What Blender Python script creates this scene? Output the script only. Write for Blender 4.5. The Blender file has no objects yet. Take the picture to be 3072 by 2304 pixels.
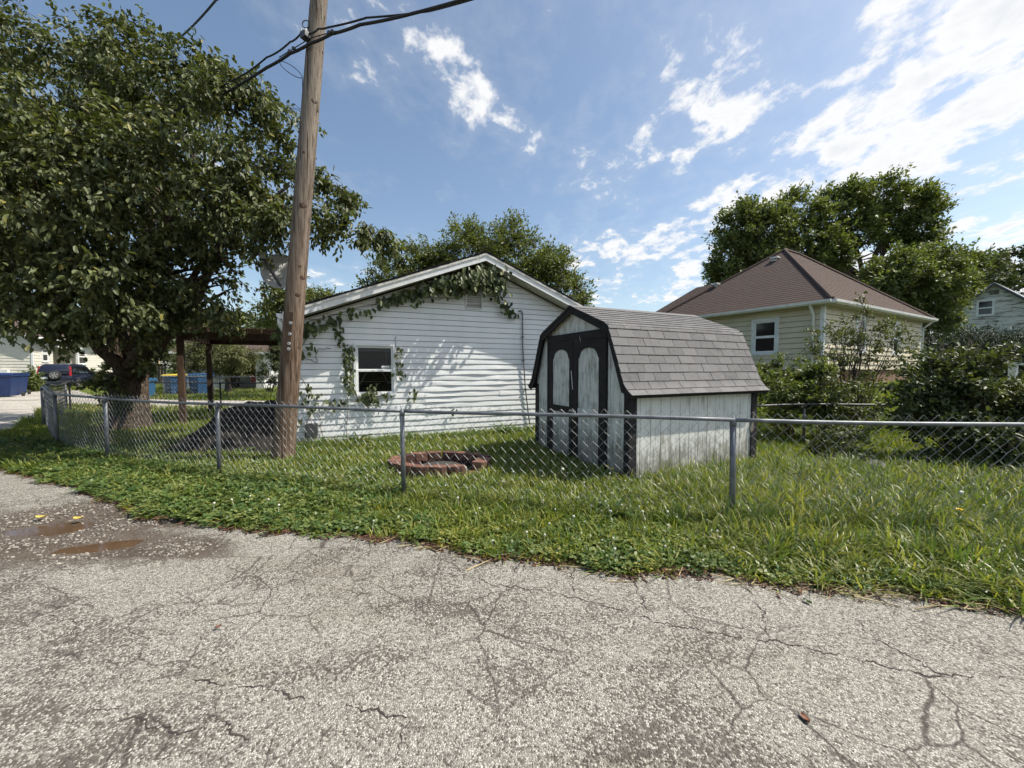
import bpy, bmesh, math, random
import numpy as np
from mathutils import Vector, Matrix

random.seed(7)
RNG = np.random.default_rng(7)
SC = bpy.context.scene
COL = SC.collection
R = math.radians

# ------------------------------------------------------------------ camera
EYE = 1.65
PITCH = R(2.38)
FPX = 1154.0                     # focal length in pixels of a 3072 px wide picture
cam_d = bpy.data.cameras.new('camera')
cam = bpy.data.objects.new('camera', cam_d)
COL.objects.link(cam)
cam.location = (0, 0, EYE)
cam.rotation_euler = (math.pi / 2 - PITCH, 0, 0)
cam_d.sensor_width = 36
cam_d.sensor_fit = 'HORIZONTAL'
cam_d.lens = FPX / 3072 * 36
cam_d.clip_start = 0.05
cam_d.clip_end = 3000
SC.camera = cam

# ------------------------------------------------------------------ light
SUN = Vector((1.0, 0.03, 1.43)).normalized()
SUN_EL = math.asin(SUN.z)
SUN_AZ = math.atan2(SUN.x, SUN.y)
world = bpy.data.worlds.new('World')
SC.world = world
world.use_nodes = True
sun_d = bpy.data.lights.new('sun', 'SUN')
sun_d.energy = 5.0
sun_d.angle = R(0.53)
sun_d.color = (1.0, 0.94, 0.84)
sun = bpy.data.objects.new('sun', sun_d)
COL.objects.link(sun)
sun.rotation_euler = SUN.to_track_quat('Z', 'Y').to_euler()
sun.location = (20, 0, 40)
SC.view_settings.view_transform = 'Standard'
SC.view_settings.look = 'None'
SC.view_settings.gamma = 1
SC.view_settings.use_curve_mapping = False
SC.view_settings.exposure = 0.4
SKY_STRENGTH = 0.125
SC.render.engine = 'CYCLES'
SC.cycles.max_bounces = 5
SC.cycles.diffuse_bounces = 2
SC.cycles.glossy_bounces = 2
SC.cycles.transmission_bounces = 3
SC.cycles.transparent_max_bounces = 8
SC.cycles.caustics_reflective = False
SC.cycles.caustics_refractive = False
SC.cycles.use_denoising = True
SC.cycles.use_adaptive_sampling = True
SC.cycles.adaptive_threshold = 0.03


# ------------------------------------------------------------------ node helper
class NT:
    def __init__(s, tree):
        s.t = tree
        s.n = tree.nodes
        s.l = tree.links

    def new(s, typ, inp=None, **kw):
        nd = s.n.new(typ)
        for k, v in kw.items():
            setattr(nd, k, v)
        for k, v in (inp or {}).items():
            s.set(nd.inputs[k], v)
        return nd

    def set(s, sock, v):
        if isinstance(v, bpy.types.NodeSocket):
            s.l.new(v, sock)
        elif isinstance(v, bpy.types.Node):
            s.l.new(v.outputs[0], sock)
        else:
            if sock.type == 'RGBA' and isinstance(v, (tuple, list)) and len(v) == 3:
                v = (*v, 1)
            sock.default_value = v

    def math(s, op, a, b=0.0, c=None, clamp=False):
        nd = s.n.new('ShaderNodeMath')
        nd.operation = op
        nd.use_clamp = clamp
        s.set(nd.inputs[0], a)
        s.set(nd.inputs[1], b)
        if c is not None:
            s.set(nd.inputs[2], c)
        return nd.outputs[0]

    def vmath(s, op, a, b=(0, 0, 0)):
        nd = s.n.new('ShaderNodeVectorMath')
        nd.operation = op
        s.set(nd.inputs[0], a)
        s.set(nd.inputs[1], b)
        return nd.outputs[0]

    def mix(s, f, a, b, blend='MIX'):
        nd = s.n.new('ShaderNodeMix')
        nd.data_type = 'RGBA'
        nd.blend_type = blend
        s.set(nd.inputs[0], f)
        s.set(nd.inputs[6], a)
        s.set(nd.inputs[7], b)
        return nd.outputs[2]

    def ramp(s, f, stops):
        nd = s.n.new('ShaderNodeValToRGB')
        cr = nd.color_ramp
        while len(cr.elements) < len(stops):
            cr.elements.new(0.5)
        for e, (p, c) in zip(cr.elements, stops):
            e.position = p
            e.color = (*c, 1) if isinstance(c, (tuple, list)) else (c, c, c, 1)
        s.set(nd.inputs[0], f)
        return nd.outputs[0]

    def range(s, v, a, b, c=0.0, d=1.0, smooth=True):
        nd = s.n.new('ShaderNodeMapRange')
        nd.interpolation_type = 'SMOOTHSTEP' if smooth else 'LINEAR'
        for i, x in enumerate((v, a, b, c, d)):
            s.set(nd.inputs[i], x)
        return nd.outputs[0]

    def noise(s, vec, scale, detail=4, rough=0.55, dist=0.0, out=0):
        nd = s.n.new('ShaderNodeTexNoise')
        s.set(nd.inputs['Vector'], vec)
        s.set(nd.inputs['Scale'], scale)
        nd.inputs['Detail'].default_value = detail
        nd.inputs['Roughness'].default_value = rough
        nd.inputs['Distortion'].default_value = dist
        return nd.outputs[out]

    def voro(s, vec, scale, feature='F1', out='Distance', rand=1.0):
        nd = s.n.new('ShaderNodeTexVoronoi')
        nd.feature = feature
        s.set(nd.inputs['Vector'], vec)
        nd.inputs['Scale'].default_value = scale
        nd.inputs['Randomness'].default_value = rand
        return nd.outputs[out]

    def mapping(s, vec, loc=(0, 0, 0), rot=(0, 0, 0), scale=(1, 1, 1)):
        nd = s.n.new('ShaderNodeMapping')
        s.set(nd.inputs[0], vec)
        nd.inputs[1].default_value = loc
        nd.inputs[2].default_value = rot
        nd.inputs[3].default_value = scale
        return nd.outputs[0]

    def bump(s, h, strength=0.3, dist=0.01, normal=None):
        nd = s.n.new('ShaderNodeBump')
        nd.inputs['Strength'].default_value = strength
        nd.inputs['Distance'].default_value = dist
        s.set(nd.inputs['Height'], h)
        if normal is not None:
            s.set(nd.inputs['Normal'], normal)
        return nd.outputs[0]

    def attr(s, name):
        nd = s.n.new('ShaderNodeAttribute')
        nd.attribute_name = name
        return nd.outputs['Fac']


def material(name):
    m = bpy.data.materials.new(name)
    m.use_nodes = True
    nt = NT(m.node_tree)
    nt.n.clear()
    out = nt.new('ShaderNodeOutputMaterial')
    return m, nt, out


def principled(nt, out, color, rough=0.7, metallic=0.0, normal=None, spec=0.4):
    b = nt.new('ShaderNodeBsdfPrincipled')
    nt.set(b.inputs['Base Color'], color)
    nt.set(b.inputs['Roughness'], rough)
    nt.set(b.inputs['Metallic'], metallic)
    nt.set(b.inputs['Specular IOR Level'], spec)
    if normal is not None:
        nt.set(b.inputs['Normal'], normal)
    nt.l.new(b.outputs[0], out.inputs[0])
    return b


def coords(nt):
    return nt.new('ShaderNodeNewGeometry').outputs['Position']


def objcoords(nt):
    return nt.new('ShaderNodeTexCoord').outputs['Object']


def objrand(nt):
    return nt.new('ShaderNodeObjectInfo').outputs['Random']


# ------------------------------------------------------------------ world: Nishita sky with broken cloud
def build_world():
    nt = NT(world.node_tree)
    nt.n.clear()
    out = nt.new('ShaderNodeOutputWorld')
    bg = nt.new('ShaderNodeBackground')
    sky = nt.new('ShaderNodeTexSky')
    sky.sky_type = 'NISHITA'
    sky.sun_disc = False
    sky.sun_elevation = SUN_EL
    sky.sun_rotation = SUN_AZ
    sky.altitude = 200
    sky.air_density = 1.0
    sky.dust_density = 1.7
    sky.ozone_density = 1.4
    d = nt.new('ShaderNodeTexCoord').outputs['Generated']
    sep = nt.new('ShaderNodeSeparateXYZ', {0: d})
    z = nt.math('ADD', nt.math('MAXIMUM', sep.outputs[2], 0.0), 0.14)
    u = nt.math('DIVIDE', sep.outputs[0], z)
    v = nt.math('DIVIDE', sep.outputs[1], z)
    p = nt.new('ShaderNodeCombineXYZ', {0: u, 1: v}).outputs[0]
    # broken cumulus drawn out a little by the wind, thickening towards the sun's side
    q = nt.mapping(p, loc=(CLOUD_X, CLOUD_Y, 0.0), rot=(0, 0, R(-30)), scale=(1.0, 0.75, 1.0))
    big = nt.noise(q, 0.85, 2, 0.5, 0.3)
    mid = nt.noise(q, 3.3, 3, 0.5, 0.25)
    fine = nt.noise(q, 10.0, 8, 0.62, 0.2)
    wisp = nt.noise(nt.mapping(q, rot=(0, 0, R(20)), scale=(1.0, 2.6, 1.0)), 9.0, 6, 0.65, 0.8)
    cov = nt.range(u, -1.2, 3.4, -0.055, 0.115, smooth=False)
    dens = nt.math('ADD', nt.math('MULTIPLY', big, 0.34), nt.math('MULTIPLY', mid, 0.42))
    dens = nt.math('ADD', dens, nt.math('MULTIPLY', fine, 0.34))
    dens = nt.math('ADD', dens, nt.math('MULTIPLY', nt.math('SUBTRACT', wisp, 0.5), 0.06))
    dens = nt.math('ADD', dens, cov)
    dens = nt.math('ADD', dens, nt.range(sep.outputs[2], 0.0, 0.34, 0.045, 0.0))
    mask = nt.range(dens, 0.575, 0.655, 0.0, 0.96)
    veil = nt.range(dens, 0.49, 0.62, 0.0, 0.10)
    core = nt.range(dens, 0.63, 0.80, 0.0, 1.0)
    ccol = nt.mix(core, (6.2, 6.2, 6.2), (4.9, 5.05, 5.3))
    tint = nt.mix(1.0, sky.outputs[0], (1.12, 1.11, 1.04), 'MULTIPLY')
    col = nt.mix(nt.math('MAXIMUM', mask, veil), tint, ccol)
    nt.set(bg.inputs[0], col)
    bg.inputs[1].default_value = SKY_STRENGTH
    nt.l.new(bg.outputs[0], out.inputs[0])


CLOUD_X, CLOUD_Y = 12.3, 5.1
build_world()


# ------------------------------------------------------------------ picture <-> place
_UP = Vector((0, math.sin(PITCH), math.cos(PITCH)))
_FW = Vector((0, math.cos(PITCH), -math.sin(PITCH)))


def ray(px, py):
    return Vector(((px - 1536) / FPX, 0, 0)) + _UP * ((1152 - py) / FPX) + _FW


def at(px, py, depth):
    """world point seen at a spot of the photograph, for a known depth"""
    r = ray(px, py)
    return Vector((0, 0, EYE)) + r * (depth / r.y)


def gr(px, py, z=0.0):
    r = ray(px, py)
    k = (z - EYE) / r.z
    return Vector((0, 0, EYE)) + r * k


def sstep(a, b, x):
    t = np.clip((np.asarray(x, float) - a) / (b - a), 0, 1)
    return t * t * (3 - 2 * t)


def hz(x, y):
    """lie of the land: the neighbour's lot on the right stands higher"""
    return 0.9 * sstep(3, 11, x) * sstep(6, 14, y)


# ------------------------------------------------------------------ mesh helper
class MB:
    def __init__(s, M=None):
        s.v, s.f, s.M = [], [], M

    def add(s, vs, fs):
        o = len(s.v)
        s.v += [Vector(p) for p in vs]
        s.f += [tuple(i + o for i in f) for f in fs]
        return s

    def box(s, c, size, rot=None):
        hx, hy, hzz = size[0] / 2, size[1] / 2, size[2] / 2
        c = Vector(c)
        vs = []
        for sx, sy, sz in ((-1, -1, -1), (1, -1, -1), (1, 1, -1), (-1, 1, -1), (-1, -1, 1), (1, -1, 1), (1, 1, 1), (-1, 1, 1)):
            p = Vector((sx * hx, sy * hy, sz * hzz))
            if rot is not None:
                p = rot @ p
            vs.append(c + p)
        return s.add(vs, [(0, 3, 2, 1), (4, 5, 6, 7), (0, 1, 5, 4), (1, 2, 6, 5), (2, 3, 7, 6), (3, 0, 4, 7)])

    def span(s, a, b):
        a, b = Vector(a), Vector(b)
        return s.box((a + b) / 2, [abs(b[i] - a[i]) for i in range(3)])

    def beam(s, a, b, w, h, up=(0, 0, 1)):
        a, b = Vector(a), Vector(b)
        d = (b - a)
        L = d.length
        d = d / L
        x = d.cross(Vector(up))
        if x.length < 1e-4:
            x = Vector((1, 0, 0))
        x.normalize()
        y = x.cross(d)
        rot = Matrix((x, d, y)).transposed()
        return s.box((a + b) / 2, (w, L, h), rot)

    def prism(s, poly, ext):
        """closed polygon (3-D points) pushed along ext"""
        n = len(poly)
        ext = Vector(ext)
        vs = [Vector(p) for p in poly] + [Vector(p) + ext for p in poly]
        fs = [tuple(range(n))[::-1], tuple(range(n, 2 * n))]
        fs += [(i, (i + 1) % n, (i + 1) % n + n, i + n) for i in range(n)]
        return s.add(vs, fs)

    def tube(s, path, rad, seg=6, cap=True, closed=False):
        path = [Vector(p) for p in path]
        n = len(path)
        if not hasattr(rad, '__len__'):
            rad = [rad] * n
        vs, fs = [], []
        prev = None
        for i in range(n):
            if closed:
                d = path[(i + 1) % n] - path[i - 1]
            else:
                d = path[min(i + 1, n - 1)] - path[max(i - 1, 0)]
            if d.length < 1e-9:
                d = Vector((0, 0, 1))
            d.normalize()
            if prev is None:
                x = d.cross(Vector((0, 0, 1)) if abs(d.z) < 0.9 else Vector((1, 0, 0)))
            else:
                x = prev - d * prev.dot(d)
            x.normalize()
            prev = x
            y = d.cross(x)
            for k in range(seg):
                a = 2 * math.pi * k / seg
                vs.append(path[i] + (x * math.cos(a) + y * math.sin(a)) * rad[i])
        m = n if closed else n - 1
        for i in range(m):
            j = (i + 1) % n
            for k in range(seg):
                k2 = (k + 1) % seg
                fs.append((i * seg + k, i * seg + k2, j * seg + k2, j * seg + k))
        if cap and not closed:
            fs.append(tuple(range(seg))[::-1])
            fs.append(tuple(range((n - 1) * seg, n * seg)))
        return s.add(vs, fs)

    def lathe(s, prof, c, axis=(0, 0, 1), seg=16):
        """prof: (radius, height) pairs turned about axis through c"""
        c, ax = Vector(c), Vector(axis).normalized()
        x = ax.cross(Vector((0, 0, 1)) if abs(ax.z) < 0.9 else Vector((1, 0, 0))).normalized()
        y = ax.cross(x)
        vs, fs = [], []
        for r, h in prof:
            for k in range(seg):
                a = 2 * math.pi * k / seg
                vs.append(c + ax * h + (x * math.cos(a) + y * math.sin(a)) * r)
        for i in range(len(prof) - 1):
            for k in range(seg):
                k2 = (k + 1) % seg
                fs.append((i * seg + k, i * seg + k2, (i + 1) * seg + k2, (i + 1) * seg + k))
        fs.append(tuple(range(seg))[::-1])
        fs.append(tuple(range((len(prof) - 1) * seg, len(prof) * seg)))
        return s.add(vs, fs)

    def build(s, name, mat, parent=None, smooth=False, bevel=0.0, local=False):
        me = bpy.data.meshes.new(name)
        vs = s.v if s.M is None else [s.M @ p for p in s.v]
        me.from_pydata([tuple(p) for p in vs], [], s.f)
        me.materials.append(mat)
        if smooth:
            me.polygons.foreach_set('use_smooth', [True] * len(me.polygons))
        bm = bmesh.new()
        bm.from_mesh(me)
        bmesh.ops.recalc_face_normals(bm, faces=bm.faces)
        if bevel:
            es = [e for e in bm.edges if len(e.link_faces) == 2 and e.calc_face_angle(0) > 0.5]
            bmesh.ops.bevel(bm, geom=es, offset=bevel, segments=2, affect='EDGES', profile=0.6)
        bm.to_mesh(me)
        bm.free()
        return link(name, me, parent)


def link(name, me, parent=None, M=None):
    o = bpy.data.objects.new(name, me)
    COL.objects.link(o)
    if M is not None:
        o.matrix_world = M
    if parent is not None:
        o.parent = parent
        if parent.type == 'EMPTY':
            o.matrix_parent_inverse = Matrix.Translation(parent.location).inverted()
    return o


def tag(o, label=None, cat=None, group=None, kind=None):
    if label:
        o['label'] = label
    if cat:
        o['category'] = cat
    if group:
        o['group'] = group
    if kind:
        o['kind'] = kind
    return o


def thing(name, label, cat, loc, group=None):
    e = bpy.data.objects.new(name, None)
    COL.objects.link(e)
    e.location = loc
    e.empty_display_size = 0.2
    return tag(e, label, cat, group)


def frame(o, xa, ya):
    xa, ya = Vector(xa).normalized(), Vector(ya).normalized()
    za = xa.cross(ya)
    M = Matrix((xa, ya, za)).transposed().to_4x4()
    M.translation = Vector(o)
    return M


def np_mesh(name, verts, faces, mat, attrs=None, smooth=False):
    """fast mesh from numpy arrays; faces is (n,k)"""
    me = bpy.data.meshes.new(name)
    nv, (nf, k) = len(verts), faces.shape
    me.vertices.add(nv)
    me.vertices.foreach_set('co', np.ascontiguousarray(verts, np.float32).ravel())
    me.loops.add(nf * k)
    me.loops.foreach_set('vertex_index', np.ascontiguousarray(faces, np.int32).ravel())
    me.polygons.add(nf)
    me.polygons.foreach_set('loop_start', np.arange(nf, dtype=np.int32) * k)
    if smooth:
        me.polygons.foreach_set('use_smooth', np.ones(nf, bool))
    for an, av in (attrs or {}).items():
        a = me.attributes.new(an, 'FLOAT', 'POINT')
        a.data.foreach_set('value', np.ascontiguousarray(av, np.float32))
    me.update(calc_edges=True)
    me.materials.append(mat)
    return me


# ------------------------------------------------------------------ materials
M = {}


def plain(name, c1, c2=None, scale=6.0, rough=0.7, bump=0.0, bscale=None, metallic=0.0, detail=5, spec=0.4, stretch=None, per=0.0):
    """colour that wanders between c1 and c2, with fine relief; per = spread between single pieces"""
    m, nt, out = material(name)
    p = coords(nt)
    if stretch:
        p = nt.mapping(p, scale=stretch)
    c2 = c2 or tuple(x * 0.75 for x in c1)
    n = nt.noise(p, scale, detail, 0.6)
    col = nt.mix(nt.range(n, 0.32, 0.68), c1, c2)
    if per:
        r = objrand(nt)
        k = nt.range(r, 0, 1, 1 - per, 1 + per, smooth=False)
        col = nt.mix(1.0, col, nt.new('ShaderNodeCombineColor', {0: k, 1: k, 2: k}).outputs[0], 'MULTIPLY')
    nrm = None
    if bump:
        nrm = nt.bump(nt.noise(p, bscale or scale * 5, 4, 0.6), bump, 0.01)
    principled(nt, out, col, rough, metallic, nrm, spec)
    M[name] = m
    return m


def leafmat(name, dark, light, trans=0.28, rough=0.42, yellow=0.0, inst=False, spec=0.45):
    m, nt, out = material(name)
    r = objrand(nt) if inst else nt.attr('rnd')
    a = nt.attr('rnd')
    col = nt.mix(a, dark, light)
    if inst:
        k = nt.range(r, 0, 1, 0.72, 1.25, smooth=False)
        col = nt.mix(1.0, col, nt.new('ShaderNodeCombineColor', {0: nt.math('MULTIPLY', k, k), 1: k, 2: k}).outputs[0], 'MULTIPLY')
    if yellow:
        y = nt.range(nt.math('FRACT', nt.math('MULTIPLY', a, 37.3)), 1 - yellow, 1 - yellow * 0.6)
        col = nt.mix(nt.math('MULTIPLY', y, 0.7), col, (0.28, 0.24, 0.05))
    b = nt.new('ShaderNodeBsdfPrincipled')
    nt.set(b.inputs['Base Color'], col)
    b.inputs['Roughness'].default_value = rough
    b.inputs['Specular IOR Level'].default_value = spec
    t = nt.new('ShaderNodeBsdfTranslucent')
    nt.set(t.inputs[0], nt.mix(1.0, col, (1.5, 1.6, 0.55), 'MULTIPLY'))
    mx = nt.new('ShaderNodeMixShader', {0: trans, 1: b.outputs[0], 2: t.outputs[0]})
    nt.l.new(mx.outputs[0], out.inputs[0])
    M[name] = m
    return m


def m_siding():
    m, nt, out = material('white_siding')
    p = coords(nt)
    n = nt.noise(nt.mapping(p, scale=(1.2, 1.2, 0.35)), 2.2, 6, 0.65)
    f = nt.noise(p, 26, 4, 0.6)
    col = nt.mix(nt.range(n, 0.38, 0.75, 0.0, 0.55), (0.80, 0.81, 0.80), (0.66, 0.68, 0.66))
    col = nt.mix(nt.range(f, 0.60, 0.8, 0, 0.25), col, (0.50, 0.51, 0.47))
    h = nt.math('ADD', nt.noise(nt.mapping(p, scale=(1, 1, 9)), 9, 3, 0.5), nt.math('MULTIPLY', nt.noise(p, 3.0, 2, 0.5), 1.2))
    principled(nt, out, col, 0.42, 0, nt.bump(h, 0.22, 0.006), 0.4)
    M['white_siding'] = m


def m_shed_board():
    m, nt, out = material('weathered_white_board')
    p = coords(nt)
    s = nt.mapping(p, scale=(1, 1, 0.13))
    streak = nt.noise(s, 22, 8, 0.7)
    patch = nt.noise(p, 3.4, 6, 0.65, 0.6)
    sep = nt.new('ShaderNodeSeparateXYZ', {0: p})
    low = nt.range(sep.outputs[2], 0.0, 0.85, 0.20, 0.0)          # splash wear near the soil
    k = nt.math('ADD', nt.math('ADD', nt.math('MULTIPLY', streak, 0.62), nt.math('MULTIPLY', patch, 0.38)), low)
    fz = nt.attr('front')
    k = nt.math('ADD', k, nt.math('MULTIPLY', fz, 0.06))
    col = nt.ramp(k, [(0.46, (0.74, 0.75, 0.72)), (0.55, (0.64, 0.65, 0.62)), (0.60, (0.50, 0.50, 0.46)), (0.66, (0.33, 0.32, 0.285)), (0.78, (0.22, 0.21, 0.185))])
    principled(nt, out, col, 0.75, 0, nt.bump(streak, 0.35, 0.01), 0.25)
    M['weathered_white_board'] = m


def m_shingle(name, c1, c2, per=0.12):
    m, nt, out = material(name)
    p = coords(nt)
    g = nt.voro(p, 210)
    n = nt.noise(p, 5, 5, 0.6)
    gr_ = nt.noise(p, 150, 2, 0.7)
    col = nt.mix(nt.range(gr_, 0.35, 0.65), c1, c2)
    col = nt.mix(nt.range(n, 0.5, 0.8, 0, 0.45), col, tuple(x * 0.6 for x in c2))
    k = nt.range(objrand(nt), 0, 1, 1 - per, 1 + per, smooth=False)
    col = nt.mix(1.0, col, nt.new('ShaderNodeCombineColor', {0: k, 1: k, 2: k}).outputs[0], 'MULTIPLY')
    principled(nt, out, col, 0.9, 0, nt.bump(g, 0.5, 0.004), 0.2)
    M[name] = m


def m_pole():
    m, nt, out = material('weathered_pole_wood')
    p = coords(nt)
    s = nt.mapping(p, scale=(1, 1, 0.045))
    a = nt.noise(s, 26, 8, 0.68)
    b = nt.noise(s, 85, 5, 0.6)
    c = nt.noise(p, 1.3, 4, 0.6)
    sep = nt.new('ShaderNodeSeparateXYZ', {0: p})
    up = nt.range(sep.outputs[2], 1.5, 6.5)
    warm = nt.mix(up, (0.215, 0.155, 0.112), (0.26, 0.222, 0.182))
    dark = nt.mix(up, (0.085, 0.056, 0.038), (0.115, 0.093, 0.073))
    k = nt.math('ADD', nt.math('MULTIPLY', a, 0.6), nt.math('ADD', nt.math('MULTIPLY', b, 0.28), nt.math('MULTIPLY', c, 0.12)))
    col = nt.mix(nt.range(k, 0.40, 0.60), dark, warm)
    crack = nt.range(nt.noise(nt.mapping(p, scale=(1, 1, 0.025)), 27, 4, 0.6), 0.33, 0.43, 1, 0)
    col = nt.mix(nt.math('MULTIPLY', crack, 0.85), col, (0.035, 0.024, 0.018))
    h = nt.math('SUBTRACT', k, nt.math('MULTIPLY', crack, 0.7))
    principled(nt, out, col, 0.85, 0, nt.bump(h, 0.7, 0.02), 0.2)
    M['weathered_pole_wood'] = m


def m_bark():
    m, nt, out = material('bark')
    p = coords(nt)
    s = nt.mapping(p, scale=(1, 1, 0.16))
    v = nt.voro(s, 24, 'DISTANCE_TO_EDGE')
    n = nt.noise(p, 9, 7, 0.65)
    col = nt.mix(nt.range(n, 0.3, 0.7), (0.065, 0.048, 0.036), (0.16, 0.125, 0.095))
    h = nt.math('ADD', nt.range(v, 0, 0.22), n)
    principled(nt, out, col, 0.9, 0, nt.bump(h, 0.9, 0.03), 0.15)
    M['bark'] = m


def m_road():
    m, nt, out = material('chip_seal')
    p = coords(nt)
    sep = nt.new('ShaderNodeSeparateXYZ', {0: p})
    flat = nt.new('ShaderNodeCombineXYZ', {0: sep.outputs[0], 1: sep.outputs[1]}).outputs[0]
    wet = nt.attr('wet')
    wob = nt.noise(flat, 5, 5, 0.65)
    wet = nt.range(nt.math('ADD', wet, nt.math('MULTIPLY', nt.math('SUBTRACT', wob, 0.5), 0.9)), 0.16, 0.62)
    # stone chips pressed into the binder
    vd = nt.voro(flat, 96, 'DISTANCE_TO_EDGE')
    vc = nt.voro(flat, 96, 'F1', 'Color')
    f1 = nt.voro(flat, 96, 'F1')
    sepc = nt.new('ShaderNodeSeparateColor', {0: vc})
    big = nt.noise(flat, 0.55, 5, 0.6, 0.6)
    med = nt.noise(nt.mapping(flat, rot=(0, 0, R(-12)), scale=(0.5, 1.2, 1)), 1.9, 6, 0.65, 0.4)
    chip = nt.ramp(sepc.outputs[0], [(0.0, (0.15, 0.142, 0.122)), (0.28, (0.31, 0.296, 0.256)), (0.6, (0.41, 0.39, 0.34)), (1.0, (0.53, 0.51, 0.455))])
    gap = nt.range(vd, 0.02, 0.16, 1, 0)
    bare = nt.range(nt.math('ADD', nt.math('MULTIPLY', big, 0.5), nt.math('MULTIPLY', med, 0.5)), 0.46, 0.62)
    lost = nt.range(nt.math('ADD', sepc.outputs[1], nt.math('MULTIPLY', bare, 0.72)), 0.82, 0.98)
    col = nt.mix(nt.math('MAXIMUM', nt.math('MULTIPLY', gap, 0.85), lost), chip, (0.105, 0.093, 0.079))
    # smooth far-distance average stays the same, brown tyre dust on top
    dust = nt.range(nt.noise(nt.mapping(flat, loc=(4, 1, 0), rot=(0, 0, R(14)), scale=(0.35, 1.0, 1)), 1.2, 5, 0.6, 0.5), 0.52, 0.72)
    col = nt.mix(nt.math('MULTIPLY', dust, 0.45), col, nt.mix(1.0, col, (0.60, 0.52, 0.44), 'MULTIPLY'))
    # old cracks
    w = nt.noise(flat, 6, 4, 0.6, 0, 1)
    wv = nt.vmath('ADD', flat, nt.vmath('MULTIPLY', nt.vmath('SUBTRACT', w, (0.5, 0.5, 0.5)), (0.10, 0.10, 0.0)))
    cr = nt.voro(wv, 1.75, 'DISTANCE_TO_EDGE')
    cr2 = nt.voro(wv, 4.6, 'DISTANCE_TO_EDGE')
    near = nt.range(nt.noise(nt.mapping(flat, loc=(9, 3, 0)), 0.8, 3, 0.5), 0.42, 0.62)
    left = nt.range(sep.outputs[0], 0.6, -1.6)
    ragged = nt.math('MULTIPLY', nt.math('SUBTRACT', nt.noise(flat, 60, 3, 0.7), 0.5), 0.016)
    cr = nt.math('ADD', cr, ragged)
    cr2 = nt.math('ADD', cr2, nt.math('MULTIPLY', ragged, 2.0))
    c1 = nt.math('MULTIPLY', nt.range(cr, 0.002, 0.014, 1, 0), nt.range(near, 0, 1, 0.35, 1.0))
    c2 = nt.math('MULTIPLY', nt.range(cr2, 0.003, 0.034, 1, 0), nt.math('MULTIPLY', nt.range(left, 0, 1, 0.35, 1.0), nt.range(med, 0.42, 0.58, 0.05, 0.95)))
    crack = nt.math('MAXIMUM', c1, c2)
    col = nt.mix(nt.math('MULTIPLY', crack, 0.85), col, (0.045, 0.038, 0.033))
    mud = nt.mix(nt.noise(flat, 14, 5, 0.6), (0.050, 0.035, 0.026), (0.105, 0.077, 0.058))
    col = nt.mix(nt.math('MULTIPLY', wet, 0.88), col, nt.mix(0.25, mud, nt.mix(1.0, col, (0.5, 0.42, 0.36), 'MULTIPLY')))
    h = nt.range(f1, 0.0, 0.55, 1, 0)
    rough = nt.range(wet, 0.3, 1.0, 0.9, 0.6)
    principled(nt, out, col, rough, 0, nt.bump(h, 0.75, 0.008), 0.3)
    M['chip_seal'] = m


def m_ground():
    m, nt, out = material('lawn_soil')
    p = coords(nt)
    n = nt.noise(p, 1.4, 6, 0.6)
    f = nt.noise(p, 28, 5, 0.65)
    soil = nt.mix(f, (0.045, 0.034, 0.022), (0.085, 0.062, 0.042))
    turf = nt.mix(f, (0.030, 0.055, 0.014), (0.085, 0.125, 0.035))
    sep = nt.new('ShaderNodeSeparateXYZ', {0: p})
    far = nt.range(sep.outputs[1], 5.0, 11.0, 0.35, 0.95)
    col = nt.mix(nt.math('MULTIPLY', far, nt.range(n, 0.2, 0.6, 0.6, 1.0)), soil, turf)
    principled(nt, out, col, 0.95, 0, nt.bump(f, 0.8, 0.03), 0.1)
    M['lawn_soil'] = m


def m_gravel():
    m, nt, out = material('pale_gravel')
    p = coords(nt)
    sep = nt.new('ShaderNodeSeparateXYZ', {0: p})
    flat = nt.new('ShaderNodeCombineXYZ', {0: sep.outputs[0], 1: sep.outputs[1]}).outputs[0]
    v = nt.voro(flat, 30, 'F1', 'Color')
    s = nt.new('ShaderNodeSeparateColor', {0: v})
    n = nt.noise(nt.mapping(flat, scale=(0.3, 1, 1)), 0.9, 6, 0.65)
    col = nt.ramp(s.outputs[0], [(0, (0.24, 0.22, 0.19)), (0.5, (0.40, 0.37, 0.32)), (1, (0.56, 0.53, 0.47))])
    col = nt.mix(nt.range(n, 0.48, 0.68, 0, 0.7), col, (0.17, 0.145, 0.12))
    principled(nt, out, col, 0.9, 0, nt.bump(nt.voro(flat, 30), 0.5, 0.02), 0.2)
    M['pale_gravel'] = m


def m_glass():
    m, nt, out = material('window_glass')
    tr = nt.new('ShaderNodeBsdfTransparent', {0: (0.62, 0.66, 0.64)})
    gl = nt.new('ShaderNodeBsdfGlossy', {0: (0.9, 0.92, 0.95), 1: 0.03})
    lw = nt.new('ShaderNodeLayerWeight', {0: 0.22})
    f = nt.math('ADD', nt.math('MULTIPLY', lw.outputs[0], 0.5), 0.012)
    mx = nt.new('ShaderNodeMixShader', {0: f, 1: tr.outputs[0], 2: gl.outputs[0]})
    nt.l.new(mx.outputs[0], out.inputs[0])
    M['window_glass'] = m


def m_puddle():
    m, nt, out = material('muddy_water')
    p = coords(nt)
    n = nt.noise(p, 7, 4, 0.5)
    col = nt.mix(n, (0.070, 0.042, 0.024), (0.125, 0.080, 0.048))
    principled(nt, out, col, 0.06, 0, nt.bump(nt.noise(p, 12, 2, 0.5), 0.03, 0.01), 0.5)
    M['muddy_water'] = m


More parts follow.
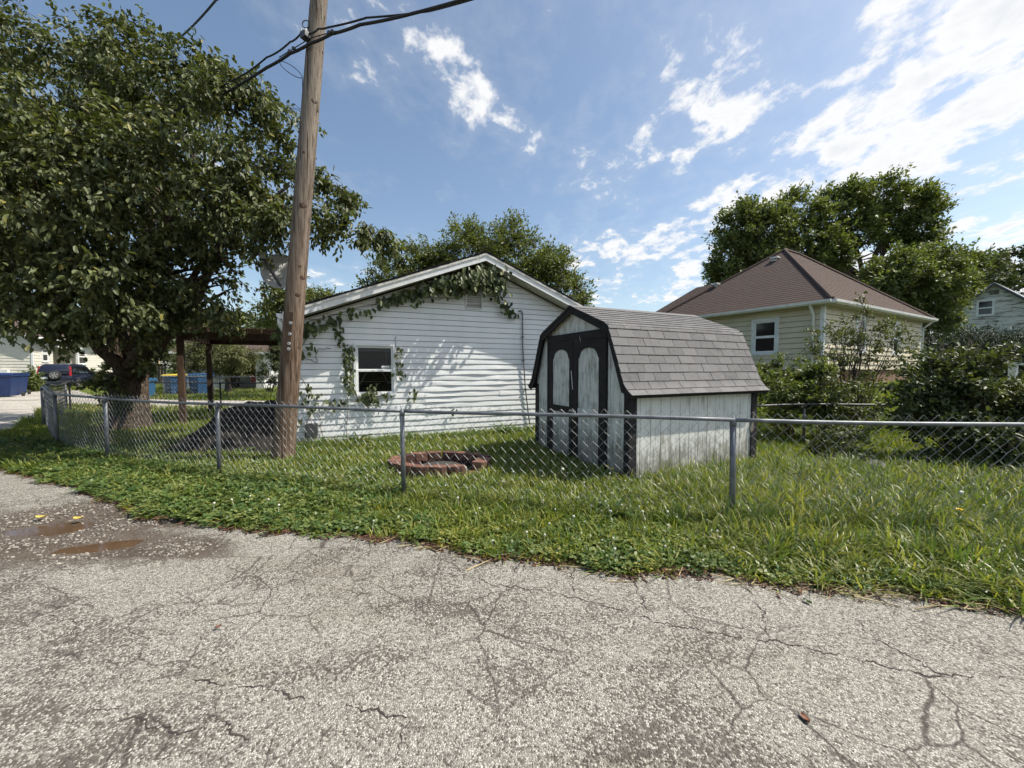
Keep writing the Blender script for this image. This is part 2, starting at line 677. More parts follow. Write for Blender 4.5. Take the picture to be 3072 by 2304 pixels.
def m_peeling():
    m, nt, out = material('peeling_white_paint')
    p = coords(nt)
    n = nt.noise(nt.mapping(p, scale=(0.35, 0.35, 2.2)), 2.4, 8, 0.72, 0.5)
    col = nt.ramp(n, [(0.42, (0.66, 0.65, 0.60)), (0.53, (0.54, 0.53, 0.49)), (0.58, (0.20, 0.19, 0.17)), (0.75, (0.13, 0.12, 0.10))])
    principled(nt, out, col, 0.8, 0, nt.bump(n, 0.3, 0.01), 0.2)
    M['peeling_white_paint'] = m


m_siding(); m_shed_board(); m_pole(); m_bark(); m_road(); m_ground(); m_gravel(); m_glass(); m_puddle(); m_peeling()
m_shingle('grey_shingle', (0.225, 0.220, 0.218), (0.115, 0.112, 0.112))
m_shingle('brown_shingle', (0.118, 0.086, 0.073), (0.062, 0.045, 0.039), 0.05)
m_shingle('dark_shingle', (0.055, 0.05, 0.047), (0.025, 0.023, 0.022), 0.05)
plain('white_trim', (0.78, 0.79, 0.78), (0.66, 0.67, 0.66), 3.5, 0.5, 0.08, 30)
plain('aged_white_trim', (0.66, 0.66, 0.62), (0.42, 0.40, 0.36), 5, 0.6, 0.15, 40)
plain('soffit_cream', (0.52, 0.51, 0.45), (0.40, 0.39, 0.33), 6, 0.7)
plain('vinyl_frame', (0.82, 0.83, 0.82), (0.74, 0.75, 0.74), 4, 0.35)
plain('room_dark', (0.016, 0.015, 0.014), (0.03, 0.028, 0.026), 3, 0.9)
plain('iron_white', (0.55, 0.55, 0.52), (0.45, 0.45, 0.42), 8, 0.5)
plain('blind_grey', (0.30, 0.31, 0.31), (0.22, 0.23, 0.23), 4, 0.7)
plain('black_trim', (0.009, 0.008, 0.010), (0.018, 0.016, 0.018), 9, 0.75, 0.25, 60, per=0.15)
plain('galvanised', (0.19, 0.20, 0.215), (0.12, 0.13, 0.14), 9, 0.5, 0.12, 60, metallic=0.35)
plain('galvanised_wire', (0.33, 0.34, 0.345), (0.22, 0.23, 0.235), 20, 0.55, metallic=0.25)
plain('dull_steel', (0.12, 0.125, 0.13), (0.07, 0.07, 0.072), 9, 0.5, 0.1, 60, metallic=0.6)
plain('black_steel', (0.03, 0.03, 0.032), (0.05, 0.048, 0.046), 9, 0.55)
plain('knot_wood', (0.085, 0.052, 0.034), (0.04, 0.026, 0.018), 40, 0.9)
plain('washer_zinc', (0.62, 0.62, 0.60), (0.45, 0.45, 0.43), 30, 0.4, metallic=0.5)
plain('cable_black', (0.015, 0.015, 0.016), (0.025, 0.025, 0.026), 5, 0.6)
plain('brown_post', (0.105, 0.066, 0.040), (0.055, 0.034, 0.022), 8, 0.8, 0.3, 60, stretch=(1, 1, 0.2))
plain('grey_board', (0.20, 0.18, 0.155), (0.12, 0.105, 0.09), 7, 0.85, 0.3, 60, stretch=(1, 1, 0.25), per=0.2)
plain('fire_block', (0.195, 0.095, 0.066), (0.10, 0.052, 0.038), 14, 0.88, 0.5, 70, per=0.22)
plain('fire_block_sooty', (0.09, 0.038, 0.03), (0.04, 0.02, 0.017), 10, 0.9, 0.5, 70, per=0.25)
plain('ash', (0.07, 0.065, 0.06), (0.03, 0.028, 0.026), 12, 0.95, 0.6, 60)
plain('cream_siding', (0.63, 0.565, 0.42), (0.57, 0.51, 0.375), 2.5, 0.55, 0.08, 40, per=0.03)
plain('beige_siding', (0.70, 0.67, 0.58), (0.64, 0.61, 0.53), 2.5, 0.6)
plain('brick_foundation', (0.26, 0.155, 0.105), (0.19, 0.115, 0.08), 12, 0.9, 0.4, 60)
plain('concrete', (0.42, 0.40, 0.36), (0.33, 0.31, 0.28), 4, 0.9, 0.3, 60)
plain('metal_roof', (0.36, 0.37, 0.38), (0.24, 0.245, 0.25), 2, 0.4, metallic=0.4)
plain('bin_blue', (0.022, 0.075, 0.17), (0.018, 0.062, 0.145), 4, 0.5)
plain('bin_navy', (0.016, 0.035, 0.12), (0.013, 0.03, 0.10), 4, 0.45)
plain('bin_light_blue', (0.035, 0.125, 0.24), (0.03, 0.11, 0.22), 4, 0.5)
plain('bin_yellow', (0.62, 0.46, 0.03), (0.56, 0.41, 0.025), 4, 0.5)
plain('bin_dark', (0.02, 0.02, 0.022), (0.03, 0.03, 0.032), 4, 0.7)
plain('white_paint', (0.80, 0.80, 0.78), (0.72, 0.72, 0.70), 6, 0.6)
plain('car_navy', (0.012, 0.015, 0.030), (0.014, 0.018, 0.034), 2, 0.22, spec=0.6)
plain('car_grey', (0.06, 0.065, 0.075), (0.05, 0.055, 0.06), 3, 0.5)
plain('car_glass', (0.008, 0.009, 0.011), (0.012, 0.013, 0.015), 2, 0.08, spec=0.6)
plain('tyre', (0.022, 0.022, 0.022), (0.035, 0.034, 0.033), 20, 0.85)
plain('alloy', (0.55, 0.54, 0.52), (0.42, 0.41, 0.40), 10, 0.35, metallic=0.6)
plain('lamp_red', (0.42, 0.02, 0.025), (0.34, 0.015, 0.02), 10, 0.2)
plain('dish_grey', (0.40, 0.40, 0.39), (0.32, 0.32, 0.31), 5, 0.5)
plain('dark_grey', (0.05, 0.05, 0.052), (0.07, 0.07, 0.072), 5, 0.6)
plain('stone', (0.15, 0.14, 0.13), (0.08, 0.075, 0.068), 9, 0.9, 0.6, 40)
plain('gravel_stone', (0.31, 0.285, 0.245), (0.15, 0.135, 0.115), 30, 0.85, per=0.45)
plain('fallen_yellow', (0.55, 0.42, 0.09), (0.42, 0.30, 0.06), 30, 0.6)
plain('fallen_brown', (0.22, 0.10, 0.055), (0.14, 0.06, 0.035), 30, 0.7)
plain('mulch', (0.13, 0.062, 0.038), (0.065, 0.035, 0.024), 20, 0.9, per=0.5)
plain('black_mulch', (0.012, 0.010, 0.009), (0.028, 0.023, 0.020), 25, 0.95, 0.8, 60)
plain('straw', (0.42, 0.34, 0.20), (0.30, 0.24, 0.14), 20, 0.8, per=0.3)
plain('crack_tar', (0.030, 0.026, 0.023), (0.055, 0.047, 0.04), 30, 0.95)
plain('dandelion_yellow', (0.75, 0.55, 0.03), (0.65, 0.45, 0.02), 30, 0.6)
plain('clover_white', (0.62, 0.62, 0.52), (0.48, 0.50, 0.38), 40, 0.8)
plain('green_stem', (0.11, 0.17, 0.05), (0.08, 0.13, 0.04), 20, 0.7)
plain('vine_stem', (0.10, 0.07, 0.045), (0.07, 0.05, 0.03), 20, 0.8)
leafmat('tree_leaf', (0.030, 0.045, 0.014), (0.165, 0.185, 0.076), 0.22, 0.5, 0.03, spec=0.35)
leafmat('mid_tree_leaf', (0.070, 0.092, 0.028), (0.195, 0.220, 0.078), 0.25, 0.55, 0.02, spec=0.3)
leafmat('maple_leaf', (0.075, 0.100, 0.034), (0.215, 0.245, 0.090), 0.25, 0.5, spec=0.3)
leafmat('far_leaf', (0.045, 0.062, 0.028), (0.125, 0.145, 0.070), 0.2, 0.6, spec=0.3)
leafmat('conifer_needle', (0.060, 0.075, 0.024), (0.19, 0.20, 0.075), 0.15, 0.6)
leafmat('hedge_needle', (0.010, 0.022, 0.010), (0.045, 0.068, 0.024), 0.10, 0.55)
leafmat('shrub_leaf', (0.045, 0.060, 0.020), (0.150, 0.170, 0.066), 0.25, 0.48, 0.03, spec=0.35)
leafmat('dark_shrub_leaf', (0.032, 0.046, 0.016), (0.135, 0.155, 0.060), 0.2, 0.48, spec=0.35)
leafmat('light_shrub_leaf', (0.060, 0.085, 0.022), (0.17, 0.20, 0.065), 0.3, 0.45)
leafmat('vine_leaf', (0.025, 0.040, 0.014), (0.13, 0.155, 0.055), 0.3, 0.45)
leafmat('grass_blade', (0.100, 0.135, 0.024), (0.245, 0.280, 0.066), 0.34, 0.5, inst=True, spec=0.35)
leafmat('tall_grass_blade', (0.105, 0.140, 0.034), (0.235, 0.265, 0.085), 0.34, 0.42, inst=True, spec=0.5)
leafmat('weed_leaf', (0.058, 0.100, 0.026), (0.150, 0.200, 0.062), 0.28, 0.45, inst=True, spec=0.4)
leafmat('bright_weed_leaf', (0.140, 0.175, 0.030), (0.270, 0.300, 0.080), 0.32, 0.45, inst=True, spec=0.4)
leafmat('dock_leaf', (0.035, 0.070, 0.016), (0.115, 0.165, 0.045), 0.28, 0.36)
# ------------------------------------------------------------------ the lie of road, verge and lawn
EDGE_PX = [(-420, 1370), (-150, 1380), (0, 1402), (110, 1436), (220, 1458), (320, 1500), (430, 1545), (570, 1566), (700, 1582), (850, 1604),
           (1000, 1604), (1110, 1612), (1250, 1632), (1400, 1662), (1600, 1690), (1750, 1706), (1950, 1722), (2130, 1732),
           (2300, 1748), (2500, 1772), (2700, 1790), (2900, 1818), (3072, 1840), (3300, 1862)]
EDGE = [gr(x, y) for x, y in EDGE_PX]
EX = np.array([-60.0, -30.0] + [p.x for p in EDGE] + [12.0, 60.0])
EY = np.array([6.8, 6.8] + [p.y for p in EDGE] + [1.2, -6.0])


def edge_y(x):
    x = np.asarray(x, float)
    w = 0.035 * np.sin(x * 5.1) + 0.03 * np.sin(x * 11.7 + 1.0) + 0.02 * np.sin(x * 23.0 + 2.0)
    return np.interp(x, EX, EY) + w


def inside(poly, x, y):
    x, y = np.asarray(x, float), np.asarray(y, float)
    c = np.zeros(x.shape, bool)
    n = len(poly)
    for i in range(n):
        (x0, y0), (x1, y1) = poly[i], poly[i - 1]
        if y0 == y1:
            continue
        c ^= ((y0 > y) != (y1 > y)) & (x < (x1 - x0) * (y - y0) / (y1 - y0) + x0)
    return c


# ground: one sheet to the horizon, finer near the camera
def axis_pts(lo, hi, near0, near1, step, grow=1.16):
    a = list(np.arange(near0, near1 + 1e-6, step))
    s, x = step, near1
    while x < hi:
        s *= grow
        x += s
        a.append(min(x, hi))
    s, x = step, near0
    while x > lo:
        s *= grow
        x -= s
        a.insert(0, max(x, lo))
    return np.array(a)


gx = axis_pts(-900, 900, -10, 7, 0.16)
gy = axis_pts(-300, 1200, -1, 9, 0.13)
GX, GY = np.meshgrid(gx, gy)
GZ = hz(GX, GY) + 0.012 * np.sin(GX * 1.7 + GY) * np.sin(GY * 2.3)
ey = edge_y(GX)
GZ = GZ - 0.22 * sstep(0.10, -0.22, GY - ey)
gv = np.stack([GX.ravel(), GY.ravel(), GZ.ravel()], 1)
nx, ny = len(gx), len(gy)
ii = np.arange(nx * ny).reshape(ny, nx)
gf = np.stack([ii[:-1, :-1].ravel(), ii[:-1, 1:].ravel(), ii[1:, 1:].ravel(), ii[1:, :-1].ravel()], 1)
tag(link('ground', np_mesh('ground', gv, gf, M['lawn_soil'], smooth=True)), 'grassy soil of the yards behind and beside the fence', 'ground', kind='structure')

# road: chip-sealed alley with a washed-out wet corner
WET = [(-4.75, 4.10, 1.15, 0.62, 0.25), (-3.75, 4.25, 0.9, 0.42, 0.1), (-4.2, 3.55, 1.3, 0.40, -0.05), (-5.6, 3.7, 1.1, 0.6, 0.2), (-3.1, 3.45, 0.6, 0.22, -0.15)]


def wetness(x, y):
    w = np.zeros_like(x)
    for cx, cy, a, b, r in WET:
        dx, dy = x - cx, y - cy
        u = (dx * math.cos(r) + dy * math.sin(r)) / a
        v = (-dx * math.sin(r) + dy * math.cos(r)) / b
        w = np.maximum(w, np.clip(1.15 - np.sqrt(u * u + v * v) * 0.75, 0, 1))
    return w


# bowls that hold the puddles: centre, half axes, turn
BOWLS = [(*gr(146, 1584).xy, 0.40, 0.19, 0.10), (*gr(336, 1628).xy, 0.50, 0.135, 0.36)]


def bowl(x, y):
    b = np.zeros_like(x)
    for cx, cy, a, c, r in BOWLS:
        dx, dy = x - cx, y - cy
        u = (dx * math.cos(r) + dy * math.sin(r)) / a
        v = (-dx * math.sin(r) + dy * math.cos(r)) / c
        w = 1 + 0.22 * np.sin(3 * np.arctan2(v, u) + cx) + 0.12 * np.sin(7 * np.arctan2(v, u))
        b = np.maximum(b, np.exp(-(u * u + v * v) * 0.69 * w))
    return b + 0.05 * np.sin(x * 31) * np.sin(y * 37) + 0.04 * np.sin(x * 67 + 1) * np.sin(y * 59)


rx = axis_pts(-45, 40, -9, 6, 0.04, 1.2)
rv = np.linspace(0, 1, 300) ** 0.8
RX = np.repeat(rx[None, :], len(rv), 0)
RY = -9.0 + (edge_y(RX) + 0.04 + 9.0) * rv[:, None]
wet = wetness(RX, RY)
RZ = 0.014 - 0.022 * sstep(0.35, 0.9, wet) - 0.030 * bowl(RX, RY) * (wet > 0.05) + 0.006 * np.sin(RX * 1.1 + 0.5) * np.sin(RY * 0.9) - 0.02 * (rv[:, None] > 0.995)
v = np.stack([RX.ravel(), RY.ravel(), RZ.ravel()], 1)
nx, ny = len(rx), len(rv)
ii = np.arange(nx * ny).reshape(ny, nx)
f = np.stack([ii[:-1, :-1].ravel(), ii[:-1, 1:].ravel(), ii[1:, 1:].ravel(), ii[1:, :-1].ravel()], 1)
road = tag(link('road', np_mesh('road', v, f, M['chip_seal'], {'wet': wet.ravel()}, True)), 'old pale chip-sealed alley with cracks and a wet broken corner', 'road', kind='structure')

# open cracks, each a ragged dark sliver in the surface
CRACKS = [
    [(1330, 1725), (1420, 1735), (1480, 1762), (1560, 1768), (1650, 1785), (1740, 1803), (1830, 1830), (1900, 1852), (1985, 1880), (2090, 1898), (2200, 1918), (2300, 1930), (2400, 1948), (2480, 1968), (2600, 1992), (2720, 2022), (2830, 2040), (2940, 2044)],
    [(1880, 1706), (1900, 1740), (1930, 1820), (1960, 1855), (1985, 1880)],
    [(1725, 1690), (1715, 1740), (1722, 1795)],
    [(2270, 1810), (2290, 1850), (2298, 1905), (2305, 1930)],
    [(2570, 1860), (2590, 1895), (2605, 1920), (2680, 1950), (2740, 1985), (2810, 2025), (2850, 2040), (2930, 2028), (3000, 2038), (3072, 2058)],
    [(1000, 2130), (1110, 2135), (1180, 2155), (1225, 2165), (1215, 2200), (1190, 2260), (1180, 2304)],
    [(1560, 1690), (1530, 1750), (1520, 1800)],
    [(250, 2150), (340, 2125), (420, 2170), (520, 2200), (640, 2195)],
    [(640, 2130), (700, 2210), (760, 2250)],
    [(560, 2040), (690, 2060), (820, 2075), (930, 2110)],
    [(90, 1870), (150, 1855), (250, 1870)],
]
for ci, line in enumerate(CRACKS):
    pts = []
    for (x0, y0), (x1, y1) in zip(line[:-1], line[1:]):
        a, b = gr(x0, y0), gr(x1, y1)
        n = max(2, int((b - a).length / 0.016))
        for k in range(n):
            pts.append(a.lerp(b, k / n))
    pts.append(gr(*line[-1]))
    lo, hi = [], []
    for k, p in enumerate(pts):
        d = pts[min(k + 1, len(pts) - 1)] - pts[max(k - 1, 0)]
        nrm = Vector((-d.y, d.x, 0)).normalized()
        jit = nrm * (random.uniform(-0.011, 0.011) + 0.010 * math.sin(k * 0.7 + ci))
        w = max(0.0008, 0.0046 * (0.55 + 0.6 * math.sin(k * 0.31 + ci * 2) * math.sin(k * 0.13)) + random.uniform(-0.0015, 0.002))
        w *= min(1, k / 6 + 0.2, (len(pts) - 1 - k) / 6 + 0.2)
        zz = 0.014 + 0.006 * math.sin(p.x * 1.1 + 0.5) * math.sin(p.y * 0.9) + 0.0025
        lo.append(Vector((p.x, p.y, zz)) + jit - nrm * w)
        hi.append(Vector((p.x, p.y, zz)) + jit + nrm * w)
    n = len(pts)
    mb = MB()
    mb.add(lo + hi, [(i, i + 1, n + i + 1, n + i) for i in range(n - 1)])
    mb.build('crack', M['crack_tar'], road)

# puddles
P1 = [(66, 1584), (95, 1572), (140, 1566), (185, 1562), (235, 1566), (228, 1578), (188, 1590), (150, 1600), (112, 1608), (80, 1606)]
P2 = [(236, 1644), (262, 1632), (310, 1616), (360, 1600), (400, 1592), (432, 1594), (420, 1606), (395, 1620), (362, 1636), (320, 1650), (282, 1664), (246, 1668)]
for pl, lab in ((P1, 'small muddy puddle with yellow leaves at its far rim'), (P2, 'narrow brown puddle along the broken asphalt edge')):
    c = [gr(x, y, -0.026) for x, y in pl]
    cc = sum(c, Vector()) / len(c)
    c = [cc + (q - cc) * 1.8 for q in c]
    pts = []
    for i in range(len(c)):
        a, b = c[i], c[(i + 1) % len(c)]
        for k in range(4):
            q = a.lerp(b, k / 4)
            q += (q - cc) * random.uniform(-0.07, 0.10)
            pts.append(q)
    mb = MB()
    mb.add([cc] + pts, [(0, i + 1, (i + 1) % len(pts) + 1) for i in range(len(pts))])
    tag(mb.build('puddle', M['muddy_water']), lab, 'puddle', kind='structure')

# pale gravel street and drive beyond the yard on the left
LANE = [(-12.9, 9.9), (-15.0, 11.9), (-17.4, 14.2), (-19.3, 16.4), (-15.0, 15.6), (-9.0, 15.2), (-9.0, 18.9), (-16.0, 19.4), (-22.5, 21.0), (-31.5, 28.0),
        (-33.6, 27.0), (-30.0, 22.6), (-36.0, 17.0), (-40.0, 10.0), (-38.0, 7.2), (-13.8, 7.4)]


def sheet(poly, z, name, mat, step=0.5):
    bm = bmesh.new()
    vs = []
    n = len(poly)
    for i in range(n):
        a, b = Vector((*poly[i], 0)), Vector((*poly[(i + 1) % n], 0))
        m = max(1, int((b - a).length / step))
        for k in range(m):
            q = a.lerp(b, k / m)
            q += Vector((random.uniform(-0.12, 0.12), random.uniform(-0.12, 0.12), 0))
            vs.append(bm.verts.new((q.x, q.y, z)))
    fc = bm.faces.new(vs)
    bmesh.ops.triangulate(bm, faces=[fc])
    me = bpy.data.meshes.new(name)
    bm.to_mesh(me)
    bm.free()
    me.materials.append(mat)
    return link(name, me)


tag(sheet(LANE, 0.022, 'gravel_lane', M['pale_gravel']), 'pale sunlit gravel lane and drive beyond the left fence corner', 'lane', kind='structure')
# ------------------------------------------------------------------ white gable house
HF = frame((-4.46, 7.9, 0), (0.912, 0.41, 0), (-0.41, 0.912, 0))
house = thing('gable_house', 'low white house with rippled vinyl siding and a vine under its gable', 'house', HF @ Vector((4.0, 5.0, 0)))
HW, RID, EAVE, PITCHR = 8.04, 4.02, 2.62, 0.388
EXPO = 0.13


def roof_under(t, off=0.0):
    return EAVE + PITCHR * (RID - abs(t - RID)) - off


WX0, WX1, WZ0, WZ1 = 1.12, 2.00, 1.03, 2.19
SEAMS = {}
# backing wall against light leaks, coloured dark to paint shade into the board gaps
mb = MB(HF)
wall_poly = [(0.02, 0.03, 0.0), (HW - 0.02, 0.03, 0.0), (HW - 0.02, 0.03, roof_under(HW, .02)), (RID, 0.03, roof_under(RID, .02)), (0.02, 0.03, roof_under(0, .02))]
# front wall backing with a window hole: four pieces
mb.span((0.02, 0.03, 0), (WX0 + .04, 0.10, roof_under(0, .05)))
mb.span((WX1 - .04, 0.03, 0), (HW - 0.02, 0.10, roof_under(HW, .05)))
mb.span((WX0 + .04, 0.03, 0), (WX1 - .04, 0.10, WZ0 + .04))
mb.span((WX0 + .04, 0.03, WZ1 - .04), (WX1 - .04, 0.10, roof_under(0, .05)))
mb.prism([(0.02, 0.03, roof_under(0, .05)), (HW - .02, 0.03, roof_under(HW, .05)), (RID, 0.03, roof_under(RID, .05))], (0, 0.07, 0))
mb.span((0, 0.10, 0), (0.07, 10.0, EAVE - .05))
mb.span((HW - 0.07, 0.10, 0), (HW, 10.0, EAVE - .05))
mb.span((0.02, 9.93, 0), (HW - .02, 10.0, EAVE - .05))
mb.build('wall', M['dark_grey'], house)
mb = MB(HF)
mb.span((0.5, 0.12, 0.5), (3.2, 2.4, 2.45))
ro = mb.build('room', M['room_dark'], house)
for p_ in ro.data.polygons:
    pass
# open the room towards the window
bm = bmesh.new(); bm.from_mesh(ro.data)
inv = HF.inverted()
bmesh.ops.delete(bm, geom=[fc for fc in bm.faces if abs((inv @ fc.calc_center_median()).y - 0.12) < 0.01], context='FACES')
bm.to_mesh(ro.data); bm.free()


def ripple(t, z):
    """heat-buckled vinyl between window and conduit"""
    a = math.exp(-((t - 3.1) / 1.15) ** 2) * math.exp(-((z - 1.15) / 0.75) ** 2)
    a += 0.5 * math.exp(-((t - 4.6) / 0.9) ** 2) * math.exp(-((z - 1.3) / 0.5) ** 2)
    return a


def siding_board(t0b, t1b, t0t, t1t, z0, z1, seed):
    n = max(2, int((t1b - t0b) / 0.07))
    rows = []
    rr = random.Random(seed)
    ph, ph2 = rr.uniform(0, 6.28), rr.uniform(0, 6.28)
    vs, fs = [], []
    for k in range(n + 1):
        a = k / n
        tb, tt = t0b + (t1b - t0b) * a, t0t + (t1t - t0t) * a
        r = ripple(tb, z0)
        wv = math.sin(tb * 5.2 + ph) * 0.5 + math.sin(tb * 9.7 + ph2) * 0.35 + math.sin(tb * 2.3 + ph)
        out = 0.0155 + 0.008 * r * wv + 0.0012 * math.sin(tb * 3 + ph)
        dz = 0.006 * r * math.sin(tb * 4.1 + ph2) + 0.0012 * math.sin(tb * 1.9 + ph)
        mid = 0.0085 + 0.010 * r * math.sin(tb * 5.0 + ph + 0.8) + 0.001 * math.sin(tb * 4)
        vs += [(tb, 0.022, z0 + dz + 0.004), (tb, -out, z0 + dz), (tb, -out, z0 + dz + 0.012), (tb + (tt - tb) * .5, -mid, (z0 + z1) / 2), (tt, -0.002, z1 - 0.009), (tt, 0.022, z1 - 0.009)]
    for k in range(n):
        for j in range(5):
            b = k * 6 + j
            fs.append((b, b + 6, b + 7, b + 1))
    fs.append((0, 1, 2, 3, 4, 5))
    fs.append(tuple(n * 6 + j for j in (5, 4, 3, 2, 1, 0)))
    mb = MB(HF)
    mb.add(vs, fs)
    o = mb.build('siding_board', M['white_siding'], house)
    o.data.polygons.foreach_set('use_smooth', [len(p.vertices) == 4 for p in o.data.polygons])
    o.data.set_sharp_from_angle(angle=R(35)) if hasattr(o.data, 'set_sharp_from_angle') else None
    return o


nrow = 0
z = 0.06
while z < roof_under(RID) - 0.05:
    z1 = z + EXPO

    def lim(zz):
        if zz <= EAVE - 0.06:
            return 0.0, HW
        d = (zz - EAVE + 0.06) / PITCHR
        return d, HW - d
    (a0, a1), (b0, b1) = lim(z), lim(z1)
    if b1 - b0 < 0.1:
        b0 = b1 = RID
    seams = [2.66 if nrow % 3 == 0 else (4.55 if nrow % 3 == 1 else 6.1), 5.95 if nrow % 4 == 2 else 0]
    cuts = [a0] + sorted(s_ for s_ in seams if a0 + .4 < s_ < a1 - .4) + [a1]
    for i in range(len(cuts) - 1):
        segs = [(cuts[i], cuts[i + 1])]
        if z1 > WZ0 + 0.02 and z < WZ1 - 0.02:
            c, d = segs[0]
            segs = []
            if c < WX0 + .02:
                segs.append((c, min(d, WX0 + .02)))
            if d > WX1 - .02:
                segs.append((max(c, WX1 - .02), d))
        for c, d in segs:
            if d - c < 0.02:
                continue
            tc = b0 if abs(c - a0) < 1e-6 else c
            td = b1 if abs(d - a1) < 1e-6 else d
            siding_board(c + (0 if c == a0 else .0015), d - (0 if d == a1 else .0015), tc, td, z, z1, nrow * 13 + i)
    # boards notched round the window head and sill
    if z < WZ1 - .02 and z1 > WZ1 + .02:
        siding_board(WX0 + .02, WX1 - .02, WX0 + .02, WX1 - .02, WZ1 - .004, z1, nrow * 13 + 7)
    if z < WZ0 - .02 and z1 > WZ0 + .02:
        siding_board(WX0 + .02, WX1 - .02, WX0 + .02, WX1 - .02, z, WZ0 + .012, nrow * 13 + 8)
    z = z1
    nrow += 1

# roof, rake boards, soffit
mb = MB(HF)
for sgn in (-1, 1):
    ov = 0.42 if sgn > 0 else 0.14
    e = RID + sgn * (RID + ov)
    ze = EAVE - PITCHR * ov
    zr = EAVE + PITCHR * RID
    pl = [(RID, -0.47, zr + .16), (e, -0.47, ze + .16), (e, -0.47, ze + .185), (RID, -0.47, zr + .19)]
    mb.prism(pl, (0, 10.9, 0))
roof = mb.build('roof', M['dark_shingle'], house)
# ragged shingle courses at the rake edge
mb = MB(HF)
for sgn in (-1, 1):
    L = RID + (0.42 if sgn > 0 else 0.14)
    n = 30
    for k in range(n):
        t0 = L * k / n
        t1 = L * (k + 1) / n + 0.03
        z0, z1_ = EAVE + PITCHR * (RID - t0) + .190, EAVE + PITCHR * (RID - t1) + .196
        y0 = -0.478 - random.uniform(0, 0.022)
        x0, x1 = RID + sgn * t0, RID + sgn * t1
        mb.prism([(x0, y0, z0), (x1, y0, z1_ + .004), (x1, y0, z1_ + .012), (x0, y0, z0 + .004)], (0, 11, 0))
mb.build('shingle_courses', M['dark_shingle'], roof)['kind'] = 'stuff'
for sgn in (-1, 1):
    ov = 0.42 if sgn > 0 else 0.14
    e = RID + sgn * (RID + ov)
    ze, zr = EAVE - PITCHR * ov, EAVE + PITCHR * RID
    mb = MB(HF)
    mb.prism([(RID, -0.462, zr + .158), (e, -0.462, ze + .158), (e, -0.462, ze - .015), (RID, -0.462, zr - .015)], (0, 0.022, 0))
    mb.build('rake_board', M['white_trim'], house)
    mb = MB(HF)
    mb.prism([(RID, -0.480, zr + .158), (e, -0.480, ze + .158), (e, -0.480, ze + .108), (RID, -0.480, zr + .108)], (0, 0.0175, 0))
    mb.build('drip_board', M['aged_white_trim'], house)
    mb = MB(HF)
    mb.prism([(RID, -0.438, zr + .01), (e, -0.438, ze + .01), (e, -0.438, ze + .022), (RID, -0.438, zr + .022)], (0, 0.43, 0))
    mb.build('soffit', M['soffit_cream'], house)
    mb = MB(HF)
    mb.prism([(RID, -0.030, zr - .07), (RID + sgn * RID, -0.030, EAVE - .07), (RID + sgn * RID, -0.030, EAVE - .03), (RID, -0.030, zr - .03)], (0, 0.03, 0))
    mb.build('frieze_strip', M['soffit_cream'], house)
    # gutter along the eave
    mb = MB(HF)
    gxs = e + sgn * 0.002
    mb.prism([(gxs, -0.44, ze + .13), (gxs + sgn * .11, -0.44, ze + .13), (gxs + sgn * .10, -0.44, ze + .07), (gxs + sgn * .06, -0.44, ze + .03), (gxs, -0.44, ze + .03)], (0, 10.8, 0))
    mb.build('gutter', M['white_trim'], house)
mb = MB(HF)
ze = EAVE - PITCHR * 0.14
mb.tube([(-0.20, -0.36, ze + .05), (-0.20, -0.36, ze - .06), (-0.16, -0.26, ze - .16), (-0.10, -0.10, ze - .30), (-0.06, -0.03, ze - .40), (-0.06, -0.03, 0.15)], 0.045, 8)
mb.build('downspout', M['white_trim'], house, True)
# louvred gable vent behind the vine
vent = None
mb = MB(HF)
vx, vz = 3.86, 3.28
for (x0, x1, z0, z1_) in ((-.22, .22, .17, .20), (-.22, .22, -.20, -.17), (-.22, -.19, -.17, .17), (.19, .22, -.17, .17)):
    mb.span((vx + x0, -0.05, vz + z0), (vx + x1, -0.005, vz + z1_))
vent = mb.build('gable_vent', M['white_trim'], house)
for k in range(6):
    mb = MB(HF)
    zz = vz - .15 + k * .055
    mb.prism([(vx - .19, -0.046, zz), (vx - .19, -0.010, zz + .035), (vx - .19, -0.006, zz + .035), (vx - .19, -0.042, zz)], (0.38, 0, 0))
    mb.build('slat', M['aged_white_trim'], vent)
# window
mb = MB(HF)
fw = 0.055
cx0, cx1, cz0, cz1 = WX0, WX1, WZ0, WZ1
for (x0, x1, z0, z1_) in ((cx0, cx0 + fw, cz0, cz1), (cx1 - fw, cx1, cz0, cz1), (cx0 + fw, cx1 - fw, cz1 - fw, cz1), (cx0 + fw, cx1 - fw, cz0, cz0 + fw)):
    mb.span((x0, -0.045, z0), (x1, 0.06, z1_))
win = mb.build('window', M['vinyl_frame'], house, bevel=0.004)
zm = 1.60
for (z0, z1_, yy) in ((zm - .012, cz1 - fw - .002, 0.012), (cz0 + fw + .002, zm + .012, -0.012)):
    mb = MB(HF)
    s = 0.04
    x0, x1 = cx0 + fw + .001, cx1 - fw - .001
    for q in ((x0, x0 + s, z0, z1_), (x1 - s, x1, z0, z1_), (x0 + s, x1 - s, z1_ - s, z1_), (x0 + s, x1 - s, z0, z0 + s)):
        mb.span((q[0], yy - .012, q[2]), (q[1], yy + .012, q[3]))
    mb.build('sash', M['vinyl_frame'], win)
    mb = MB(HF)
    mb.span((x0 + s * .8, yy - .002, z0 + s * .8), (x1 - s * .8, yy + .002, z1_ - s * .8))
    mb.build('pane', M['window_glass'], win)
mb = MB(HF)
mb.span((cx0 + fw, 0.075, cz1 - .17), (cx1 - fw, 0.085, cz1 - .02))
mb.span((cx1 - .20, 0.07, zm), (cx1 - .19, 0.08, cz1 - .16))
mb.build('blind', M['blind_grey'], win)
mb = MB(HF)
mb.span((1.70, 0.004, 1.645), (1.90, 0.0075, 1.70))
stk = mb.build('sticker', M['white_paint'], win)
mb = MB(HF)
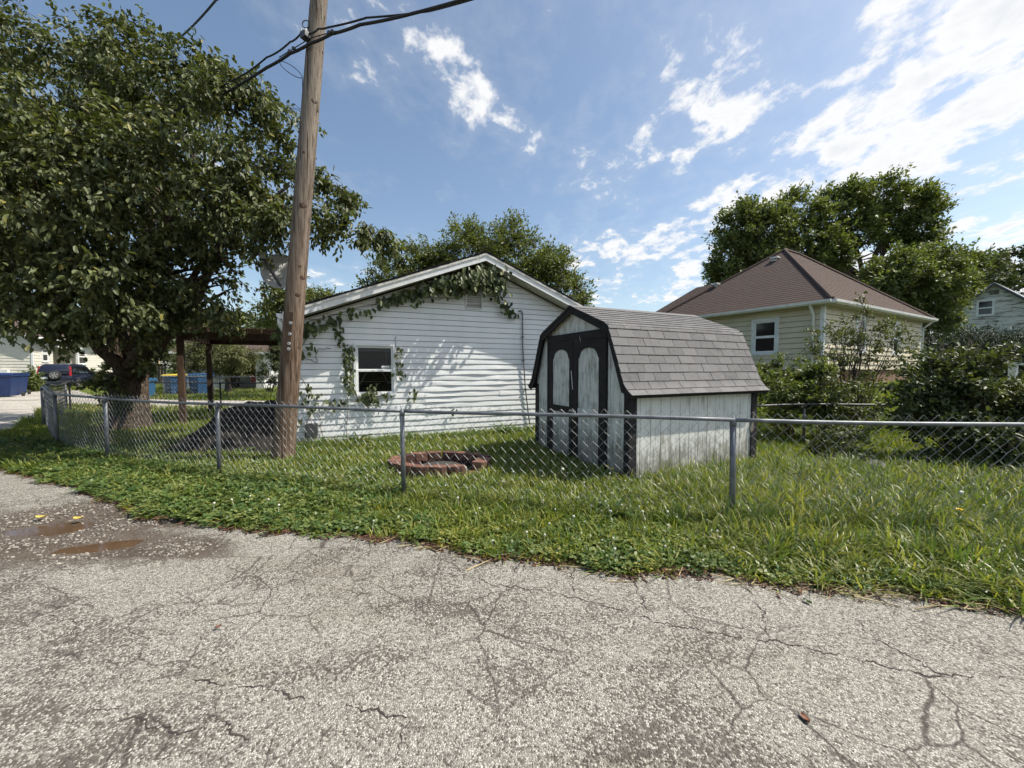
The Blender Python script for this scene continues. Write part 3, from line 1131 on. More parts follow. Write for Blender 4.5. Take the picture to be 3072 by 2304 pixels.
mb.lathe([(0.020, 0), (0.020, 0.001)], (1.875, 0.0038, 1.672), (0, -1, 0), 14)
mb.build('sticker_mark', M['dark_grey'], win)
MB(HF).span((1.715, 0.0022, 1.660), (1.835, 0.0038, 1.672)).build('sticker_mark', M['dark_grey'], win)
# curved white headboard inside the room
mb = MB(HF)
path = []
for k in range(33):
    a = k / 32
    x = 1.16 + a * 0.82
    zz = 1.30 + 0.27 * math.exp(-((a - 0.5) / 0.30) ** 6)
    path.append((x, 0.32, zz))
mb.tube(path, 0.012, 6)
mb.tube([(1.1, 0.33, 1.34), (2.05, 0.33, 1.34)], 0.006, 5)
mb.build('headboard', M['iron_white'], win, True)
# leaning conduit
mb = MB(HF)
mb.tube([(5.06, -0.03, 3.10), (5.10, -0.055, 3.13), (5.15, -0.055, 3.10), (5.165, -0.055, 3.0), (5.17, -0.055, 2.2), (5.24, -0.050, 1.2), (5.33, -0.05, 0.5), (5.40, -0.05, 0.02)], 0.016, 8)
cond = mb.build('conduit', M['galvanised'], house, True)
for zz, xx in ((2.45, 5.17), (1.85, 5.19), (1.1, 5.25)):
    mb = MB(HF)
    mb.span((xx - .03, -0.076, zz - .012), (xx + .03, -0.02, zz + .012))
    mb.build('pipe_strap', M['dull_steel'], cond)
# small meter box low at the left corner
mb = MB(HF)
mb.span((0.18, -0.12, 0.22), (0.40, -0.02, 0.50))
mb.build('utility_box', M['dark_grey'], house, bevel=0.01)

# ------------------------------------------------------------------ open timber porch at the house's left side
porch = thing('timber_porch', 'dark brown open timber porch with posts beside the white house', 'porch', HF @ Vector((-3.2, 5.5, 0)))
PX0, PY0, PY1, PZ = -3.2, 4.6, 7.2, 2.46
for (x, y) in ((PX0, PY0), (PX0, PY1), (-0.25, PY0), (-0.25, PY1)):
    MB(HF).span((x - .07, y - .07, 0), (x + .07, y + .07, PZ)).build('post', M['brown_post'], porch)
for y in (PY0, PY1):
    MB(HF).span((PX0 - .25, y - .03, PZ + .002), (-0.05, y + .03, PZ + .20)).build('beam', M['brown_post'], porch)
MB(HF).span((PX0 - .04, PY0 + .031, PZ + .004), (PX0 + .04, PY1 - .031, PZ + .17)).build('beam', M['brown_post'], porch)
k = 0
x = PX0 + .3
while x < -0.1:
    MB(HF).span((x - .02, PY0 - .3, PZ + .203), (x + .02, PY1 + .3, PZ + .32)).build('rafter', M['brown_post'], porch)
    x += 0.42
mb = MB(HF)
for k in range(11):
    y = PY0 - .28 + k * .30
    mb2 = MB(HF).span((PX0 - .2, y, PZ + .322), (-0.05, y + .24, PZ + .342))
    mb2.build('roof_board', M['brown_post'], porch)

# ------------------------------------------------------------------ barn-style shed
SF = frame((1.657, 5.40, 0), (0.906, 0.4226, 0), (-0.4226, 0.906, 0))
shed = thing('garden_shed', 'small barn-roofed white shed with black trim and double doors', 'shed', SF @ Vector((1.4, 1.36, 0)))
SW, SL = 2.72, 2.77
CW = SW / 2


def gam(y, off=0.0):
    """underside of the gambrel roof across the width"""
    w = abs(y - CW)
    pts = [(0, 2.68), (1.00, 2.28), (1.36, 1.40), (1.50, 1.27)]
    return float(np.interp(w, [p[0] for p in pts], [p[1] for p in pts])) - off


def board(name, poly, ext, front, parent=shed):
    mb = MB(SF)
    mb.prism(poly, ext)
    o = mb.build(name, M['weathered_white_board'], parent, bevel=0.004)
    a = o.data.attributes.new('front', 'FLOAT', 'POINT')
    a.data.foreach_set('value', [front] * len(o.data.vertices))
    return o


# dark core behind the grooves
mb = MB(SF)
core = [(0.022, 0.022, 0.05), (0.022, SW - .022, 0.05)] + [(0.022, y, gam(y, .03)) for y in (SW - .022, SW - .36, CW, .36, .022)]
mb.prism(core, (SL - .044, 0, 0))
mb.build('core', M['dark_grey'], shed)
nb = 14
for k in range(nb):                                     # long side facing the alley
    x0, x1 = SL * k / nb, SL * (k + 1) / nb
    h = 1.36
    board('wall_board', [(x0 + .004, 0, 0.06 + random.uniform(-.012, .012)), (x1 - .004, 0, 0.06 + random.uniform(-.012, .012)), (x1 - .004, 0, h), (x0 + .004, 0, h)], (0, 0.018, 0), 0.0)
    board('wall_board', [(x0 + .004, SW, 0.06), (x1 - .004, SW, 0.06), (x1 - .004, SW, h), (x0 + .004, SW, h)], (0, -0.018, 0), 0.0)
nb = 13
for xx, ex in ((0, 0.018), (SL, -0.018)):
    for k in range(nb):
        y0, y1 = SW * k / nb, SW * (k + 1) / nb
        ys = [y0 + .004]
        ys += [q for q in (CW - 1.0, CW, CW + 1.0) if y0 + .01 < q < y1 - .01]
        ys += [y1 - .004]
        z0 = 0.06 + random.uniform(-.012, .012)
        board('gable_board', [(xx, ys[0], z0), (xx, ys[-1], z0)] + [(xx, q, gam(q, .02)) for q in ys[::-1]], (ex, 0, 0), 0.75)
# corner posts, both faces
for (x, y, sx, sy) in ((0, 0, 1, 1), (0, SW, 1, -1), (SL, 0, -1, 1), (SL, SW, -1, -1)):
    mb = MB(SF)
    t, w = 0.022, 0.115
    mb.span((x - sx * t, y - sy * t, 0.03), (x + sx * w, y - sy * .001, 1.30))
    mb.span((x - sx * t, y, 0.03), (x - sx * .001, y + sy * w * .8, 1.33))
    mb.build('corner_post', M['black_trim'], shed)
# fascia following the gambrel at both ends
for xx, d in ((-0.105, 0.022), (SL + .083, 0.022)):
    prof = [(CW - 1.50, 1.27), (CW - 1.36, 1.40), (CW - 1.0, 2.28), (CW, 2.68), (CW + 1.0, 2.28), (CW + 1.36, 1.40), (CW + 1.50, 1.27)]
    for (a, b) in zip(prof[:-1], prof[1:]):
        mb = MB(SF)
        dn = 0.10 if b[1] != 1.27 and a[1] != 1.27 else 0.07
        mb.prism([(xx, a[0], a[1] + .02), (xx, b[0], b[1] + .02), (xx, b[0] + (CW - b[0]) * .04, b[1] - dn), (xx, a[0] + (CW - a[0]) * .04, a[1] - dn)], (d, 0, 0))
        mb.build('rake_trim', M['black_trim'], shed)
# roof deck and eave edge
mb = MB(SF)
prof = [(CW + s_ * w, z_) for s_, w, z_ in ((-1, 1.515, 1.262), (-1, 1.365, 1.41), (-1, 1.005, 2.29), (1, 0, 2.69), (1, 1.005, 2.29), (1, 1.365, 1.41), (1, 1.515, 1.262))]
poly = [(-0.112, y, z_) for y, z_ in prof] + [(-0.112, y + (CW - y) * .012, z_ - .03) for y, z_ in prof[::-1]]
mb.prism(poly, (SL + .224, 0, 0))
deck = mb.build('roof_deck', M['black_trim'], shed)
# shingles: courses laid over the curved profile, every tab on the visible side its own piece
ctrl = [(0.0, 2.700), (0.90, 2.338), (0.975, 2.300), (1.015, 2.255), (1.06, 2.15), (1.352, 1.455), (1.38, 1.405), (1.43, 1.345), (1.525, 1.268)]
seg = [math.dist(a, b) for a, b in zip(ctrl[:-1], ctrl[1:])]
cum = np.concatenate([[0], np.cumsum(seg)])


def on_prof(s):
    return float(np.interp(s, cum, [p[0] for p in ctrl])), float(np.interp(s, cum, [p[1] for p in ctrl]))


def prof_n(s):
    a, b = on_prof(max(s - .01, 0)), on_prof(min(s + .01, cum[-1]))
    d = Vector((b[0] - a[0], b[1] - a[1])).normalized()
    return Vector((-d.y, d.x)) if d.x >= 0 and -d.y >= 0 else Vector((abs(d.y), abs(d.x)))


def tab_mesh(s0, s1, width, side):
    """one shingle tab from arc length s0 (upper) to s1 (butt edge)"""
    n = 5
    vs, fs = [], []
    for k in range(n + 1):
        s = s0 + (s1 - s0) * k / n
        w, z_ = on_prof(s)
        nn = prof_n(s)
        lift = 0.004 + 0.012 * k / n
        for xx in (0.0035, width - .0035):
            vs.append((xx, CW + side * (w + nn.x * lift), z_ + nn.y * lift))
            vs.append((xx, CW + side * (w + nn.x * (lift - .004 - .005 * k / n)), z_ + nn.y * (lift - .004 - .005 * k / n)))
    for k in range(n):
        b = k * 4
        fs += [(b, b + 4, b + 6, b + 2), (b + 1, b + 3, b + 7, b + 5), (b, b + 1, b + 5, b + 4), (b + 2, b + 6, b + 7, b + 3)]
    fs += [(0, 2, 3, 1), (n * 4, n * 4 + 1, n * 4 + 3, n * 4 + 2)]
    me = bpy.data.meshes.new('shingle')
    me.from_pydata(vs, [], fs)
    me.materials.append(M['grey_shingle'])
    bm = bmesh.new(); bm.from_mesh(me)
    bmesh.ops.recalc_face_normals(bm, faces=bm.faces)
    bm.to_mesh(me); bm.free()
    return me


NCOURSE = 16
X0, X1 = -0.125, SL + .125
far_mb = MB(SF)
for c in range(NCOURSE):
    s1 = cum[-1] + 0.02 - c * (cum[-1] / NCOURSE)
    s0 = max(0.0, s1 - cum[-1] / NCOURSE - 0.02)
    TW = 0.305
    full = tab_mesh(s0, min(s1, cum[-1]), TW, -1)
    x = X0 - (0.15 if c % 2 else 0.0) + random.uniform(-.01, .01)
    while x < X1 - 0.02:
        a, b = max(x, X0), min(x + TW, X1)
        if b - a > 0.02:
            me = full if b - a > TW - 1e-4 else tab_mesh(s0, min(s1, cum[-1]), b - a, -1)
            jm = Matrix.Translation((a + random.uniform(-.002, .002), random.uniform(-.0015, .0015), random.uniform(-.001, .0015)))
            link('shingle', me, shed, SF @ jm)
        x += TW
    me = tab_mesh(s0, min(s1, cum[-1]), X1 - X0, 1)
    far_mb.add([Vector(v_.co) + Vector((X0, 0, 0)) for v_ in me.vertices], [tuple(p.vertices) for p in me.polygons])
far_mb.build('far_slope_shingles', M['grey_shingle'], shed)['kind'] = 'stuff'
mb = MB(SF)
mb.prism([(X0, CW - .13, 2.668), (X0, CW, 2.722), (X0, CW + .13, 2.668), (X0, CW + .13, 2.656), (X0, CW, 2.71), (X0, CW - .13, 2.656)], (X1 - X0, 0, 0))
mb.build('ridge_cap', M['grey_shingle'], shed)
# doors on the gable front
DY0, DY1, DZ = 0.53, 2.17, 2.12
dm = (DY0 + DY1) / 2
MB(SF).span((-0.050, DY0 - .06, DZ + .002), (-0.024, DY1 + .06, DZ + .13)).build('door_header', M['black_trim'], shed, bevel=0.004)
for y0, y1 in ((DY0 - .055, DY0 - .001), (DY1 + .001, DY1 + .055)):
    MB(SF).span((-0.044, y0, 0.06), (-0.002, y1, DZ)).build('door_jamb', M['black_trim'], shed)
for y0, y1, railmat, has in ((DY0, dm - .004, 'weathered_white_board', False), (dm + .004, DY1, 'black_trim', True)):
    mb = MB(SF)
    mb.span((-0.020, y0 + .002, 0.09), (-0.004, y1 - .002, DZ - .004))
    leaf = mb.build('door', M['weathered_white_board'], shed)
    a = leaf.data.attributes.new('front', 'FLOAT', 'POINT')
    a.data.foreach_set('value', [0.95] * len(leaf.data.vertices))
    st = 0.125
    # stiles
    for q0, q1 in ((y0 + .002, y0 + st), (y1 - st, y1 - .002)):
        MB(SF).span((-0.038, q0, 0.09), (-0.0205, q1, DZ - .006)).build('stile', M['black_trim'], leaf)
    # arched head: ogee cut-out at the top of the panel
    yi0, yi1 = y0 + st + .001, y1 - st - .001
    wi = yi1 - yi0
    arch = []
    for k in range(25):
        u = k / 24
        e = min(u, 1 - u) * 2
        h = 0.03 * (e / 0.16) if e < 0.16 else 0.055 + 0.115 * math.sqrt(max(0, 1 - (1 - (e - 0.16) / 0.84) ** 2))
        arch.append((-0.038, yi0 + wi * u, 1.81 + h))
    MB(SF).prism([(-0.038, yi0, DZ - .006)] + arch + [(-0.038, yi1, DZ - .006)], (0.0175, 0, 0)).build('arched_rail', M['black_trim'], leaf)
    if has:
        MB(SF).span((-0.038, yi0, 0.86), (-0.0205, yi1, 0.97)).build('cross_rail', M['black_trim'], leaf)
    else:
        o = MB(SF).span((-0.036, yi0, 0.86), (-0.0205, yi1, 0.97)).build('cross_rail', M['weathered_white_board'], leaf)
        o['label'] = 'door rail with its black paint gone'
MB(SF).span((-0.056, dm - .09, 0.885), (-0.0385, dm + .10, 0.925)).build('hasp', M['washer_zinc'], shed, bevel=0.003)
MB(SF).span((-0.075, dm + .02, 0.83), (-0.057, dm + .07, 0.905)).build('padlock', M['dull_steel'], shed, bevel=0.006)
MB(SF).beam((-0.0405, dm + .06, 1.60), (-0.0405, dm + .012, 1.28), 0.004, 0.014).build('scratched_strip', M['white_paint'], shed)
MB(SF).beam((-0.0525, dm - .20, 2.17), (-0.0525, dm - .23, 2.08), 0.004, 0.010).build('latch_bar', M['washer_zinc'], shed)
# broken grey wall patch at the rear corner
MB(SF).prism([(SL - .12, -0.0245, .55), (SL - .16, -0.0245, .62), (SL - .05, -0.0245, .93), (SL - .06, -0.0245, .60)], (0, 0.003, 0)).build('split_batten', M['grey_board'], shed)

# ------------------------------------------------------------------ cream neighbour house with brown hip roof
YF = frame((11.27, 14.0, 0), (0.8669, 0.4985, 0), (-0.4985, 0.8669, 0))
cream = thing('hip_roof_house', 'cream clapboard house with brown hip roof behind the shed', 'house', YF @ Vector((5.2, 3.6, 0.8)))
YE, YB, LX, LY = 4.02, 1.58, 10.4, 7.2
MB(YF).span((0.03, 0.03, 0.2), (LX - .03, LY - .03, YB + .02)).build('foundation', M['brick_foundation'], cream)
MB(YF).span((0.028, 0.028, YB), (LX - .028, LY - .028, YE)).build('wall', M['dark_grey'], cream)
WIN_L = (1.447, 2.49, 2.17, 3.65)
WIN_R = [(2.7, 3.7, 2.25, 3.75), (6.6, 7.5, 2.25, 3.75)]
EXY = 0.205
z = YB
while z < YE - .05:
    z1 = min(z + EXY, YE)
    segs = [(0.09, LY)]
    if z1 > WIN_L[2] + .01 and z < WIN_L[3] - .01:
        segs = [(0.09, WIN_L[0]), (WIN_L[1], LY)]
        for p0_, p1_ in ((z, WIN_L[2]), (WIN_L[3], z1)):
            if z < p1_ <= z1 and z <= p0_ < z1 and p1_ - p0_ > .01:
                MB(YF).prism([(-0.030, WIN_L[0], p0_), (-0.020, WIN_L[0], p1_), (0.03, WIN_L[0], p1_), (0.03, WIN_L[0], p0_)], (0, WIN_L[1] - WIN_L[0], 0)).build('clapboard', M['cream_siding'], cream)
    for a, b in segs:
        MB(YF).prism([(-0.040, a, z), (-0.040, a, z + .012), (-0.006, a, z1 - .012), (0.03, a, z1 - .012), (0.03, a, z)], (0, b - a, 0)).build('clapboard', M['cream_siding'], cream)
    segs = [(0.09, LX - .09)]
    cut = [w for w in WIN_R if z1 > w[2] + .01 and z < w[3] - .01]
    for w in cut:
        a, b = segs.pop()
        segs += [(a, w[0]), (w[1], b)]
        for p0_, p1_ in ((z, w[2]), (w[3], z1)):
            if z < p1_ <= z1 and z <= p0_ < z1 and p1_ - p0_ > .01:
                MB(YF).prism([(w[0], -0.030, p0_), (w[0], -0.020, p1_), (w[0], 0.03, p1_), (w[0], 0.03, p0_)], (w[1] - w[0], 0, 0)).build('clapboard', M['cream_siding'], cream)
    for a, b in segs:
        MB(YF).prism([(a, -0.040, z), (a, -0.040, z + .012), (a, -0.006, z1 - .012), (a, 0.03, z1 - .012), (a, 0.03, z)], (b - a, 0, 0)).build('clapboard', M['cream_siding'], cream)
    z = z1


def sash_window(F, parent, p0, ux, w, z0, z1, nrm, trim=0.12, tm='white_trim', glass='car_glass'):
    """double-hung window on a wall: p0 lower corner, ux along the wall, nrm outward (local)"""
    ux, nrm = Vector(ux), Vector(nrm)
    p0 = Vector(p0)

    def bx(a, b, c, d, n0, n1):
        q = [p0 + ux * a + nrm * n0, p0 + ux * b + nrm * n0, p0 + ux * b + nrm * n1, p0 + ux * a + nrm * n1]
        return [Vector((v_.x, v_.y, c)) for v_ in q], d - c
    mb = MB(F)
    for (a, b, c, d) in ((0, trim, z0, z1), (w - trim, w, z0, z1), (trim, w - trim, z1 - trim, z1), (trim, w - trim, z0, z0 + trim)):
        pl, h = bx(a, b, c, d, -0.03, 0.045)
        mb.prism(pl, (0, 0, h))
    o = mb.build('window', M[tm], parent)
    zm_ = (z0 + z1) / 2
    for (c, d, dep) in ((zm_, z1 - trim, 0.01), (z0 + trim, zm_, 0.022)):
        mb = MB(F)
        s = 0.05
        for (a, b, e, g) in ((trim, trim + s, c, d), (w - trim - s, w - trim, c, d), (trim + s, w - trim - s, d - s, d), (trim + s, w - trim - s, c, c + s)):
            pl, h = bx(a, b, e, g, -0.02, dep)
            mb.prism(pl, (0, 0, h))
        mb.build('sash', M['vinyl_frame'], o)
        pl, h = bx(trim + s, w - trim - s, c + s, d - s, -0.02, dep - .012)
        MB(F).prism(pl, (0, 0, h)).build('pane', M[glass], o)
    return o


sash_window(YF, cream, (0, WIN_L[0], 0), (0, 1, 0), WIN_L[1] - WIN_L[0], WIN_L[2], WIN_L[3], (-1, 0, 0))
for w in WIN_R:
    sash_window(YF, cream, (w[0], 0, 0), (1, 0, 0), w[1] - w[0], w[2], w[3], (0, -1, 0))
# corner boards and downspouts
for (x, y) in ((0, 0), (LX, 0), (0, LY)):
    sx, sy = (1 if x == 0 else -1), (1 if y == 0 else -1)
    mb = MB(YF)
    mb.span((x - sx * .035, y - sy * .035, YB - .03), (x + sx * .09, y + sy * .0, YE - .02))
    mb.span((x - sx * .035, y, YB - .03), (x, y + sy * .09, YE - .02))
    mb.build('corner_board', M['white_trim'], cream)
OH = 0.38
for a, b in (((-.10, 0.28), (-OH, 0.28)), ((LX + .08, -.06), (LX + .08, -OH))):
    mb = MB(YF)
    mb.tube([(b[0], b[1], YE + .02), (b[0], b[1], YE - .10), (a[0], a[1], YE - .42), (a[0], a[1], 1.0)], 0.05, 8)
    mb.build('downspout', M['white_trim'], cream, True)
# hip roof as stepped shingle courses
zr = 7.52


def roof_face(F, poly_low, poly_high, n, name, mat, parent, th=0.013):
    """eave line (2 pts) to ridge line (2 pts) as overlapping courses"""
    a0, b0 = Vector(poly_low[0]), Vector(poly_low[1])
    a1, b1 = Vector(poly_high[0]), Vector(poly_high[1])
    nrm = (b0 - a0).cross(a1 - a0)
    if nrm.length < 1e-6:
        nrm = (b0 - a0).cross(b1 - a0)
    nrm.normalize()
    if nrm.z < 0:
        nrm = -nrm
    mb = MB(F)
    for k in range(n):
        t0, t1 = k / n, (k + 1) / n
        l0, l1 = a0.lerp(a1, t0), b0.lerp(b1, t0)
        h0, h1 = a0.lerp(a1, t1), b0.lerp(b1, t1)
        mb.add([l0 + nrm * th, l1 + nrm * th, h1 + nrm * .004, h0 + nrm * .004, l0, l1], [(0, 1, 2, 3), (4, 5, 1, 0)])
    return mb.build(name, mat, parent)


e0, e1 = (-OH, -OH, YE), (LX + OH, -OH, YE)
e2, e3 = (LX + OH, LY + OH, YE), (-OH, LY + OH, YE)
r0, r1 = (4.8, 3.6, zr), (6.2, 3.6, zr)
mb = MB(YF)
mb.add([e0, e1, e2, e3, r0, r1], [(0, 1, 5, 4), (1, 2, 5), (2, 3, 4, 5), (3, 0, 4), (0, 3, 2, 1)])
croof = mb.build('roof', M['brown_shingle'], cream)
up = Vector((0, 0, 0.012))
for lo, hi in (((e0, e1), (r0, r1)), ((e3, e0), (r0, r0)), ((e1, e2), (r1, r1)), ((e2, e3), (r1, r0))):
    roof_face(YF, [Vector(p) + up for p in lo], [Vector(p) + up for p in hi], 34, 'shingle_courses', M['brown_shingle'], croof)['kind'] = 'stuff'
for a, b in ((e0, r0), (e1, r1), (e3, r0), (r0, r1)):
    MB(YF).tube([Vector(a) + Vector((0, 0, .05)), Vector(b) + Vector((0, 0, .05))], 0.075, 6).build('hip_cap', M['brown_shingle'], croof)
for (a, b) in ((e0, e1), (e0, e3), (e1, e2)):
    a, b = Vector(a), Vector(b)
    out = Vector((b.y - a.y, a.x - b.x, 0)).normalized()
    c_ = (Vector((LX / 2, LY / 2, YE)) - a)
    if out.dot(c_) > 0:
        out = -out
    poly = [a + out * o_ + Vector((0, 0, h_)) for o_, h_ in ((0.0, .03), (.13, .03), (.12, -.05), (.07, -.10), (0.0, -.10))]
    MB(YF).prism(poly, b - a).build('gutter', M['white_trim'], cream)
MB(YF).span((-OH + .01, -OH + .01, YE - .115), (LX + OH - .01, LY + OH - .01, YE - .10)).build('soffit', M['soffit_cream'], cream)
# rear wing
wing = thing('unused', '', '', (0, 0, 0)) if False else None
wc = [(1.2, LY + .01, YE), (1.2, 10.6, YE), (7.5, 10.6, YE), (7.5, LY + .01, YE)]
MB(YF).span((1.6, LY, 0.5), (7.1, 10.2, YE)).build('wing_wall', M['cream_siding'], cream)
wr0, wr1 = (4.4, 8.1, 6.45), (4.5, 5.2, 6.45)
mb = MB(YF)
mb.add([wc[0], wc[1], wc[2], wc[3], wr0, wr1, (0.6, LY - .6, YE), (7.9, LY - .6, YE)], [(0, 1, 4, 5), (1, 2, 4), (2, 3, 5, 4)])
wroof = mb.build('wing_roof', M['brown_shingle'], cream)
roof_face(YF, [Vector(wc[0]) + up, Vector(wc[1]) + up], [Vector(wr1) + up, Vector(wr0) + up], 26, 'shingle_courses', M['brown_shingle'], wroof)['kind'] = 'stuff'
# roof vents
for px, py in ((0.80, 0.79), (0.36, 0.62)):
    e_ = Vector(e0).lerp(Vector(e3), 0.5)
for (u_, v_) in ((3.83, 3.55), (2.25, 5.55)):
    zz = YE + (zr - YE) * ((u_ + OH) / (4.8 + OH))
    mb = MB(YF)
    mb.box((u_, v_, zz + .14), (0.34, 0.34, 0.10))
    mb.box((u_ + .02, v_, zz + .06), (0.24, 0.24, 0.16))
    mb.build('roof_vent', M['aged_white_trim'], cream, bevel=0.02)

# ------------------------------------------------------------------ weathered two-storey house far right
A = at(2985, 848, 36)
BF = frame((A.x, A.y, 0), (0.8669, 0.4985, 0), (-0.4985, 0.8669, 0))
old = thing('weathered_house', 'tall weathered white gabled house with peeling boards beyond the hedge', 'house', BF @ Vector((4, 0, 0.9)))
AZ, EZ, HWD = A.z - .15, 6.75, 2.75
nn_ = 34
z = 0.8
zs = []
while z < AZ - .1:
    z1 = z + 0.25
    half0 = HWD if z < EZ else HWD * (AZ - z) / (AZ - EZ)
    half1 = HWD if z1 < EZ else max(0.02, HWD * (AZ - z1) / (AZ - EZ))
    segs = [(-half0, half0, -half1, half1)]
    if z1 > 6.55 and z < 8.05:
        segs = [(-half0, -.05, -half1, -.05), (1.05, half0, 1.05, half1)]
    for a, b, c, d in segs:
        MB(BF).add([(-.03, a, z), (-.03, b, z), (-.005, d, z1), (-.005, c, z1), (.02, a, z), (.02, b, z), (.02, d, z1), (.02, c, z1)],
                   [(0, 1, 2, 3), (4, 7, 6, 5), (0, 4, 5, 1), (3, 2, 6, 7), (0, 3, 7, 4), (1, 5, 6, 2)]).build('clapboard', M['peeling_white_paint'], old)
    z = z1
MB(BF).prism([(0.021, -HWD, .5), (0.021, HWD, .5), (0.021, HWD, EZ), (0.021, 0, AZ), (0.021, -HWD, EZ)], (9, 0, 0)).build('wall', M['peeling_white_paint'], old)
sash_window(BF, old, (0, -.05, 0), (0, 1, 0), 1.10, 6.55, 8.05, (-1, 0, 0), 0.10)
MB(BF).span((-.06, -.28, AZ - .95), (-.028, .28, AZ - .52)).build('gable_vent', M['grey_board'], old)
for s_ in (-1, 1):
    e = s_ * (HWD + .45)
    ze_ = EZ - (AZ - EZ) / HWD * .45
    MB(BF).prism([(-.35, 0, AZ + .05), (-.35, e, ze_ + .05), (-.35, e, ze_ + .17), (-.35, 0, AZ + .19)], (9.8, 0, 0)).build('roof', M['metal_roof'], old)
    MB(BF).prism([(-.36, 0, AZ - .10), (-.36, e, ze_ - .10), (-.36, e, ze_ + .10), (-.36, 0, AZ + .10)], (0.03, 0, 0)).build('rake_board', M['dark_grey'], old)
# lean-to roof on its left flank
MB(BF).prism([(1.2, HWD + .05, 5.6), (1.2, HWD + 3.2, 4.4), (1.2, HWD + 3.2, 4.5), (1.2, HWD + .05, 5.72)], (5, 0, 0)).build('lean_to_roof', M['metal_roof'], old)
MB(BF).span((1.5, HWD + .06, .8), (6.0, HWD + 2.9, 4.4)).build('lean_to_wall', M['peeling_white_paint'], old)

# ------------------------------------------------------------------ beige house far left
LF = frame((-42.3, 34.0, 0), (0.893, 0.45, 0), (-0.45, 0.893, 0)) @ Matrix.Scale(1.24, 4)
bei = thing('beige_house', 'beige sided house with small porch behind the parked car', 'house', LF @ Vector((-4, 6, 0)))
LE = 3.55


def lap(F, name, mat, parent, a, b, z0, z1, expo, nrm):
    """overlapping courses between two plan points, seen from too far to pick apart"""
    a, b, nrm = Vector((*a, 0)), Vector((*b, 0)), Vector((*nrm, 0))
    mb = MB(F)
    z = z0
    while z < z1 - .01:
        zt = min(z + expo, z1)
        mb.add([a + nrm * .025 + Vector((0, 0, z)), b + nrm * .025 + Vector((0, 0, z)), b + nrm * .004 + Vector((0, 0, zt)), a + nrm * .004 + Vector((0, 0, zt)),
                a + Vector((0, 0, z)), b + Vector((0, 0, z))], [(0, 1, 2, 3), (4, 5, 1, 0)])
        z = zt
    o = mb.build(name, mat, parent)
    o['kind'] = 'stuff'
    return o


MB(LF).span((-9, 0.03, 0), (-.03, 2.44, LE)).build('wall', M['beige_siding'], bei)
MB(LF).span((-9, 2.44, 0), (-1.7, 5.46, LE)).build('wall', M['beige_siding'], bei)
MB(LF).span((-9, 5.46, 0), (-.03, 12, LE)).build('wall', M['beige_siding'], bei)
MB(LF).prism([(-9, .03, LE), (0, .03, LE), (-4.5, .03, LE + 2.0)], (0, 11.9, 0)).build('gable_wall', M['beige_siding'], bei)
lap(LF, 'siding', M['beige_siding'], bei, (-9, .02), (-.02, .02), .35, LE, .21, (0, -1))
mbg = MB(LF)
z = LE
while z < LE + 1.9:
    w0 = 4.5 * (1 - (z - LE) / 2.0)
    w1 = max(.05, 4.5 * (1 - (z + .21 - LE) / 2.0))
    mbg.add([(-4.5 - w0, -.006, z), (-4.5 + w0, -.006, z), (-4.5 + w1, .016, z + .21), (-4.5 - w1, .016, z + .21), (-4.5 - w0, .02, z), (-4.5 + w0, .02, z)], [(0, 1, 2, 3), (4, 5, 1, 0)])
    z += .21
mbg.build('siding', M['beige_siding'], bei)['kind'] = 'stuff'
lap(LF, 'siding', M['beige_siding'], bei, (-.02, .1), (-.02, 2.4), .35, LE, .21, (1, 0))
lap(LF, 'siding', M['beige_siding'], bei, (-.02, 5.5), (-.02, 11.9), .35, LE, .21, (1, 0))
lap(LF, 'siding', M['beige_siding'], bei, (-1.69, 2.45), (-1.69, 5.45), .35, LE, .21, (1, 0))
MB(LF).span((-.06, -.03, .2), (.03, .07, LE)).build('corner_board', M['white_trim'], bei)
sash_window(LF, bei, (0, 1.0, 0), (0, 1, 0), 0.80, 1.75, 3.0, (1, 0, 0), 0.09)
sash_window(LF, bei, (0, 5.8, 0), (0, 1, 0), 1.3, 1.6, 3.0, (1, 0, 0), 0.10)
d_ = MB(LF).span((-1.68, 3.55, .35), (-1.60, 4.65, 2.75)).build('door', M['white_trim'], bei)
MB(LF).lathe([(.16, 0), (.16, .02)], (-1.598, 3.98, 1.9), (1, 0, 0), 12).build('door_glass', M['car_glass'], d_)
MB(LF).span((-1.60, 4.05, .4), (-1.585, 4.09, 2.7)).build('door_groove', M['dark_grey'], d_)
MB(LF).prism([(-1.75, 2.3, 3.25), (.35, 2.3, 2.92), (.35, 2.3, 3.02), (-1.75, 2.3, 3.38)], (0, 3.4, 0)).build('porch_roof', M['white_trim'], bei)
MB(LF).span((.1, 5.3, .1), (.2, 5.4, 2.95)).build('porch_post', M['white_trim'], bei)
MB(LF).span((-1.7, 2.45, 0), (.15, 5.45, .30)).build('porch_floor', M['concrete'], bei)
for s_ in (-1, 1):
    e = -4.5 + s_ * 4.95
    MB(LF).prism([(-4.5, -.4, LE + 2.1), (e, -.4, LE - .10), (e, -.4, LE + .02), (-4.5, -.4, LE + 2.24)], (0, 12.8, 0)).build('roof', M['brown_shingle'], bei)
    MB(LF).prism([(-4.5, -.43, LE + 1.94), (e, -.43, LE - .26), (e, -.43, LE - .02), (-4.5, -.43, LE + 2.18)], (0, .03, 0)).build('rake_board', M['white_trim'], bei)
MB(LF).span((.452, -.4, LE - .16), (.56, 12.4, LE - .01)).build('gutter', M['white_trim'], bei)
MB(LF).span((-2.6, -.14, 1.25), (-2.3, .0, 1.65)).build('meter_box', M['white_trim'], bei)
MB(LF).tube([(-2.45, -.06, 1.6), (-2.45, -.06, 4.2)], .04, 6).build('conduit', M['aged_white_trim'], bei)
MB(LF).span((-1.5, -.3, .9), (-1.1, -.03, 1.2)).build('air_unit', M['white_trim'], bei)

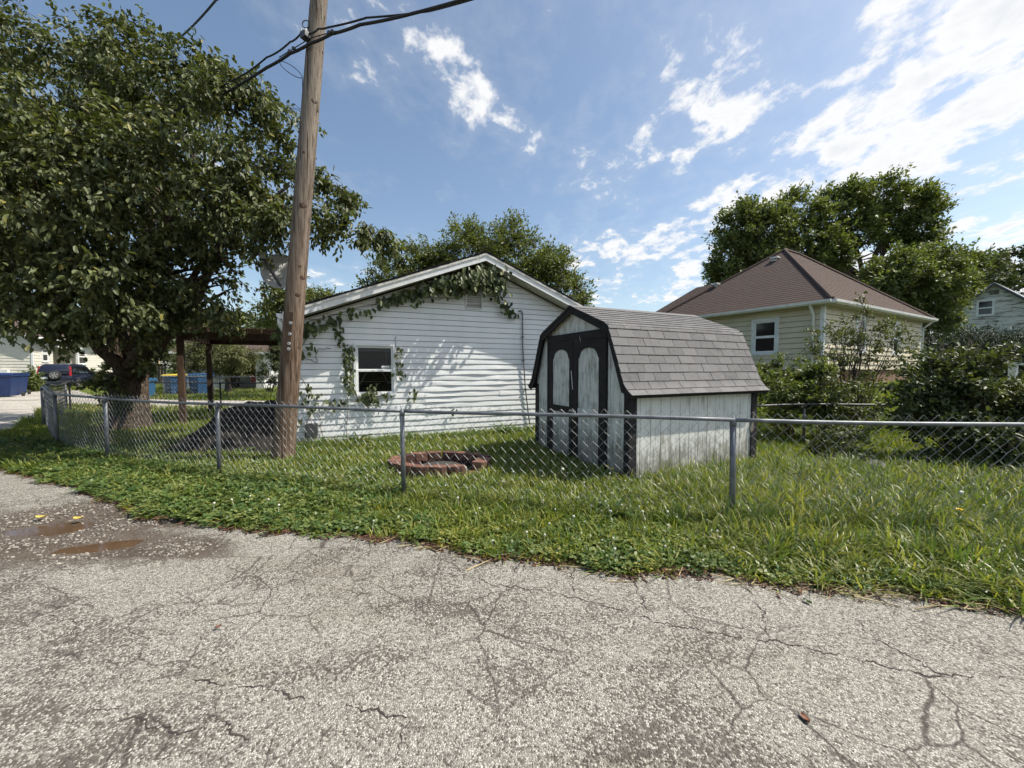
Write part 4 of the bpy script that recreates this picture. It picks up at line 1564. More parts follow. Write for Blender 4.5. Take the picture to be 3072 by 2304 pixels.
# ------------------------------------------------------------------ open white garage behind the porch
g0 = at(792, 1170, 28)
GF = frame((g0.x, g0.y, 0), (0.97, 0.24, 0), (-0.24, 0.97, 0))
gar = thing('open_garage', 'white open-fronted garage seen through the porch posts', 'garage', GF @ Vector((-2, 3, 0)))
MB(GF).span((-.50, 0, 0), (0.0, .18, 2.75)).build('pier', M['white_trim'], gar)
MB(GF).span((-2.75, .02, 0), (-2.45, .16, 2.3)).build('pier', M['white_trim'], gar)
MB(GF).span((-5.0, .03, 0), (-2.76, .16, 2.3)).build('front_wall', M['white_trim'], gar)
MB(GF).span((-5.0, -.02, 2.302), (-.502, .16, 2.75)).build('lintel', M['white_trim'], gar)
MB(GF).span((-5.0, 5.0, 0), (0, 5.2, 2.75)).build('rear_wall', M['grey_board'], gar)
MB(GF).span((-5.1, .17, 0), (-5.0, 5.2, 2.75)).build('side_wall', M['white_trim'], gar)
MB(GF).span((-.1, .19, 0), (0, 5.2, 2.75)).build('side_wall', M['white_trim'], gar)
MB(GF).prism([(-5.5, -.5, 2.78), (-5.5, 2.6, 4.1), (-5.5, 5.6, 2.78)], (6.4, 0, 0)).build('roof', M['brown_shingle'], gar)
MB(GF).span((-5.5, -.54, 2.62), (.9, -.50, 2.80)).build('fascia', M['white_trim'], gar)
MB(GF).span((-2.3, 2.0, 0), (-1.3, 3.0, 1.15)).build('workbench', M['white_trim'], gar)
MB(GF).span((-1.15, .9, .5), (-.85, 1.3, 1.15)).build('storage_box', M['lamp_red'], gar)
MB(GF).span((-.82, .9, .5), (-.6, 1.3, 1.0)).build('storage_box', M['bin_yellow'], gar)
# ------------------------------------------------------------------ utility pole
PB = Vector((-3.99, 6.62, 0))
PTOP = Vector((-2.94, 6.62, 10.2))
pole = thing('utility_pole', 'tall weathered wooden utility pole leaning right beside the fence', 'utility pole', PB)


def pole_at(z):
    return PB.lerp(PTOP, z / 10.2)


def pole_r(z):
    return float(np.interp(z, [-0.3, 0, 0.6, 1.5, 4, 8, 10.2], [0.20, 0.192, 0.172, 0.163, 0.146, 0.128, 0.12]))


seg, zsn = 28, 70
vs, fs = [], []
for i in range(zsn + 1):
    z = -0.3 + 10.5 * i / zsn
    c, r = pole_at(z), pole_r(z)
    for k in range(seg):
        a = 2 * math.pi * k / seg
        rr = r * (1 + 0.018 * math.sin(3 * a + z * 0.7) + 0.012 * math.sin(7 * a - z * 1.3) + random.uniform(-.006, .006))
        vs.append(c + Vector((math.cos(a) * rr, math.sin(a) * rr, 0)))
for i in range(zsn):
    for k in range(seg):
        k2 = (k + 1) % seg
        fs.append((i * seg + k, i * seg + k2, (i + 1) * seg + k2, (i + 1) * seg + k))
fs.append(tuple(range(zsn * seg, (zsn + 1) * seg)))
MB().add(vs, fs).build('shaft', M['weathered_pole_wood'], pole, True)


def pole_pt(z, ang, off=0.0):
    """ang: 0 faces the camera, positive to the right"""
    a = R(-90 + 31 + ang)          # the pole stands left of the camera
    return pole_at(z) + Vector((math.cos(a), math.sin(a), 0)) * (pole_r(z) + off), Vector((math.cos(a), math.sin(a), 0))


for z, ang, s in ((6.05, 20, .035), (5.95, 55, .022), (4.35, 5, .040), (3.18, 35, .038), (2.88, 10, .03), (3.35, 12, .02), (2.0, 46, .03), (6.9, 62, .02), (5.2, -20, .02)):
    p, n = pole_pt(z, ang, -0.012)
    MB().lathe([(s * 1.5, 0), (s * 1.1, .012), (s * .7, .014), (s * .3, .013)], p, n, 12).build('knot', M['knot_wood'], pole, True)
mb = MB()
p, n = pole_pt(2.35, -42, 0.003)
t_ = n.cross(Vector((0, 0, 1)))
for dz in range(12):
    a0, n2 = pole_pt(1.80 + dz * .068, -24, 0.001)
    mb.box(a0, (0.105, 0.012, 0.0675), Matrix((n2.cross(Vector((0, 0, 1))), n2, Vector((0, 0, 1)))).transposed())
mb.build('ground_wire_cover', M['brown_post'], pole)
for z in (2.40, 2.22, 2.06, 1.97):
    p, n = pole_pt(z, -14, 0.010)
    w_ = MB().lathe([(.025, 0), (.025, .008), (.012, .009), (.012, .018)], p, n, 12).build('washer', M['washer_zinc'], pole)
    MB().lathe([(.010, .018), (.010, .022)], p, n, 8).build('bolt', M['dull_steel'], w_)
# hooks, clamp and hanging wire
ZC = 7.03
p, n = pole_pt(ZC, -58, 0.0)
clamp = MB().box(p + n * .05, (0.13, 0.10, 0.10), Matrix((n.cross(Vector((0, 0, 1))), n, Vector((0, 0, 1)))).transposed()).build('cable_clamp', M['dull_steel'], pole, bevel=0.012)
for k in range(3):
    MB().lathe([(.014, 0), (.014, .05)], p + n * .06 + Vector((-.05 + k * .04, -.01, .04)), (0, 0, 1), 8).build('bolt', M['washer_zinc'], clamp)
ZH = 7.24
p, n = pole_pt(ZH, -70, 0)
hk = [p + Vector((-.005, -.02, .0)) + Vector((-.06 * math.sin(a) - .02, 0, .06 * math.cos(a))) for a in np.linspace(-.6, 4.2, 14)]
MB().tube(hk, .008, 6).build('eye_hook', M['dull_steel'], pole, True)
p0, n = pole_pt(6.28, -75, .006)
lp = [p0 + Vector((0, 0, .10 * k / 3)) for k in range(3)]
for k in range(22):
    a = k / 21
    lp.append(p0 + Vector((-.17 + .17 * math.cos(2 * math.pi * a), -.04 * math.sin(math.pi * a), .14 + .07 * math.sin(2 * math.pi * a) - .20 * (math.cos(2 * math.pi * a) - 1) * .5)))
lp += [p0 + Vector((0, 0, -.1 - .16 * k)) for k in range(5)]
MB().tube(lp, .0055, 5).build('loose_wire', M['cable_black'], pole, True)
p0, n = pole_pt(5.92, -80, .006)
MB().tube([p0, p0 + Vector((-.10, -.02, .07)), p0 + Vector((-.10, -.02, .0)), p0 + Vector((-.02, 0, -.01))], .004, 5, closed=True).build('wire_staple', M['cable_black'], pole)


def cable(pts, rad, label, sag=0.0, name='power_cable', group=None):
    full = []
    for a, b in zip(pts[:-1], pts[1:]):
        a, b = Vector(a), Vector(b)
        for k in range(14):
            t = k / 14
            full.append(a.lerp(b, t) - Vector((0, 0, sag * 4 * t * (1 - t))))
    full.append(Vector(pts[-1]))
    return tag(MB().tube(full, rad, 8).build(name, M['cable_black'], None, True), label, 'cable', group)


hook = pole_pt(ZH, -60, .10)[0]
clp = pole_pt(ZC - .08, -35, .13)[0]
clp2 = pole_pt(ZC - .09, 20, .05)[0]
cable([at(1900, -150, 5.25), at(1500, -28, 5.85), at(1290, 33, 6.12), at(1100, 53, 6.30), at(985, 82, 6.42), at(955, 86, 6.44), at(935, 100, 6.44), at(905, 98, 6.5)], 0.014, 'upper black cable running from the pole to the upper right', 0.01)
cable([at(1900, -140, 5.1), at(1500, -36, 5.75), at(1240, 40, 6.1), at(1080, 74, 6.28), at(994, 102, 6.38), at(929, 131, 6.42), at(871, 160, 6.55), at(800, 203, 6.85), at(660, 288, 7.6)], 0.022, 'thick lower black cable clamped across the pole into the tree', 0.012)
cable([at(907, 94, 6.5), at(870, 126, 6.6), at(800, 172, 6.9), at(700, 240, 7.4), at(470, 355, 8.6)], 0.013, 'black cable running down from the pole hook into the tree', 0.03)
cable([at(1010, 93, 6.34), at(960, 106, 6.42), at(930, 115, 6.42), at(880, 146, 6.52), at(838, 172, 6.68)], 0.007, 'thin steel support wire beside the cable clamp on the pole', 0.0)
for (x, y, d) in ((988, 98, 6.36), (998, 95, 6.34), (870, 155, 6.53), (882, 146, 6.51)):
    q = at(x, y, d)
    tag(MB().box(q, (.05, .05, .045), Matrix.Rotation(.5, 3, 'Y')).build('cable_clip', M['dull_steel'], None, bevel=.008),
        'small steel clip on the cable ' + ('left of the pole, nearer the leaves' if x == 870 else 'left of the pole, nearer the clamp' if x == 882 else 'right of the pole, lower of two' if x == 988 else 'right of the pole, upper of two'), 'clip', 'cable clips beside the pole')
cable([at(700, -60, 7.5), at(648, 0, 8.2), at(528, 122, 10.5), at(470, 180, 12)], 0.02, 'separate black cable entering the tree crown from the top', 0.05)

# ------------------------------------------------------------------ satellite dish on the house's left eave
dc = at(842, 818, 8.3)
dish = thing('satellite_dish', 'grey satellite dish half hidden behind the utility pole', 'satellite dish', dc)
dn = Vector((0.30, -0.90, 0.30)).normalized()
dx_ = dn.cross(Vector((0, 0, 1))).normalized() * -1
dy_ = dx_.cross(dn) * -1
if dy_.z < 0:
    dy_ = -dy_
if dx_.x < 0:
    dx_ = -dx_
vs, fs = [], []
for side in (0, 1):
    for i in range(7):
        for k in range(24):
            a = 2 * math.pi * k / 24
            r = i / 6
            vs.append(dc + dx_ * (0.36 * r * math.cos(a)) + dy_ * (0.41 * r * math.sin(a)) + dn * (0.075 * r * r - .012 * side))
for side in (0, 1):
    for i in range(6):
        for k in range(24):
            k2 = (k + 1) % 24
            b = side * 168
            fs.append((b + i * 24 + k, b + i * 24 + k2, b + (i + 1) * 24 + k2, b + (i + 1) * 24 + k))
for k in range(24):
    k2 = (k + 1) % 24
    fs.append((144 + k, 144 + k2, 168 + 144 + k2, 168 + 144 + k))
MB().add(vs, fs).build('reflector', M['dish_grey'], dish, True)
lnb = dc - dx_ * .24 + dn * .34 + dy_ * .10
MB().beam(dc + dn * .02 - dy_ * .40 + dx_ * .06, lnb, .035, .045).build('feed_arm', M['dark_grey'], dish)
MB().box(lnb + dy_ * .06, (.15, .10, .11)).build('feed_horn', M['dish_grey'], dish, bevel=.02)
roofp = HF @ Vector((0.3, 0.5, EAVE + .25))
MB().tube([dc - dn * .02, dc - dn * .12 - Vector((0, 0, .12)), roofp], .025, 8).build('mast', M['dull_steel'], dish, True)
tc = bpy.data.curves.new('lettering', 'FONT')
tc.body = 'DIRECTV'
tc.size = 0.135
tc.extrude = 0.001
tc.align_x = 'CENTER'
tmp = bpy.data.objects.new('lettering', tc)
COL.objects.link(tmp)
tme = bpy.data.meshes.new_from_object(tmp.evaluated_get(bpy.context.evaluated_depsgraph_get()))
bpy.data.objects.remove(tmp)
tme.materials.clear()
tme.materials.append(M['white_paint'])
tm = Matrix((dx_, dy_, dn)).transposed().to_4x4()
tm.translation = dc + dn * .050 + dy_ * .10 + dx_ * .10
link('lettering', tme, dish, tm)

# ------------------------------------------------------------------ chain-link fences


def smooth_line(pts, step=0.06):
    """Catmull-Rom through plan points"""
    P = [Vector((p[0], p[1], 0)) for p in pts]
    P = [P[0] * 2 - P[1]] + P + [P[-1] * 2 - P[-2]]
    out = []
    for i in range(1, len(P) - 2):
        p0, p1, p2, p3 = P[i - 1:i + 3]
        n = max(2, int((p2 - p1).length / step))
        for k in range(n):
            t = k / n
            out.append(0.5 * ((2 * p1) + (p2 - p0) * t + (2 * p0 - 5 * p1 + 4 * p2 - p3) * t * t + (3 * p1 - p0 - 3 * p2 + p3) * t ** 3))
    out.append(P[-2])
    return out


def mesh_panel(name, pts, H, parent, mat, w=0.118, dh=0.118, rad=0.0023, over=0.072, z0=0.02, seg=3):
    """woven wire: every wire a zigzag from top to bottom"""
    L = np.concatenate([[0], np.cumsum([(b - a).length for a, b in zip(pts[:-1], pts[1:])])])
    xs, ys, zs = [np.array([p[i] for p in pts]) for i in range(3)]

    def pos(s):
        return np.interp(s, L, xs), np.interp(s, L, ys), np.interp(s, L, zs)
    mb = MB()
    n = int(L[-1] / (w / 2))
    rows = int((H + over - z0) / (dh / 2))
    for k in range(n):
        path = []
        for j in range(rows + 1):
            odd = (j + k) % 2
            s = (k + odd) * w / 2
            s += 0.006 * math.sin(j * 2.1 + k * 0.9)
            x, y, zz = pos(min(s, L[-1]))
            i0 = min(max(int(np.searchsorted(L, min(s, L[-1] - 1e-4))) - 1, 0), len(pts) - 2)
            d = (pts[i0 + 1] - pts[i0])
            nn = Vector((-d.y, d.x, 0)).normalized()
            bow = 0.012 * math.sin(s * 1.3 + 0.7) * math.sin((H - j * dh / 2) * 2.2)
            o_ = 0.0028 * (1 if (j % 2) else -1) - 0.026 + bow * 0.6
            zt = H + over - j * dh / 2 + (random.uniform(-.008, .012) if j == 0 else 0)
            path.append(Vector((x, y, zz + max(zt, 0.0))) + nn * o_)
        mb.tube(path, rad, seg, False)
    return mb.build(name, mat, parent, False)


def fence(root, pts_posts, H, wire, rail_r=0.021, post_r=0.029, pm='galvanised', mesh=True, w=0.118, wr=0.0023, rail=None):
    gz = lambda p: float(hz(p[0], p[1]))
    line = smooth_line(pts_posts)
    # split the smooth line at the posts
    idx = [min(range(len(line)), key=lambda i: (line[i] - Vector((q[0], q[1], 0))).length) for q in pts_posts]
    for i, q in enumerate(pts_posts):
        b = Vector((q[0], q[1], gz(q)))
        ln = Vector((random.uniform(-.012, .012), random.uniform(-.012, .012), 0))
        pr = post_r * (1.35 if len(q) > 2 else 1)
        po = MB().tube([b - Vector((0, 0, .1)), b + ln * .5 + Vector((0, 0, H * .5)), b + ln + Vector((0, 0, H - .045))], pr, 12).build('post', M[pm], root, True)
        MB().lathe([(pr * 1.12, -.05), (pr * 1.12, -.01), (pr * .9, .012), (pr * .35, .030), (pr * .30, .042)], b + ln + Vector((0, 0, H - .01)), (0, 0, 1), 12).build('cap', M[pm], po, True)
    for a, b in zip(idx[:-1], idx[1:]):
        sp = [p + Vector((0, 0, gz(p))) for p in line[a:b + 1]]
        sub = sp[::6] + [sp[-1]]
        MB().tube([p + Vector((0, 0, H + .008 * math.sin(p.x * 1.4))) for p in sub], rail_r, 10).build('top_rail', M[rail or pm], root, True)
        if mesh:
            mesh_panel('chain_link_mesh', sp, H, root, M[wire], w=w, dh=w, rad=wr)
    return root


FH = 1.12
front_posts = [(6.9, 3.30), (2.28, 3.92), (-1.36, 4.78), (-4.32, 5.62), (-7.08, 6.68), (-9.40, 7.90), (-12.9, 10.55, 1)]
fr = thing('chain_link_fence', 'galvanised chain-link fence with round top rail along the alley', 'fence', (-1.36, 4.78, 0))
fence(fr, front_posts, FH, 'galvanised_wire')
sd = thing('chain_link_fence', 'short chain-link fence run turning back along the gravel lane', 'fence', (-14.2, 12.2, 0))
fence(sd, [(-12.95, 10.62), (-16.4, 14.1, 1)], FH, 'dull_steel', pm='dull_steel', wr=0.003)
bk = thing('chain_link_fence', 'dark chain-link back fence behind the tree trunk and porch', 'fence', (-12, 13.6, 0))
fence(bk, [(-16.3, 14.15), (-13.4, 13.9), (-10.4, 13.7), (-7.4, 13.5)], FH, 'dull_steel', pm='black_steel', wr=0.003, w=0.16)
fr2 = thing('chain_link_fence', 'far chain-link fence with pale rail in front of the white garage', 'fence', (-14, 19.5, 0))
fence(fr2, [(-18.4, 20.3), (-15.2, 20.0), (-12.0, 19.8), (-9.0, 19.6)], 1.2, 'galvanised_wire', wr=0.004, w=0.2)
lo = thing('chain_link_fence', 'low rusty side fence with post half hidden in the bushes', 'fence', (6.2, 7.8, 0))
fence(lo, [(4.9, 7.75), (6.0, 7.85), (8.6, 7.5)], 0.86, 'dull_steel', pm='dull_steel', mesh=False)

# ------------------------------------------------------------------ ring fire pit of red blocks
fc_ = gr(1325, 1402)
FC = Vector((fc_.x, fc_.y - .12, 0))
pit = thing('fire_pit', 'low round fire pit of red concrete blocks behind the fence', 'fire pit', FC)
R0, R1 = 0.60, 0.82
FY = 0.70
for row in range(2):
    nbk = 17
    for k in range(nbk):
        if row == 1 and k in (14,):
            continue
        a0 = 2 * math.pi * (k + .5 * row) / nbk + .015
        a1 = 2 * math.pi * (k + 1 + .5 * row) / nbk - .015
        jr = random.uniform(-.018, .018)
        pl = []
        for a, r in ((a0, R0 + .02), ((a0 + a1) / 2, R0), (a1, R0 + .02), (a1, R1 - .02), ((a0 + a1) / 2 + .06, R1 + .012), ((a0 + a1) / 2 - .06, R1 + .012), (a0, R1 - .02)):
            pl.append(FC + Vector((math.cos(a) * (r + jr), math.sin(a) * (r + jr) * FY, row * .135 - .085 + random.uniform(0, .004))))
        back = math.sin((a0 + a1) / 2) > 0.2
        o = MB().prism(pl, (0, 0, .130)).build('block', M['fire_block_sooty' if back and (row == 0 or k % 3 == 0) else 'fire_block'], pit, bevel=.006)
MB().lathe([(R0 * FY, 0), (R0 * FY * .8, .045), (.2, .06), (.01, .065)], FC + Vector((0, 0, .01)), (0, 0, 1), 24).build('ash_bed', M['ash'], pit, True)

# ------------------------------------------------------------------ wheeled bins
def bin_(name, label, loc, rz, w, d, h, body, lid, group=None, mark=False):
    F = Matrix.Translation(loc) @ Matrix.Rotation(rz, 4, 'Z')
    t = thing(name, label, 'bin', loc, group)
    b0, b1 = 0.80, 1.0
    mb = MB(F)
    mb.add([(-w / 2 * b0, -d / 2 * b0, .08), (w / 2 * b0, -d / 2 * b0, .08), (w / 2 * b0, d / 2 * b0, .08), (-w / 2 * b0, d / 2 * b0, .08),
            (-w / 2, -d / 2, h * .92), (w / 2, -d / 2, h * .92), (w / 2, d / 2, h * .92), (-w / 2, d / 2, h * .92)],
           [(0, 3, 2, 1), (0, 1, 5, 4), (1, 2, 6, 5), (2, 3, 7, 6), (3, 0, 4, 7), (4, 5, 6, 7)])
    mb.build('body', M[body], t, bevel=.03)
    MB(F).span((-w / 2 - .03, -d / 2 - .03, h * .86), (w / 2 + .03, d / 2 + .03, h * .921)).build('rim', M[body], t, bevel=.012)
    mb = MB(F)
    mb.prism([(-w / 2 - .04, -d / 2 - .05, h * .925), (-w / 2 - .04, d / 2 + .03, h * .925), (-w / 2 - .04, d / 2 - .02, h * 1.0), (-w / 2 - .04, -d / 2 + .06, h * .985)], (w + .08, 0, 0))
    mb.build('lid', M[lid], t, bevel=.02)
    MB(F).tube([(-w / 2 + .08, d / 2 + .07, h * .88), (w / 2 - .08, d / 2 + .07, h * .88)], .018, 8).build('handle', M[body], t, True)
    for s in (-1, 1):
        MB(F).lathe([(.13, -.03), (.14, -.015), (.14, .015), (.13, .03)], (s * (w / 2 - .02), d / 2 - .02, .14), (1, 0, 0), 14).build('wheel', M['bin_dark'], t, True)
    MB(F).span((-w * .18, -d / 2 * .93, h * .30), (w * .18, -d / 2 * .885 + .06, h * .36)).build('grip_bar', M[body], t)
    if mark:
        mb = MB(F)
        y = -d / 2 * .94
        fy = lambda z: -d / 2 * (b0 + (b1 - b0) * (z - .08) / (h * .92 - .08)) - .006

        def stroke(pts, wd=.028):
            for (x0, z0), (x1, z1) in zip(pts[:-1], pts[1:]):
                mb.beam((x0, fy(z0), z0), (x1, fy(z1), z1), wd, .006, (0, -1, 0))
        stroke([(-.08, .72), (-.08, .56)]); stroke([(.0, .72), (.0, .56)]); stroke([(-.08, .64), (.0, .64)])
        stroke([(-.08, .50), (-.08, .36)]); stroke([(-.08, .50), (.0, .36)]); stroke([(.0, .36), (.0, .50)])
        stroke([(.05, .48), (.10, .58), (.17, .58), (.22, .48), (.16, .42), (.05, .48)], .035)
        mb.build('white_mark', M['white_paint'], t)
    return t


def gp(px, py):
    p = gr(px, py)
    return Vector((p.x, p.y, 0.0))


bin_('wheeled_bin', 'light blue recycling bin with white mark right of the trunk', gp(438, 1196), R(-32), .78, .7, 1.12, 'bin_light_blue', 'bin_light_blue', mark=True)
bin_('wheeled_bin', 'blue bin with a yellow lid behind the porch post', gp(527, 1188), R(-28), 1.02, .85, 1.30, 'bin_blue', 'bin_yellow')
bin_('wheeled_bin', 'blue bin with blue lid behind the second porch post', gp(604, 1188), R(-24), .98, .85, 1.34, 'bin_blue', 'bin_blue')
bin_('wheeled_bin', 'large navy blue bin at the left picture edge beside the gravel lane', gp(6, 1192), R(28), 1.25, 1.0, 1.38, 'bin_navy', 'bin_navy')
bin_('wheeled_bin', 'second navy blue bin standing behind the large one at the lane', gp(40, 1186), R(30), 1.0, .9, 1.36, 'bin_navy', 'bin_navy')

# ------------------------------------------------------------------ parked dark SUV
CF = frame((-36.4, 29.4, 0.02), (0.893, 0.45, 0), (-0.45, 0.893, 0))
car = thing('parked_suv', 'dark navy SUV with spare wheel on its tailgate parked by the beige house', 'car', CF @ Vector((1, 2.4, 0)))
CWd, CLn, CH = 1.95, 4.9, 1.92


def body_loft(stations):
    """stations: (y, half-width bottom, half-width top, z bottom, z top)"""
    vs, fs = [], []
    n = 8
    for (y, wb, wt, z0, z1) in stations:
        c = CWd / 2
        zm_ = z0 + (z1 - z0) * .55
        for (x, z) in ((-wb * .94, z0), (-wb, z0 + .08), (-(wb * .45 + wt * .55) - .01, zm_), (-wt, z1 - .05), (-wt + .06, z1), (wt - .06, z1), (wt, z1 - .05), ((wb * .45 + wt * .55) + .01, zm_), (wb, z0 + .08), (wb * .94, z0)):
            vs.append((c + x, y, z))
    n = 10
    for i in range(len(stations) - 1):
        for k in range(n):
            k2 = (k + 1) % n
            fs.append((i * n + k, i * n + k2, (i + 1) * n + k2, (i + 1) * n + k))
    fs.append(tuple(range(n))[::-1])
    fs.append(tuple(range((len(stations) - 1) * n, len(stations) * n)))
    return vs, fs


vs, fs = body_loft([(0.0, .90, .90, .48, 1.02), (0.10, .96, .96, .38, 1.10), (1.2, .975, .96, .34, 1.14), (3.2, .975, .95, .34, 1.12), (3.6, .97, .93, .34, 1.10), (4.55, .95, .85, .36, .98), (4.85, .88, .78, .42, .82)])
cb = MB(CF).add(vs, fs).build('body', M['car_navy'], car, True)
vs, fs = body_loft([(0.04, .92, .84, 1.02, 1.55), (0.22, .93, .78, 1.05, 1.86), (0.7, .93, .77, 1.08, 1.92), (2.2, .93, .77, 1.08, 1.91), (2.75, .92, .76, 1.08, 1.82), (3.65, .90, .88, 1.06, 1.12)])
MB(CF).add(vs, fs).build('cabin', M['car_navy'], car, True)
c = CWd / 2
for s in (-1, 1):
    for (y0, y1, yt0, yt1) in ((.30, 1.05, .42, 1.03), (1.12, 2.02, 1.10, 2.0), (2.10, 3.25, 2.08, 2.62)):
        zb, zt = 1.20, 1.74
        xb, xt = c + s * .945, c + s * .832
        MB(CF).prism([(xb, y0, zb), (xb, y1, zb), (xt, yt1, zt), (xt, yt0, zt)], (s * .012, 0, 0)).build('side_window', M['car_glass'], car)
MB(CF).prism([(c - .78, .000, 1.16), (c + .78, .000, 1.16), (c + .68, .165, 1.74), (c - .68, .165, 1.74)], (0, -.012, 0)).build('rear_window', M['car_glass'], car)
MB(CF).prism([(c - .78, 3.60, 1.16), (c + .78, 3.60, 1.16), (c + .68, 2.80, 1.80), (c - .68, 2.80, 1.80)], (0, .014, .016)).build('windscreen', M['car_glass'], car)
for s in (-1, 1):
    MB(CF).prism([(c + s * .84, -.02, 1.02), (c + s * .95, -.02, 1.02), (c + s * .89, .10, 1.76), (c + s * .79, .12, 1.76)], (0, .12, 0)).build('tail_light', M['lamp_red'], car, bevel=.015)
    MB(CF).box((c + s * .78, 4.80, .74), (.32, .12, .16)).build('headlight', M['alloy'], car, bevel=.03)
    MB(CF).box((c + s * 1.06, 3.05, 1.22), (.2, .12, .14)).build('mirror', M['car_navy'], car, bevel=.03)
    for y in (.95, 3.85):
        wl = MB(CF).lathe([(.24, -.11), (.35, -.11), (.37, -.08), (.37, .08), (.35, .11), (.24, .11)], (c + s * .89, y, .37), (s, 0, 0), 24).build('wheel', M['tyre'], car, True)
        mbw = MB(CF)
        mbw.lathe([(.245, .06), (.245, .105), (.22, .11), (.20, .08)], (c + s * .89, y, .37), (s, 0, 0), 20)
        for q in range(6):
            a = q * math.pi / 3
            dd = Vector((0, math.cos(a), math.sin(a)))
            mbw.beam(Vector((c + s * 1.0, y, .37)), Vector((c + s * 1.0, y, .37)) + dd * .22, .06, .02, (s, 0, 0))
        mbw.build('rim', M['alloy'], wl)
MB(CF).box((c, -.06, .50), (1.86, .20, .26)).build('rear_bumper', M['car_grey'], car, bevel=.05)
sp = MB(CF).lathe([(.22, 0), (.34, 0), (.36, .03), (.36, .17), (.34, .20), (.22, .20)], (c + .08, -.02, 1.06), (0, -1, 0), 26).build('spare_wheel', M['tyre'], car, True)
mbw = MB(CF)
mbw.lathe([(.245, .14), (.245, .205), (.225, .21), (.21, .16)], (c + .08, -.02, 1.06), (0, -1, 0), 22)
for q in range(6):
    a = q * math.pi / 3 + .3
    dd = Vector((math.cos(a), 0, math.sin(a)))
    mbw.beam(Vector((c + .08, -.215, 1.06)), Vector((c + .08, -.215, 1.06)) + dd * .235, .07, .02, (0, -1, 0))
mbw.build('rim', M['alloy'], sp)
MB(CF).box((c - .55, -.03, .86), (.42, .03, .16)).build('number_plate', M['white_paint'], car)
for s in (-1, 1):
    MB(CF).tube([(c + s * .70, .5, 1.94), (c + s * .70, 2.3, 1.94)], .02, 6).build('roof_rail', M['car_grey'], car)

# ------------------------------------------------------------------ odds and ends around the yard
# timber post and board fence far left
q = gp(476, 1128 + 18)
tag(MB().tube([q, q + Vector((0, 0, 2.6))], .22, 10).build('timber_post', M['straw'], None, True), 'pale yellowish timber post beyond the trunk', 'post')
wf = thing('board_fence', 'grey vertical board fence right of the beige house', 'fence', (-34.0, 41, 0))
for k in range(16):
    b = Vector((-41.5 + k * .30, 40.6 + k * .03, 0))
    MB().box(b + Vector((0, 0, 1.05 + random.uniform(-.05, .05))), (.27, .04, 2.1)).build('board', M['grey_board'], wf)
for zz in (.5, 1.6):
    MB().beam(Vector((-41.6, 40.65, zz)), Vector((-36.8, 41.1, zz)), .05, .10).build('fence_rail', M['grey_board'], wf)
# grey stone lying in the grass at right
sc_ = gr(2625, 1428)
bm = bmesh.new()
bmesh.ops.create_icosphere(bm, subdivisions=3, radius=1)
for v_ in bm.verts:
    p_ = v_.co
    k = 1 + .22 * math.sin(p_.x * 3 + 1) * math.sin(p_.y * 4) + .12 * math.sin(p_.z * 7 + p_.x * 5)
    v_.co = Vector((p_.x * .20 * k, p_.y * .15 * k, p_.z * .10 * k)) + Vector((sc_.x, sc_.y, .12))
me = bpy.data.meshes.new('stone')
bm.to_mesh(me); bm.free()
me.materials.append(M['stone'])
me.polygons.foreach_set('use_smooth', [True] * len(me.polygons))
tag(link('stone', me), 'grey rounded stone lying in the grass under the right bushes', 'stone')
# white railing beyond the right bush
wr_ = thing('white_railing', 'white painted railing beyond the dark bush at the right edge', 'railing', at(3040, 1150, 14))
q0, q1 = at(2998, 1088, 14), at(3130, 1096, 13.2)
for p_ in (at(3034, 1100, 13.8), at(3046, 1100, 13.7), at(3110, 1100, 13.3)):
    MB().box((p_.x, p_.y, 1.0), (.10, .10, 1.5)).build('post', M['white_paint'], wr_)
MB().beam(q0, q1, .10, .08).build('rail', M['white_paint'], wr_)
MB().beam(q0 - Vector((0, 0, .65)), q1 - Vector((0, 0, .65)), .08, .07).build('rail', M['white_paint'], wr_)

# dark pile of mulch beside the house, in its shade
mx, my = np.meshgrid(np.linspace(-7.3, -4.45, 60), np.linspace(6.5, 10.6, 80))
mh = 0.92 * sstep(-7.15, -5.85, mx - 0.10 * (my - 8)) * sstep(6.75, 8.35, my) * sstep(10.5, 9.0, my)
mh = mh * (1 - 0.25 * sstep(-5.3, -4.5, mx)) + 0.035 * np.sin(mx * 9) * np.sin(my * 8) * (mh > .05) + 0.02 * np.sin(mx * 23 + 1) * np.sin(my * 19) * (mh > .05) - 0.04
ii = np.arange(mx.size).reshape(mx.shape)
f = np.stack([ii[:-1, :-1].ravel(), ii[:-1, 1:].ravel(), ii[1:, 1:].ravel(), ii[1:, :-1].ravel()], 1)
tag(link('mulch_pile', np_mesh('mulch_pile', np.stack([mx.ravel(), my.ravel(), mh.ravel()], 1), f, M['black_mulch'], smooth=True)), 'black sloping pile of mulch in the shade beside the white house', 'pile')
# ------------------------------------------------------------------ foliage
def unit(v):
    return v / np.maximum(np.linalg.norm(v, axis=-1, keepdims=True), 1e-9)


